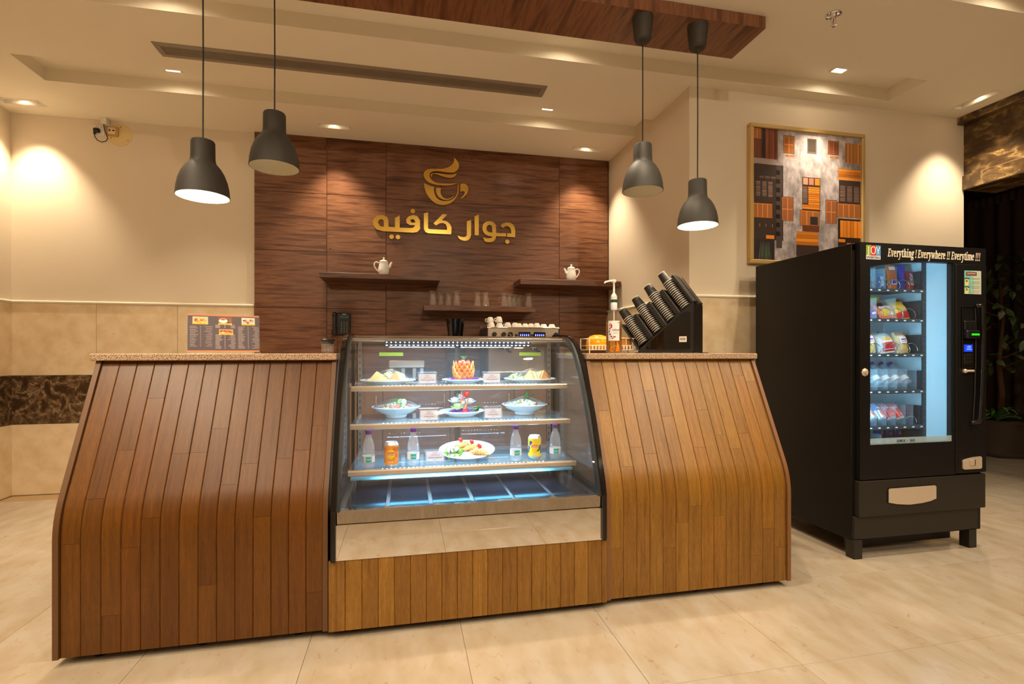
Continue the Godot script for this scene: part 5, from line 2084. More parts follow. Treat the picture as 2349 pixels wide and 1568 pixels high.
	# grinder
	var gr := thing("coffee_grinder", "black coffee grinder with a smoked hopper beside the espresso machine", "grinder", V(0.420, 0.90, -4.32))
	st = mb()
	box(st, V(0, 0.17, 0), V(0.15, 0.34, 0.24), 0.02)
	obj("body", st, M.machine_navy, gr)
	st = mb()
	lathe(st, P2([0.050, 0.345, 0.060, 0.36, 0.076, 0.50, 0.083, 0.530, 0.080, 0.532, 0.070, 0.50, 0.055, 0.36]), 32)
	obj("hopper", st, M.smoke_glass, gr)
	st = mb()
	lathe(st, P2([0.0, 0.338, 0.054, 0.338, 0.056, 0.352, 0.0, 0.354]), 28)
	obj("collar", st, M.black_plastic, gr)


func sockets() -> void:
	var z := BACK
	var s := thing("wall_socket", "white switched wall socket with a black plug near the ceiling", "socket", V(-2.475, 2.982, z))
	var st := mb()
	box(st, V(0, 0, 0.006), V(0.086, 0.086, 0.012), 0.003)
	obj("plate", st, M.white_paint, s)
	st = mb()
	box(st, V(0.020, 0.025, 0.013), V(0.012, 0.018, 0.004), 0.001, T(Vector3.ZERO))
	obj("switch", st, M.cream_plastic, s)
	st = mb()
	box(st, V(-0.010, 0.028, 0.0124), V(0.016, 0.003, 0.001))
	obj("red_mark", st, M.ink_red, s)
	var p := thing("power_plug", "black plug and looping lead in the wall socket by the ceiling", "plug", V(-2.485, 2.970, z + 0.012))
	st = mb()
	box(st, V(0.008, 0, 0.02), V(0.045, 0.036, 0.032), 0.008)
	box(st, V(-0.008, -0.022, 0.018), V(0.018, 0.022, 0.020), 0.006)
	obj("plug", st, M.black_plastic, p)
	st = mb()
	tube(st, [V(-0.010, -0.030, 0.018), V(-0.006, -0.055, 0.016), V(0.012, -0.080, 0.012), V(0.042, -0.090, 0.012), V(0.072, -0.080, 0.012), V(0.082, -0.058, 0.010), V(0.074, -0.025, 0.010), V(0.060, 0.010, 0.010), V(0.058, 0.040, 0.018), V(0.064, 0.048, 0.03)], 0.0032, 8)
	obj("lead", st, M.black_plastic, p)
	var d := thing("data_socket", "brass-framed double data socket over the round cover plate", "socket", V(-2.373, 2.978, z + 0.004))
	st = mb()
	box(st, V(0, 0, 0.006), V(0.088, 0.078, 0.014), 0.004)
	obj("plate", st, M.dull_gold, d)
	st = mb()
	box(st, V(-0.004, 0.004, 0.0135), V(0.052, 0.056, 0.002), 0.001)
	obj("insert", st, M.cream_plastic, d)
	for x in [-0.018, 0.010]:
		st = mb()
		box(st, V(x, 0.006, 0.0148), V(0.013, 0.012, 0.001))
		obj("port", st, M.vent_dark, d)
	var c := thing("cover_plate", "round cream cover plate behind the data socket", "cover", V(-2.325, 2.955, z))
	st = mb()
	lathe(st, P2([0.0, 0.0, 0.092, 0.0, 0.092, 0.002, 0.090, 0.0035, 0.0, 0.0035]), 40, Transform3D(Basis(V(1, 0, 0), PI / 2), Vector3.ZERO))
	obj("disc", st, M.patch_cream, c)
	st = mb()
	for q in [[0.008, 0.068], [0.062, -0.040], [-0.062, -0.028]]: blob(st, V(q[0], q[1], 0.004), V(0.004, 0.004, 0.001), 0, Basis.IDENTITY, 8, 4)
	obj("screws", st, M.vent_dark, c)
	var a := thing("cable_box", "small white cable box between the ceiling and the sockets", "box", V(-2.415, 3.045, z))
	st = mb()
	box(st, V(0, 0, 0.030), V(0.044, 0.050, 0.060), 0.003)
	obj("box", st, M.white_paint, a)


# ---------------------------------------------------------------- the gilt sign

const SIGN := {
	"steam": [0.451, 2.974, 0.475, 2.951, 0.493, 2.924, 0.497, 2.896, 0.490, 2.869, 0.472, 2.848, 0.450, 2.833, 0.421, 2.828, 0.375, 2.829, 0.330, 2.833, 0.285, 2.834, 0.251, 2.827, 0.231, 2.813, 0.223, 2.795, 0.226, 2.776, 0.237, 2.756, 0.257, 2.738, 0.285, 2.726, 0.324, 2.723, 0.370, 2.723, 0.415, 2.726, 0.461, 2.732, 0.487, 2.738, 0.461, 2.725, 0.427, 2.714, 0.387, 2.706, 0.341, 2.703, 0.296, 2.704, 0.257, 2.710, 0.223, 2.721, 0.195, 2.739, 0.177, 2.761, 0.169, 2.786, 0.171, 2.811, 0.186, 2.832, 0.206, 2.844, 0.234, 2.851, 0.285, 2.854, 0.330, 2.857, 0.364, 2.864, 0.398, 2.878, 0.427, 2.899, 0.447, 2.926, 0.452, 2.950],
	"wisp": [0.248, 2.768, 0.237, 2.782, 0.235, 2.799, 0.245, 2.809, 0.265, 2.814, 0.302, 2.815, 0.347, 2.811, 0.392, 2.809, 0.438, 2.814, 0.467, 2.823, 0.477, 2.830, 0.470, 2.810, 0.455, 2.795, 0.432, 2.783, 0.404, 2.779, 0.370, 2.782, 0.330, 2.792, 0.296, 2.802, 0.271, 2.807, 0.254, 2.804, 0.245, 2.794, 0.245, 2.780],
	"cup": [0.171, 2.715, 0.195, 2.705, 0.228, 2.693, 0.265, 2.687, 0.263, 2.662, 0.267, 2.628, 0.279, 2.597, 0.296, 2.578, 0.319, 2.565, 0.347, 2.559, 0.381, 2.561, 0.415, 2.570, 0.444, 2.588, 0.467, 2.612, 0.481, 2.642, 0.484, 2.688, 0.487, 2.728, 0.493, 2.731, 0.494, 2.688, 0.491, 2.648, 0.478, 2.613, 0.455, 2.577, 0.427, 2.549, 0.392, 2.531, 0.353, 2.521, 0.313, 2.522, 0.279, 2.533, 0.245, 2.555, 0.217, 2.585, 0.195, 2.620, 0.179, 2.662, 0.172, 2.695],
	"crescent": [0.284, 2.681, 0.331, 2.680, 0.324, 2.654, 0.325, 2.629, 0.336, 2.606, 0.353, 2.590, 0.375, 2.582, 0.404, 2.585, 0.430, 2.598, 0.454, 2.618, 0.438, 2.596, 0.412, 2.579, 0.381, 2.569, 0.347, 2.573, 0.319, 2.585, 0.296, 2.607, 0.285, 2.635, 0.281, 2.660],
	"handle": [0.509, 2.727, 0.530, 2.734, 0.553, 2.733, 0.573, 2.720, 0.584, 2.697, 0.583, 2.671, 0.573, 2.645, 0.556, 2.621, 0.536, 2.602, 0.516, 2.593, 0.513, 2.597, 0.533, 2.616, 0.547, 2.637, 0.550, 2.655, 0.539, 2.664, 0.521, 2.662, 0.509, 2.656],
	"jeem": [0.892, 2.358, 0.920, 2.383, 0.953, 2.392, 0.989, 2.390, 1.016, 2.374, 1.031, 2.351, 1.038, 2.319, 1.037, 2.253, 0.957, 2.253, 0.957, 2.287, 0.998, 2.289, 0.996, 2.320, 0.986, 2.343, 0.965, 2.356, 0.941, 2.355, 0.917, 2.336],
	"waw": [0.719, 2.332, 0.725, 2.359, 0.742, 2.380, 0.769, 2.392, 0.804, 2.394, 0.834, 2.382, 0.849, 2.359, 0.851, 2.286, 0.948, 2.288, 0.948, 2.256, 0.850, 2.254, 0.847, 2.234, 0.834, 2.210, 0.810, 2.197, 0.781, 2.193, 0.748, 2.197, 0.736, 2.211, 0.723, 2.239, 0.745, 2.232, 0.775, 2.231, 0.804, 2.237, 0.816, 2.250, 0.781, 2.253, 0.748, 2.264, 0.728, 2.286, 0.719, 2.312],
	"waw_hole": [0.757, 2.325, 0.763, 2.346, 0.781, 2.359, 0.801, 2.357, 0.812, 2.340, 0.813, 2.287, 0.781, 2.289, 0.762, 2.302],
	"alif": [0.643, 2.433, 0.684, 2.451, 0.684, 2.255, 0.645, 2.254],
	"reh": [0.570, 2.382, 0.611, 2.395, 0.611, 2.257, 0.602, 2.225, 0.582, 2.204, 0.556, 2.196, 0.524, 2.200, 0.498, 2.214, 0.481, 2.245, 0.507, 2.235, 0.536, 2.231, 0.559, 2.236, 0.570, 2.252],
	"kaf": [0.260, 2.346, 0.344, 2.437, 0.387, 2.435, 0.336, 2.378, 0.364, 2.378, 0.392, 2.367, 0.415, 2.345, 0.427, 2.317, 0.424, 2.251, 0.212, 2.252, 0.186, 2.262, 0.174, 2.284, 0.171, 2.304, 0.171, 2.434, 0.210, 2.448, 0.210, 2.300, 0.220, 2.291, 0.384, 2.291, 0.384, 2.318, 0.373, 2.343, 0.347, 2.354, 0.319, 2.350, 0.282, 2.328],
	"feh": [0.010, 2.367, 0.032, 2.398, 0.075, 2.415, 0.112, 2.405, 0.136, 2.367, 0.136, 2.286, 0.112, 2.258, 0.075, 2.250, -0.196, 2.250, -0.252, 2.263, -0.278, 2.294, -0.286, 2.330, -0.278, 2.366, -0.245, 2.390, -0.196, 2.396, -0.161, 2.384, -0.147, 2.352, -0.147, 2.293, -0.090, 2.292, -0.090, 2.377, -0.047, 2.404, -0.047, 2.291, 0.046, 2.291, 0.078, 2.298, 0.090, 2.320, 0.046, 2.318, 0.015, 2.335],
	"feh_hole": [0.046, 2.364, 0.068, 2.376, 0.087, 2.366, 0.093, 2.345, 0.061, 2.341],
	"heh_hole": [-0.241, 2.328, -0.230, 2.352, -0.207, 2.361, -0.190, 2.348, -0.188, 2.293, -0.221, 2.294],
}


func build_sign() -> void:
	var zf := -4.752
	var t := thing("gold_emblem", "polished gold steaming coffee cup emblem fixed on the walnut wall", "emblem")
	for k in ["steam", "wisp", "cup", "crescent", "handle"]:
		var st := mb()
		extrude(st, poly_of(SIGN[k]), 0.012, T(V(0, 0, zf)), false)
		obj(k, st, M.gold, t)
	st_off(t, zf)
	t = thing("gold_lettering", "polished gold Arabic lettering under the coffee cup emblem", "lettering")
	for k in ["jeem", "waw", "alif", "reh", "kaf", "feh"]:
		var parts := [poly_of(SIGN[k])]
		if k == "waw": parts = holed(parts[0], poly_of(SIGN["waw_hole"]))
		if k == "feh":
			var more := []
			for p in holed(parts[0], poly_of(SIGN["feh_hole"])): more.append_array(holed(p, poly_of(SIGN["heh_hole"])))
			parts = more
		var st := mb()
		for p in parts: extrude(st, p, 0.012, T(V(0, 0, zf)))
		obj("letter", st, M.gold, t)
	for q in [[0.960, 2.207], [0.071, 2.449], [-0.120, 2.204], [-0.063, 2.204]]:
		var st := mb()
		extrude(st, circle(Vector2(q[0], q[1]), 0.0205, 24), 0.012, T(V(0, 0, zf)))
		obj("dot", st, M.gold, t)
	var st := mb()
	for q in [[0.9, 2.30], [0.6, 2.30], [0.45, 2.30], [0.25, 2.32], [-0.03, 2.30], [-0.2, 2.3]]: box2(st, V(q[0] - 0.004, q[1] - 0.004, -4.775), V(q[0] + 0.004, q[1] + 0.004, zf - 0.011))
	obj("spacers", st, M.groove, t)


func st_off(t: Node, _z: float) -> void:
	var st := mb()
	for q in [[0.33, 2.70], [0.42, 2.95], [0.56, 2.62]]: box2(st, V(q[0] - 0.004, q[1] - 0.004, -4.775), V(q[0] + 0.004, q[1] + 0.004, -4.763))
	obj("spacers", st, M.groove, t)


func poly_of(a: Array) -> PackedVector2Array:
	var p := PackedVector2Array()
	for q in P2(a): p.append(q)
	return p


# ---------------------------------------------------------------- lamps and fittings overhead

func build_pendants() -> void:
	var s := thing("hanging_panel", "walnut ceiling raft that carries the four pendant lamps", "ceiling panel")
	var st := mb()
	box2(st, V(-1.32, 3.0, -2.838), V(2.02, 3.069, -2.530), 0.0015)
	obj("board", st, M.walnut_canopy, s)
	var list := [[-0.918, 1.870, 1, "dark grey pendant lamp hanging low and lit over the menu card side"], [-0.609, 2.028, 0, "dark grey unlit pendant lamp hanging higher, before the edge of the walnut wall"], [1.290, 2.040, 0, "dark grey unlit pendant lamp hanging higher, before the niche corner"], [1.628, 1.866, 1, "dark grey pendant lamp hanging low and lit over the cup dispenser"]]
	for q in list:
		var t := thing("pendant_lamp", q[3], "lamp", V(q[0], 3.0, -2.595), 0.0, "dark grey pendant lamps")
		var b: float = q[1] - 3.0
		st = mb()
		lathe(st, P2([0.0, -0.148, 0.009, -0.148, 0.010, -0.132, 0.036, -0.130, 0.044, -0.122, 0.047, -0.110, 0.0575, 0.0]), 32)
		obj("canopy", st, M.lamp_shade, t)
		st = mb()
		tube(st, [V(0, -0.14, 0), V(0.001, (b + 0.26 - 0.14) * 0.5, 0), V(0, b + 0.255, 0)], 0.0034, 8)
		obj("cord", st, M.black_plastic, t)
		st = mb()
		lathe(st, P2([0.1085, b, 0.1115, b + 0.0008, 0.1105, b + 0.012, 0.1080, b + 0.040, 0.1010, b + 0.075, 0.0890, b + 0.108, 0.0740, b + 0.134, 0.0600, b + 0.150, 0.0560, b + 0.156, 0.0525, b + 0.166, 0.0510, b + 0.180, 0.0500, b + 0.252, 0.0470, b + 0.2585, 0.010, b + 0.262, 0.0, b + 0.262]), 48)
		obj("shade", st, M.lamp_shade, t)
		st = mb()
		lathe(st, P2([0.0, b + 0.250, 0.046, b + 0.248, 0.0475, b + 0.180, 0.0500, b + 0.160, 0.0720, b + 0.131, 0.0868, b + 0.106, 0.0988, b + 0.074, 0.1060, b + 0.040, 0.1085, b + 0.012, 0.1090, b + 0.0005]), 48)
		obj("white_lining", st, M.lamp_white, t)
		st = mb()
		lathe(st, P2([0.0, b + 0.10, 0.016, b + 0.104, 0.028, b + 0.120, 0.030, b + 0.138, 0.022, b + 0.160, 0.014, b + 0.180, 0.0135, b + 0.205, 0.0, b + 0.205]), 24)
		obj("bulb", st, M.bulb_glow if q[2] else M.lamp_white, t)
		if q[2]:
			var l := OmniLight3D.new()
			l.name = "pendant_light"
			l.light_color = WARM
			l.light_energy = 0.30
			l.light_size = 0.025
			l.omni_range = 12.0
			l.omni_attenuation = 2.0
			l.shadow_enabled = true
			l.position = V(q[0], q[1] + 0.132, -2.595)
			add_child(l, true)


func build_ceiling_things() -> void:
	var t := thing("air_vent", "long grey linear air vent set in the ceiling between two coves", "vent")
	var x0 := -1.538
	var x1 := 1.008
	var z0 := -3.680
	var z1 := -3.519
	var st := mb()
	box2(st, V(x0, CEIL - 0.005, z0), V(x1, CEIL + 0.006, z0 + 0.034), 0.002)
	box2(st, V(x0, CEIL - 0.005, z1 - 0.034), V(x1, CEIL + 0.006, z1), 0.002)
	box2(st, V(x0, CEIL - 0.005, z0 + 0.034), V(x0 + 0.036, CEIL + 0.006, z1 - 0.034))
	box2(st, V(x1 - 0.036, CEIL - 0.005, z0 + 0.034), V(x1, CEIL + 0.006, z1 - 0.034))
	obj("frame", st, M.vent_grey, t)
	for i in 7:
		st = mb()
		var z := z0 + 0.041 + i * 0.0132
		box(st, V((x0 + x1) * 0.5, CEIL + 0.004, z), V(x1 - x0 - 0.07, 0.012, 0.0074), 0.0)
		obj("slat", st, M.vent_grey, t)
	st = mb()
	box2(st, V(x0 + 0.034, CEIL + 0.03, z0 + 0.03), V(x1 - 0.034, CEIL + 0.036, z1 - 0.03))
	obj("duct", st, M.vent_dark, t)
	# sprinkler head
	t = thing("sprinkler", "chrome sprinkler head on the ceiling above the vending machine", "sprinkler", V(2.385, CEIL, -2.437))
	st = mb()
	lathe(st, P2([0.012, -0.004, 0.030, -0.006, 0.036, -0.010, 0.041, -0.006, 0.042, 0.0]), 32)
	obj("rosette", st, M.chrome, t)
	st = mb()
	lathe(st, P2([0.0, -0.026, 0.010, -0.026, 0.012, -0.012, 0.018, -0.008, 0.018, 0.0]), 20)
	obj("neck", st, M.chrome, t)
	st = mb()
	for s in [-1, 1]: tube(st, [V(s * 0.010, -0.022, 0), V(s * 0.016, -0.036, 0), V(s * 0.010, -0.052, 0), V(0, -0.058, 0)], 0.0026, 8)
	obj("arms", st, M.chrome, t)
	st = mb()
	tube(st, [V(0, -0.024, 0), V(0, -0.054, 0)], 0.0028, 8)
	obj("glass_bulb", st, M.ink_red, t)
	for k in 12:
		st = mb()
		var a := TAU * k / 12.0
		box(st, V(0, 0, 0.013), V(0.005, 0.0016, 0.012), 0.0, T(V(0, -0.061, 0), 0, a, 0) * T(Vector3.ZERO, 0.25, 0, 0))
		obj("deflector_tooth", st, M.chrome, t)
	st = mb()
	lathe(st, P2([0.0, -0.063, 0.010, -0.062, 0.010, -0.059, 0.0, -0.058]), 16)
	obj("deflector", st, M.chrome, t)


# ---------------------------------------------------------------- the framed photograph of old wooden windows

func picture_image() -> Image:
	var w := 560
	var h := 576
	var im := print_image(w, h, C8(176, 164, 168))
	var n := FastNoiseLite.new()
	n.seed = 12
	n.frequency = 0.012
	n.fractal_octaves = 5
	var n2 := FastNoiseLite.new()
	n2.seed = 4
	n2.frequency = 0.03
	n2.fractal_octaves = 4
	for y in h:
		for x in w:
			var v := n.get_noise_2d(x, y) * 0.5 + n2.get_noise_2d(x * 1.6, y * 0.8) * 0.25
			var up := clampf(1.0 - y / 240.0, 0.0, 1.0) * clampf(1.0 - absf(x - 330.0) / 200.0, 0.0, 1.0)
			var k := clampf(0.66 + v * 0.42 + up * 0.26, 0.0, 1.0)
			im.set_pixel(x, y, Color(k * 0.98, k * 0.925, k * 0.935))
	var r := RandomNumberGenerator.new()
	r.seed = 3
	# coordinates below come from a 1140 x 1420 drawing grid
	var kx := w / 1140.0
	var ky := h / 1420.0
	var fill := func(x: float, y: float, ww: float, hh: float, c: Color) -> void:
		im.fill_rect(Rect2i(int(x * kx), int(y * ky), maxi(1, int(ww * kx)), maxi(1, int(hh * ky))), c)
	var boards := func(x: float, y: float, ww: float, hh: float, c: Color, n_boards: int, upright: bool) -> void:
		for i in n_boards:
			var q := c * r.randf_range(0.78, 1.12)
			q.a = 1.0
			if upright:
				fill.call(x + ww * i / n_boards, y, ww / n_boards, hh, q)
				fill.call(x + ww * i / n_boards, y, 3, hh, c * 0.45)
			else:
				fill.call(x, y + hh * i / n_boards, ww, hh / n_boards, q)
				fill.call(x, y + hh * i / n_boards, ww, 3, c * 0.5)
	var lattice := func(x: float, y: float, ww: float, hh: float, nx: int, ny: int, c: Color) -> void:
		fill.call(x - 6, y - 8, ww + 12, hh + 14, c * 0.42)
		var px := int(ww * kx / nx)
		var py := int(hh * ky / ny)
		for i in nx:
			for j in ny:
				for b in py:
					for a in px:
						var d := (a + b) if (i + j) % 2 == 0 else (a - b + 600)
						var q: Color = c * (1.0 if d % 4 < 2 else 0.62)
						if a < 2 or b < 2 or a > px - 2 or b > py - 2: q = c * 1.22
						q.a = 1.0
						im.set_pixel(clampi(int(x * kx) + i * px + a, 0, w - 1), clampi(int(y * ky) + j * py + b, 0, h - 1), q)
	var wood := C8(196, 122, 66)
	var amber := C8(232, 140, 48)
	var dark := C8(62, 50, 46)
	# left house
	boards.call(0, 0, 255, 325, C8(128, 62, 40), 12, true)
	fill.call(90, 0, 40, 320, C8(40, 24, 20))
	lattice.call(4, 6, 84, 110, 2, 1, wood)
	fill.call(0, 330, 240, 50, C8(170, 150, 144))
	fill.call(0, 385, 310, 820, dark)
	fill.call(240, 385, 60, 900, C8(78, 68, 68))
	for i in 3: boards.call(34 + i * 62, 570, 44, 165, C8(140, 112, 104), 14, false)
	for i in 3: fill.call(66 + i * 60, 515, 48, 24, C8(104, 86, 78))
	lattice.call(0, 812, 200, 152, 4, 1, wood)
	for i in 3: fill.call(68 + i * 64, 1030, 8, 34, C8(190, 130, 84))
	fill.call(136, 1150, 84, 40, amber)
	for i in 8: fill.call(236, 440 + i * 95, 44, 50, C8(36, 30, 30))
	fill.call(0, 1200, 220, 220, C8(54, 44, 48))
	for i in 60:
		var gx := 60.0 + r.randf() * 120.0
		var gy := 1210.0 + r.randf() * 120.0
		for k in 26: fill.call(gx + (k - 13) * (gx - 120.0) * 0.012, gy + k * 6.0, 4, 7, C8(84, 104, 80))
	# upper row
	lattice.call(318, 60, 104, 180, 2, 2, wood)
	for i in 2: fill.call(330 + i * 50, 262, 44, 24, wood)
	fill.call(560, 60, 100, 170, C8(116, 102, 92))
	fill.call(570, 68, 78, 140, C8(84, 74, 66))
	lattice.call(788, 70, 106, 140, 2, 1, C8(176, 104, 70))
	for i in 2: fill.call(804 + i * 54, 234, 40, 26, wood)
	boards.call(970, 70, 170, 220, C8(206, 134, 70), 9, true)
	# right house
	boards.call(894, 360, 246, 128, amber, 4, false)
	fill.call(900, 490, 240, 260, C8(66, 52, 48))
	for i in 3: boards.call(914 + i * 76, 548, 56, 180, C8(134, 110, 100), 16, false)
	lattice.call(886, 752, 250, 150, 4, 1, wood)
	fill.call(890, 920, 250, 330, C8(52, 40, 36))
	boards.call(912, 940, 228, 190, amber, 6, true)
	fill.call(896, 1150, 74, 36, amber)
	boards.call(986, 1190, 154, 40, amber, 3, false)
	# middle bay
	fill.call(508, 490, 192, 370, C8(70, 52, 44))
	for i in 3: fill.call(518 + i * 62, 496, 52, 76, [C8(206, 150, 120), C8(190, 130, 112), amber][i])
	boards.call(574, 590, 122, 240, amber, 11, false)
	boards.call(514, 594, 50, 180, C8(134, 110, 100), 14, false)
	boards.call(510, 790, 186, 50, amber, 2, false)
	lattice.call(490, 860, 196, 158, 3, 1, wood)
	fill.call(594, 920, 80, 92, C8(52, 48, 46))
	lattice.call(300, 728, 112, 252, 2, 2, C8(186, 116, 70))
	lattice.call(762, 728, 112, 252, 2, 2, C8(186, 116, 70))
	fill.call(510, 1020, 180, 70, C8(104, 58, 38))
	boards.call(446, 1090, 232, 150, amber, 4, false)
	fill.call(446, 1240, 238, 180, C8(64, 48, 46))
	for i in 9: fill.call(460 + i * 24, 1240, 4, 180, C8(84, 64, 58))
	return im


func build_picture() -> void:
	var t := thing("picture", "gilt framed photograph of an old house front with wooden lattice windows", "picture")
	var z := -3.31
	var x0 := 2.482
	var x1 := 3.496
	var y0 := 1.803
	var y1 := 2.838
	var f := 0.030
	for q in [[x0, y1 - f, x1, y1], [x0, y0, x1, y0 + f], [x0, y0 + f, x0 + f, y1 - f], [x1 - f, y0 + f, x1, y1 - f]]:
		var st := mb()
		box2(st, V(q[0], q[1], z + 0.001), V(q[2], q[3], z + 0.042), 0.004)
		obj("frame_side", st, M.frame_gilt, t)
	var st := mb()
	box2(st, V(x0 + 0.01, y0 + 0.01, z + 0.001), V(x1 - 0.01, y1 - 0.01, z + 0.012))
	obj("backing", st, M.vent_dark, t)
	st = mb()
	quad(st, V(x0 + f, y0 + f, z + 0.026), V(x1 - f, y0 + f, z + 0.026), V(x1 - f, y1 - f, z + 0.026), V(x0 + f, y1 - f, z + 0.026), V(0, 0, 1))
	quad(st, V(x0 + f, y0 + f, z + 0.020), V(x1 - f, y0 + f, z + 0.020), V(x1 - f, y1 - f, z + 0.020), V(x0 + f, y1 - f, z + 0.020), V(0, 0, -1))
	obj("print", st, print_mat("picture_print", picture_image(), 0.30), t)


# ---------------------------------------------------------------- plants in the dark lobby

func build_plants() -> void:
	sm("curtain_cloth", C8(74, 56, 50), 0.9)
	sm("planter_brown", C8(70, 58, 48), 0.5)
	sm("soil", C8(40, 30, 24), 0.9)
	sm("trunk", C8(92, 60, 42), 0.8)
	sm("leaf_dark", C8(70, 88, 46), 0.45)
	sm("leaf_dull", C8(92, 96, 58), 0.5)
	sm("fern", C8(84, 136, 52), 0.5)
	var c := thing("curtain", "dark brown gathered curtain in the unlit lobby", "curtain")
	var st := mb()
	sheet(st, 150, 8, func(u, v):
		var z: float = -6.0 + u * 2.6
		return V(7.16 + 0.035 * sin(u * 95.0) * (0.6 + 0.4 * sin(u * 31.0)), 0.02 + v * 3.05, z), 0.004)
	obj("cloth", st, M.curtain_cloth, c)
	st = mb()
	sheet(st, 150, 3, func(u, v):
		var z: float = -6.0 + u * 2.6
		return V(7.12 + 0.014 * sin(u * 210.0) - 0.012 * sin(v * PI), 2.97 + v * 0.11, z), 0.003)
	obj("heading", st, M.curtain_cloth, c)
	# six-sided planter
	var at := V(6.63, 0, -4.49)
	var p := thing("planter", "dark six-sided planter standing in the unlit lobby behind the vending machine", "planter", at)
	st = mb()
	lathe(st, P2([0.0, 0.0, 0.40, 0.0, 0.415, 0.02, 0.415, 0.04, 0.40, 0.05, 0.405, 0.385, 0.41, 0.40, 0.375, 0.40, 0.372, 0.36, 0.0, 0.36]), 6, T(Vector3.ZERO, 0, 0.07, 0))
	obj("box", st, M.planter_brown, p)
	st = mb()
	lathe(st, P2([0.37, 0.355, 0.2, 0.37, 0.0, 0.375]), 12)
	obj("soil", st, M.soil, p)
	var tr := thing("indoor_tree", "tall dark leafy indoor tree rising from the six-sided planter", "tree", at)
	st = mb()
	tube(st, [V(0, 0.36, 0), V(0.02, 0.7, 0.01), V(-0.01, 1.0, 0.0), V(0.02, 1.5, 0.02), V(0.0, 2.05, 0.0)], 0.035, 10, false, 0.012)
	obj("trunk", st, M.trunk, tr)
	var leaves := []
	for k in 3:
		st = mb()
		sheet(st, 2, 5, func(u, v):
			var w: float = 0.030 * sin(PI * clampf(0.04 + 0.96 * v, 0, 1)) * (1.0 - 0.25 * v) + 0.0005
			return V((u - 0.5) * 2.0 * w, -0.25 * v * v * 0.13 - absf(u - 0.5) * 0.006 + 0.010 * sin(v * 5.0 + k), v * (0.12 + 0.02 * k)))
		leaves.append(done(st))
	var r := RandomNumberGenerator.new()
	r.seed = 77
	for i in 9:
		st = mb()
		var a := TAU * i / 9.0
		var y := 0.95 + 0.12 * i
		tube(st, [V(0, y, 0), V(sin(a) * 0.22, y + 0.12, cos(a) * 0.22), V(sin(a) * 0.40, y + 0.14, cos(a) * 0.40)], 0.010, 6, false, 0.003)
		obj("branch", st, M.trunk, tr)
	for i in 290:
		var a := r.randf() * TAU
		var y := 0.92 + r.randf() * 1.35
		var reach := 0.40 * (1.0 - pow(absf(y - 1.55) / 0.95, 2.0)) + 0.12
		var d := reach * (0.30 + 0.70 * sqrt(r.randf()))
		var o := obj("leaf", leaves[r.randi() % 3], M.leaf_dull if r.randf() < 0.4 else M.leaf_dark, tr, Transform3D(Basis.from_euler(V(r.randf_range(-0.3, 0.9), a + r.randf_range(-0.9, 0.9), r.randf_range(-0.6, 0.6))), V(sin(a) * d, y, cos(a) * d)))
	var f := thing("fern", "bright green fern at the foot of the indoor tree", "fern", at + V(-0.14, 0.365, 0.06))
	for i in 26:
		st = mb()
		var a := r.randf() * TAU
		var l := r.randf_range(0.20, 0.34)
		var hgt := r.randf_range(0.10, 0.26)
		sheet(st, 2, 7, func(u, v):
			var w: float = 0.016 * sin(PI * clampf(0.05 + 0.95 * v, 0, 1)) + 0.0006
			var side: Vector3 = V(cos(a), 0, -sin(a)) * ((u - 0.5) * 2.0 * w)
			return V(sin(a), 0, cos(a)) * (l * v) + side + V(0, hgt * 2.2 * v - hgt * 1.7 * v * v - absf(u - 0.5) * 0.010, 0))
		obj("frond", st, M.fern, f)


# ---------------------------------------------------------------- the vending machine

const VZ := -2.330     # face of its door
const TRAYS := [1.531, 1.351, 1.141, 0.921, 0.707, 0.625]


func vend_mats() -> void:
	sm("vend_liner", C8(222, 232, 236), 0.5)
	sm("vend_tray", C8(46, 50, 56), 0.45)
	sm("vend_metal", C8(200, 204, 206), 0.25, 1.0)
	sm("lip_grey", C8(52, 56, 60), 0.4)
	sm("flap_steel", C8(224, 206, 184), 0.35, 0.35)
	sm("sticker_green", C8(150, 172, 48), 0.5)
	sm("sticker_red", C8(206, 30, 44), 0.5)
	sm("sticker_blue", C8(92, 160, 206), 0.5)
	sm("wrap_orange", C8(238, 108, 44), 0.35)
	sm("wrap_violet", C8(84, 60, 170), 0.35)
	sm("wrap_blue", C8(50, 44, 176), 0.35)
	sm("wrap_red", C8(206, 28, 44), 0.35)
	sm("wrap_yellow", C8(236, 200, 30), 0.35)
	sm("wrap_cream", C8(232, 206, 120), 0.4)
	sm("wrap_white", C8(240, 238, 236), 0.4)
	sm("wrap_brown", C8(150, 96, 60), 0.4)
	sm("can_red", C8(206, 24, 32), 0.28)
	sm("can_blue", C8(40, 66, 176), 0.28)
	sm("can_navy", C8(24, 28, 84), 0.28)
	sm("can_silver", C8(190, 208, 226), 0.3, 0.5)
	glass_pane("divider_clear", C8(215, 225, 235), 0.10, 0.7)
	glass_pane("glass_band", C8(190, 215, 225), 0.55)


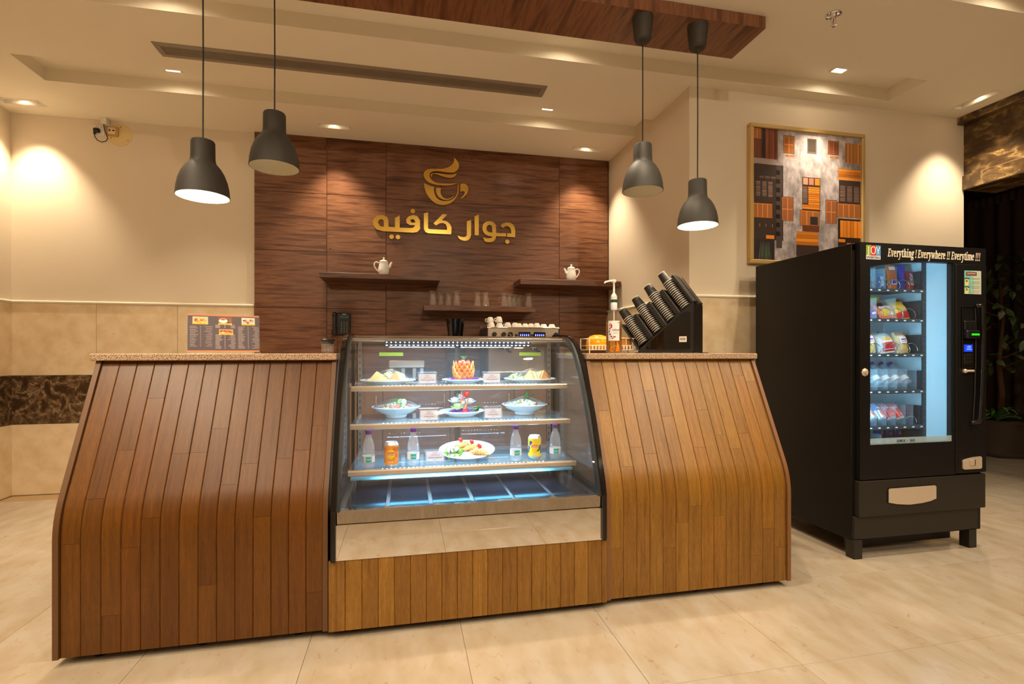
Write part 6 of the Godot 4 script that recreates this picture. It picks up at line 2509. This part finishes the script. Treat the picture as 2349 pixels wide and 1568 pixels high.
func bag(st: SurfaceTool, w: float, h: float, d: float, t := Transform3D.IDENTITY, crimp := 0.07) -> void:
	var n := 20
	var rows := []
	var m := 12
	for j in m + 1:
		var v := float(j) / m
		var k: float = pow(sin(PI * clampf((v - crimp * 0.5) / (1.0 - crimp), 0.02, 0.98)), 0.55)
		var ww := w * 0.5 * (1.0 - 0.05 * k)
		var row := []
		for i in n:
			var a := TAU * i / n
			row.append(t * V(ww * signf(cos(a)) * pow(absf(cos(a)), 0.7), h * v, d * 0.5 * k * signf(sin(a)) * pow(absf(sin(a)), 0.9) + 0.0008 * sin(a) + 0.0015 * sin(v * 21.0 + i * 1.9) * k))
		rows.append(row)
	st.set_smooth_group(1)
	for j in m:
		var c: Vector3 = t * V(0, h * (j + 0.5) / m, 0)
		for i in n:
			var i1 := (i + 1) % n
			quad(st, rows[j][i], rows[j][i1], rows[j + 1][i1], rows[j + 1][i], (rows[j][i] + rows[j + 1][i1]) * 0.5 - c)
	st.set_smooth_group(-1)


func snack(called: String, label: String, cat: String, at: Vector3, w: float, h: float, d: float, m: Material, lean: Basis, patches: Array, text := "", tm: Material = null, th := 0.02, group := "packets in the vending machine") -> void:
	var t := thing(called, label, cat, Vector3.ZERO, 0.0, group)
	t.transform = Transform3D(lean, at + V(0.022, 0, 0))
	var st := mb()
	bag(st, w, h, d)
	var b := obj("wrapper", st, m, t)
	for p in patches:
		st = mb()
		sheet(st, 6, 6, func(u, v):
			var x: float = (p[0] + (u - 0.5) * p[2]) * w
			var y: float = p[1] + (v - 0.5) * p[3]
			var k: float = pow(sin(PI * clampf((y - 0.035) / 0.93, 0.02, 0.98)), 0.55)
			var s: float = clampf(absf(x) / (w * 0.5), 0.0, 0.98)
			return V(x, y * h, d * 0.5 * k * pow(1.0 - pow(s, 2.857), 0.45) + 0.0034), 0.0)
		obj("print", st, p[4], b)
	if text: obj("lettering", letters(text, th, 0.002, "Droid Sans", 700, 0.1, 0.0 if text == "" else 0.85), tm, b, T(V(0, h * 0.55, d * 0.5 + 0.003), -0.05, 0, 0.0 if w > h * 0.6 else PI / 2))


func coil(t: Node, x: float, y: float, z: float, r: float, turns := 2.4) -> void:
	var st := mb()
	var pts := []
	var n := int(turns * 16)
	for i in n + 1:
		var a := TAU * i / 16.0
		pts.append(V(x + sin(a) * r, y + r - cos(a) * r + 0.003, z - 0.012 - 0.06 * i / 16.0))
	tube(st, pts, 0.0022, 6)
	obj("coil", st, M.vend_metal, t)


func card_image() -> Image:
	var im := print_image(126, 138, C8(196, 206, 184))
	for y in 138:
		im.fill_rect(Rect2i(0, y, 50, 1), C8(118, 186, 176))
		im.fill_rect(Rect2i(50, y, 24, 1), C8(160, 200, 182))
	im.fill_rect(Rect2i(14, 8, 78, 22), C8(92, 40, 34))
	im.fill_rect(Rect2i(20, 13, 66, 5), C8(220, 180, 160))
	im.fill_rect(Rect2i(20, 22, 66, 3), C8(190, 150, 130))
	for y in [44, 94]:
		im.fill_rect(Rect2i(2, y, 36, 8), C8(24, 20, 20))
		im.fill_rect(Rect2i(6, y + 5, 26, 38), C8(232, 206, 130))
		im.fill_rect(Rect2i(12, y + 10, 12, 14), C8(120, 110, 70))
	var r := RandomNumberGenerator.new()
	r.seed = 9
	for y in [44, 50, 64, 70, 77, 90, 97, 104, 118, 124, 131]:
		var x := 46 + r.randi() % 14
		while x < 112:
			var w := 4 + r.randi() % 9
			im.fill_rect(Rect2i(x, y, mini(w, 114 - x), 2), C8(60, 60, 50) if y < 112 else C8(190, 80, 60))
			x += w + 2
	return im


func build_vending() -> void:
	vend_mats()
	var x0 := 2.432
	var x1 := 3.345
	var zb := -3.150
	var zf := -2.362
	var t := thing("vending_machine", "tall black glass-fronted snack and drink vending machine beside the bar", "vending machine")
	# cabinet shell
	var st := mb()
	box2(st, V(x0, 0.100, zb), V(x0 + 0.03, 1.755, zf), 0.003)
	box2(st, V(x1 - 0.03, 0.100, zb), V(x1, 1.755, zf), 0.003)
	box2(st, V(x0 + 0.001, 1.715, zb), V(x1 - 0.001, 1.7545, zf), 0.003)
	box2(st, V(x0, 0.100, zb), V(x1, 1.755, zb + 0.03), 0.002)
	box2(st, V(x0 + 0.001, 0.101, zb + 0.001), V(x1 - 0.001, 0.56, zf - 0.001))
	obj("cabinet", st, M.machine_black, t)
	# lit liner
	st = mb()
	box2(st, V(x0 + 0.03, 0.56, -2.80), V(x1 - 0.03, 1.715, -2.78))
	box2(st, V(3.118, 0.56, -2.79), V(3.130, 1.715, -2.372))
	box2(st, V(x0 + 0.03, 0.56, -2.79), V(x0 + 0.04, 1.715, -2.372))
	box2(st, V(x0 + 0.03, 1.700, -2.79), V(3.13, 1.714, -2.372))
	box2(st, V(x0 + 0.03, 0.561, -2.79), V(3.13, 0.572, -2.372))
	var liner := obj("liner", st, M.vend_liner, t)
	st = mb()
	for y in [0.99, 1.20, 1.245, 1.40, 1.445, 1.60]:
		for i in 13:
			if i % 6 != 5: box2(st, V(2.56 + i * 0.042, y, -2.7801), V(2.572 + i * 0.042, y + 0.038, -2.7785))
	obj("slots", st, M.vent_dark, liner)
	st = mb()
	box2(st, V(3.098, 0.572, -2.515), V(3.118, 1.700, -2.500), 0.001)
	var bar := obj("divider_post", st, M.lip_grey, t)
	st = mb()
	for k in 34: box2(st, V(3.105, 0.60 + k * 0.032, -2.5005), V(3.111, 0.608 + k * 0.032, -2.4992))
	obj("post_holes", st, M.vent_dark, bar)
	# hidden tube behind the door frame
	st = mb()
	tube(st, [V(2.492, 0.62, -2.385), V(2.492, 1.66, -2.385)], 0.007, 10)
	obj("tube_lamp", st, M.tube_light, t)
	area("vending_light", V(2.502, 1.14, -2.386), V(2.76, 1.14, -2.62), Vector2(0.02, 1.02), 0.52, Color(0.50, 0.82, 0.97))
	# trays
	for i in 6:
		var y: float = TRAYS[i]
		st = mb()
		box2(st, V(x0 + 0.042, y - 0.006, -2.74), V(3.098, y, -2.506))
		box2(st, V(3.092, y, -2.66), V(3.098, y + (0.115 if i < 5 else 0.05), -2.515))
		var tr := obj("tray", st, M.vend_tray, t)
		st = mb()
		box2(st, V(x0 + 0.042, y - 0.022, -2.506), V(3.099, y, -2.500), 0.001)
		obj("lip", st, M.lip_grey, tr)
		st = mb()
		for k in 7: box2(st, V(2.702 + k * 0.062, y - 0.0145, -2.5002), V(2.719 + k * 0.062, y - 0.0075, -2.4994))
		obj("price_tags", st, M.label_white, tr)
		var divs: Array = [[2.62, 2.69, 2.755, 2.828], [2.64, 2.765, 2.905], [2.70, 2.828, 2.95], [2.64, 2.71, 2.772, 2.845, 2.915, 2.988, 3.060], [2.62, 2.69, 2.765, 2.835, 2.905, 2.978, 3.035], [2.8]][i]
		for x in divs:
			st = mb()
			box2(st, V(x - 0.001, y, -2.66), V(x + 0.001, y + (0.125 if i < 5 else 0.03), -2.512), 0.0005)
			obj("divider", st, M.divider_clear, tr)
		for x in [[2.715, 2.789, 2.860, 2.932, 3.003, 3.068], [2.80, 2.87, 2.952, 3.045], [2.735, 2.790, 2.90, 2.94, 3.005, 3.063], [], [3.063], []][i]:
			coil(t, x, y, -2.508, [0.030, 0.032, 0.030, 0.03, 0.022, 0.03][i])
	# door: one frame round the window, a header, the control column
	var win := PackedVector2Array([Vector2(2.522, 0.634), Vector2(3.098, 0.634), Vector2(3.098, 1.665), Vector2(2.887, 1.665), Vector2(2.785, 1.659), Vector2(2.685, 1.648), Vector2(2.586, 1.634), Vector2(2.522, 1.621)])
	var outer := PackedVector2Array([Vector2(2.455, 0.443), Vector2(3.111, 0.443), Vector2(3.111, 1.664), Vector2(3.338, 1.664), Vector2(3.338, 1.757), Vector2(2.455, 1.757)])
	st = mb()
	for p in holed(outer, win): extrude(st, p, 0.036, T(V(0, 0, VZ)))
	var door := obj("door_frame", st, M.machine_black, t)
	st = mb()
	box2(st, V(2.515, 0.63, VZ - 0.014), V(3.104, 1.668, VZ - 0.010))
	obj("door_glass", st, M.case_glass, t)
	st = mb()
	box2(st, V(2.522, 0.634, VZ - 0.0098), V(3.098, 0.668, VZ - 0.008))
	obj("model_strip", st, M.glass_band, t)
	obj("lettering", letters("DRX - 50", 0.0135, 0.001, "Droid Sans", 400, 0, 1.2, 0, 0.122), M.ink_dark, door, T(V(2.772, 0.650, VZ - 0.0065)))
	st = mb()
	box2(st, V(3.114, 0.447, VZ - 0.036), V(3.338, 1.661, VZ + 0.004), 0.003)
	var col := obj("control_column", st, M.machine_black, t)
	# header print
	obj("lettering", letters("Everything ! Everywhere !! Everytime !!!", 0.046, 0.0012, "Droid Serif", 700, 0.24, 1, 0, 0.655), M.header_ink, door, T(V(2.968, 1.706, VZ + 0.0008)))
	st = mb()
	box2(st, V(2.494, 1.664, VZ), V(2.590, 1.742, VZ + 0.0008))
	var logo := obj("logo", st, M.label_white, door)
	for k in 3:
		st = mb()
		box2(st, V(2.494 + 0.032 * k, 1.6845, VZ + 0.0008), V(2.526 + 0.032 * k, 1.742, VZ + 0.0013))
		obj("logo_field", st, [M.sticker_green, M.sticker_red, M.sticker_blue][k], door)
		obj("lettering", letters("JOY".substr(k, 1), [0.040, 0.044, 0.040][k], 0.0008, "Droid Sans", 400, 0, [1.0, 0.85, 0.95][k]), M.label_white, door, T(V(2.510 + 0.032 * k, 1.714, VZ + 0.0015)))
	obj("lettering", letters("VENDING", 0.0125, 0.0006, "Droid Sans", 700, 0, 1, 0, 0.090), M.ink_dark, door, T(V(2.542, 1.674, VZ + 0.0011)))
	st = mb()
	lathe(st, P2([0.0, 0.012, 0.010, 0.012, 0.011, 0.008, 0.017, 0.006, 0.022, 0.002, 0.023, 0.0]), 8, Transform3D(Basis(V(1, 0, 0), PI / 2), V(2.487, 1.038, VZ)))
	obj("lock", st, M.flap_steel, door)
	# control column fittings
	var zc := VZ + 0.004
	st = mb()
	quad(st, V(3.172, 1.487, zc + 0.001), V(3.297, 1.487, zc + 0.001), V(3.297, 1.623, zc + 0.001), V(3.172, 1.623, zc + 0.001), V(0, 0, 1))
	obj("instruction_card", st, print_mat("instruction_print", card_image(), 0.4), col)
	st = mb()
	for q in [[3.150, 1.412, 3.252, 1.417], [3.150, 1.055, 3.244, 1.060], [3.150, 1.06, 3.154, 1.412]]: box2(st, V(q[0], q[1], zc), V(q[2], q[3], zc + 0.008), 0.002)
	obj("recess_rim", st, M.black_gloss, col)
	st = mb()
	box2(st, V(3.158, 1.275, zc), V(3.244, 1.330, zc + 0.016), 0.004)
	box2(st, V(3.158, 1.228, zc), V(3.256, 1.276, zc + 0.030), 0.006)
	obj("note_reader", st, M.black_plastic, col)
	st = mb()
	box(st, V(3.214, 1.251, zc + 0.031), V(0.056, 0.009, 0.002), 0.0008, T(Vector3.ZERO))
	obj("note_slot_light", st, M.green_led, col)
	st = mb()
	box2(st, V(3.160, 1.148, zc), V(3.232, 1.196, zc + 0.006), 0.002)
	var scr := obj("screen_bezel", st, M.black_plastic, col)
	st = mb()
	box2(st, V(3.165, 1.152, zc + 0.006), V(3.224, 1.192, zc + 0.0068))
	obj("screen", st, M.screen_blue, scr)
	obj("lettering", letters("GPE", 0.0115, 0.0004, "Droid Sans", 400), M.screen_text, scr, T(V(3.200, 1.180, zc + 0.0072)))
	obj("lettering", letters("Vendors", 0.0075, 0.0004, "Droid Sans", 400), M.screen_text, scr, T(V(3.200, 1.167, zc + 0.0072)))
	st = mb()
	box2(st, V(3.166, 1.076, zc), V(3.230, 1.138, zc + 0.005), 0.002)
	var pad := obj("keypad", st, M.machine_grey, col)
	for r in 3:
		for c in 3:
			st = mb()
			box(st, V(3.1775 + c * 0.020, 1.126 - r * 0.0195, zc + 0.0065), V(0.014, 0.0145, 0.004), 0.0015)
			obj("key", st, M.machine_black, pad)
	st = mb()
	lathe(st, P2([0.0, 0.014, 0.008, 0.014, 0.012, 0.010, 0.012, 0.0]), 16, Transform3D(Basis(V(1, 0, 0), PI / 2), V(3.172, 1.040, zc)))
	box2(st, V(3.178, 1.034, zc + 0.004), V(3.232, 1.047, zc + 0.016), 0.004)
	obj("coin_lever", st, M.flap_steel, col)
	st = mb()
	tube(st, [V(3.244, 1.418, zc + 0.010), V(3.258, 1.420, zc + 0.024), V(3.270, 1.405, zc + 0.028), V(3.272, 1.25, zc + 0.028), V(3.268, 1.05, zc + 0.028), V(3.261, 0.90, zc + 0.028), V(3.250, 0.775, zc + 0.028), V(3.242, 0.748, zc + 0.026), V(3.222, 0.742, zc + 0.014)], 0.0125, 12)
	obj("handle", st, M.black_gloss, col)
	st = mb()
	tube(st, [V(3.246, 1.412, zc + 0.004), V(3.250, 1.30, zc + 0.006), V(3.248, 1.10, zc + 0.006), V(3.240, 0.90, zc + 0.006), V(3.228, 0.75, zc + 0.006)], 0.004, 8)
	tube(st, [V(3.208, 0.741, zc + 0.01), V(3.244, 0.744, zc + 0.022)], 0.010, 10)
	obj("handle_edge", st, M.machine_grey, col)
	st = mb()
	extrude(st, PackedVector2Array([Vector2(3.157, 0.478), Vector2(3.170, 0.470), Vector2(3.290, 0.470), Vector2(3.297, 0.478), Vector2(3.297, 0.534), Vector2(3.290, 0.541), Vector2(3.235, 0.539), Vector2(3.172, 0.528), Vector2(3.157, 0.518)]), 0.006, T(V(0, 0, zc + 0.006)))
	var tray := obj("coin_tray", st, M.flap_steel, col)
	st = mb()
	box2(st, V(3.205, 0.492, zc + 0.006), V(3.240, 0.526, zc + 0.010), 0.002)
	obj("coin_flap", st, M.flap_steel, tray)
	st = mb()
	box2(st, V(3.238, 0.492, zc + 0.010), V(3.242, 0.526, zc + 0.011))
	obj("coin_slit", st, M.vent_dark, tray)
	# delivery panel with its flap, plinth, feet
	st = mb()
	box2(st, V(2.450, 0.237, -2.365), V(3.338, 0.436, VZ), 0.003)
	var panel := obj("delivery_panel", st, M.machine_grey, t)
	var flap := PackedVector2Array([Vector2(2.641, 0.310), Vector2(2.70, 0.298), Vector2(2.784, 0.290), Vector2(2.87, 0.294), Vector2(2.93, 0.302), Vector2(2.970, 0.314), Vector2(2.970, 0.382), Vector2(2.962, 0.389), Vector2(2.650, 0.387), Vector2(2.641, 0.379)])
	st = mb()
	var rimp := PackedVector2Array()
	for p in flap: rimp.append(Vector2(2.806, 0.341) + (p - Vector2(2.806, 0.341)) * Vector2(1.035, 1.09))
	extrude(st, rimp, 0.006, T(V(0, 0, VZ + 0.003)))
	obj("flap_rim", st, M.black_gloss, panel)
	st = mb()
	extrude(st, flap, 0.006, T(V(0, 0, VZ + 0.006)))
	obj("flap", st, M.flap_steel, panel)
	st = mb()
	box2(st, V(x0 + 0.003, 0.112, -2.40), V(3.300, 0.236, -2.345), 0.002)
	obj("plinth", st, M.machine_grey, t)
	st = mb()
	box2(st, V(2.49, 0.02, -2.47), V(3.25, 0.104, -2.462))
	obj("base_board", st, M.machine_grey, t)
	for x in [x0 + 0.002, 3.240]:
		for z in [-3.14, -2.405]:
			st = mb()
			box2(st, V(x, 0.0, z), V(x + 0.055, 0.108, z + 0.058), 0.002)
			obj("foot", st, M.machine_grey, t)
	stock_vending()


func lay(tilt: float, yaw := 0.0, roll := 0.0) -> Basis:
	return Basis.from_euler(V(tilt, yaw, roll))


func stock_vending() -> void:
	var z := -2.565
	# first tray
	var y: float = TRAYS[0] + 0.001
	snack("snack_bar", "pink and green snack bar half hidden in the first column of the top tray", "snack bar", V(2.758, y, z - 0.01), 0.05, 0.085, 0.02, M.wrap_brown, lay(-0.15), [[0.0, 0.5, 0.8, 0.3, M.wrap_red]])
	snack("snack_bar", "small dark blue chocolate bar on the top tray", "snack bar", V(2.836, y, z), 0.042, 0.10, 0.02, M.wrap_blue, lay(-0.12), [[0.0, 0.5, 0.5, 0.6, M.label_white]])
	snack("biscuit_packet", "tall orange biscuit packet on the top tray", "packet", V(2.915, y, z), 0.062, 0.155, 0.034, M.wrap_orange, lay(-0.1, -0.2), [[0.0, 0.86, 0.6, 0.14, M.label_white], [0.1, 0.30, 0.6, 0.2, M.label_white], [0.12, 0.30, 0.4, 0.12, M.wrap_blue]])
	snack("chocolate_bar", "tall purple blue chocolate bar on the top tray", "chocolate bar", V(2.987, y, z), 0.040, 0.155, 0.022, M.wrap_blue, lay(-0.06, -0.3), [[0.0, 0.45, 0.5, 0.5, M.wrap_violet]])
	snack("chocolate_bar", "red wrapped wafer chocolate with white lettering on the top tray", "chocolate bar", V(3.054, y, z), 0.052, 0.122, 0.028, M.wrap_red, lay(-0.12, -0.1), [], "KitKat", M.label_white, 0.022)
	# second tray
	y = TRAYS[1] + 0.001
	snack("chips_bag", "yellow chips bag at the near end of the second tray", "chips", V(2.705, y, z), 0.085, 0.09, 0.04, M.wrap_yellow, lay(-0.35), [[0.0, 0.4, 0.7, 0.4, M.wrap_red]])
	snack("chips_bag", "violet snack bag leaning on the second tray", "chips", V(2.782, y, z), 0.080, 0.125, 0.04, M.wrap_violet, lay(-0.45, 0.1, 0.22), [[0.1, 0.25, 0.7, 0.3, M.wrap_blue], [0.05, 0.25, 0.5, 0.1, M.label_white]])
	snack("chips_bag", "orange corn chips bag with a black name panel on the second tray", "chips", V(2.895, y, z - 0.01), 0.120, 0.135, 0.05, M.wrap_orange, lay(-0.5, -0.1, 0.18), [[0.05, 0.72, 0.8, 0.2, M.black_gloss], [0.1, 0.30, 0.7, 0.35, M.wrap_yellow]], "Doritos", M.label_white, 0.020)
	snack("chips_bag", "yellow peanut snack bag with a red foot on the second tray", "chips", V(3.012, y, z - 0.01), 0.105, 0.145, 0.05, M.wrap_yellow, lay(-0.42, -0.1, 0.18), [[0.0, 0.16, 0.86, 0.26, M.wrap_red], [0.05, 0.42, 0.6, 0.2, M.wrap_cream], [0.2, 0.86, 0.26, 0.12, M.wrap_red]])
	snack("chips_bag", "yellow snack bag standing behind the orange one on the second tray", "chips", V(2.86, y, -2.62), 0.110, 0.150, 0.03, M.wrap_yellow, lay(-0.2), [])
	# third tray
	y = TRAYS[2] + 0.001
	for k in 2:
		snack("mini_cake_bag", ["cream cake bag with purple script, half hidden by the door frame", "cream cake bag with purple script near the post on the third tray"][k], "cake", V(2.752 if k == 0 else 2.995, y, z), 0.080, 0.135, 0.05, M.wrap_cream, lay(-0.2, -0.1, 0.1), [[0.0, 0.90, 0.75, 0.14, M.wrap_brown], [0.08, 0.60, 0.66, 0.32, M.label_white], [0.08, 0.62, 0.46, 0.07, M.wrap_violet], [0.08, 0.52, 0.42, 0.03, M.wrap_red]])
	snack("croissant_packet", "white and red croissant packet in the middle of the third tray", "croissant", V(2.892, y, z - 0.01), 0.120, 0.125, 0.07, M.wrap_white, lay(-0.35, -0.1, 0.12), [[0.08, 0.28, 0.82, 0.42, M.wrap_red], [0.08, 0.16, 0.7, 0.03, M.label_white], [0.0, 0.68, 0.5, 0.14, M.wrap_yellow]])
	# fourth tray: water bottles lying back
	y = TRAYS[3] + 0.001
	var bx := [2.700, 2.745, 2.815, 2.886, 2.958, 3.028]
	var where := ["hidden first behind the door frame", "second from the door frame", "third from the door frame", "fourth from the door frame", "fifth from the door frame", "last before the tray end"]
	for i in 6:
		var o := water_bottle("water bottle with purple cap lying back on a tray, " + where[i], Vector3.ZERO, 0.0, "water bottles in the vending machine")
		o.transform = Transform3D(lay(-0.70, 0.0, 0.10) * Basis(V(0, 1, 0), 0.8), V(bx[i] + 0.026, y + 0.026, z + 0.005))
	# fifth tray: cans leaning back
	y = TRAYS[4] + 0.001
	var can := [[2.705, 0, "first blue silver drink can by the door frame on the fifth tray"], [2.772, 0, "second blue silver drink can on the fifth tray"], [2.838, 0, "third blue silver drink can, next to the red cola cans"], [2.908, 1, "red cola can next to the blue silver cans on the fifth tray"], [2.972, 1, "red cola can nearest the empty column on the fifth tray"]]
	for q in can:
		var o := thing("drink_can", q[2], "can", Vector3.ZERO, 0.0, "leaning cans in the vending machine")
		o.transform = Transform3D(lay(-0.62, 0.0, 0.14), V(q[0] + 0.024, y + 0.020, z))
		obj("ends", can_shape(), M.can_metal, o)
		var st := mb()
		lathe(st, P2([0.033, 0.013, 0.033, 0.101]), 32)
		var sl := obj("print_sleeve", st, M.can_red if q[1] else M.can_silver, o)
		if q[1]:
			obj("lettering", letters("Coca-Cola", 0.019, 0.0005, "Droid Serif", 700, 0.25, 0.62, 0.0334), M.label_white, sl, T(V(0, 0.078, 0), 0, 0.1, 0))
			st = mb()
			bent_patch(st, 0.0333, 0.2, 0.030, 0.018, 0.012, 10)
			obj("spark_print", st, M.wrap_yellow, sl)
		else:
			st = mb()
			bent_patch(st, 0.0332, 0.0, 0.082, 0.15, 0.036, 20, false)
			obj("blue_band", st, M.can_blue, sl)
			st = mb()
			bent_patch(st, 0.0334, 0.1, 0.038, 0.028, 0.034, 14)
			obj("fruit_print", st, M.wrap_orange, sl)
			st = mb()
			bent_patch(st, 0.0335, 0.1, 0.076, 0.034, 0.018, 14)
			obj("name_badge", st, M.label_white, sl)
	# bottom tray
	y = TRAYS[5] + 0.001
	for q in [[2.838, 0.0, "small navy drink can standing on the bottom tray"], [2.905, -0.035, "small navy drink can in the middle of the bottom tray, low"], [2.972, -0.035, "small navy drink can nearest the post on the bottom tray, low"]]:
		var o := thing("drink_can", q[2], "can", V(q[0] + 0.03, y, z - 0.03), 0.0, "navy cans on the bottom tray")
		var st := mb()
		var r := 0.027
		lathe(st, P2([0.0, 0.003, r * 0.8, 0.0, r, 0.008, r, 0.045 if q[1] < 0 else 0.060]), 28)
		var s2 := obj("print_sleeve", st, M.can_navy, o)
		st = mb()
		var top: float = 0.045 if q[1] < 0 else 0.060
		lathe(st, P2([r, top, r * 0.85, top + 0.008, r * 0.82, top + 0.009, r * 0.78, top + 0.005, 0.0, top + 0.005]), 28)
		obj("lid", st, M.can_navy if q[1] < 0 else M.can_metal, o)
		st = mb()
		bent_patch(st, r + 0.0003, 0.2, top * 0.5, 0.030, 0.020, 12)
		obj("red_print", st, M.wrap_red, s2)
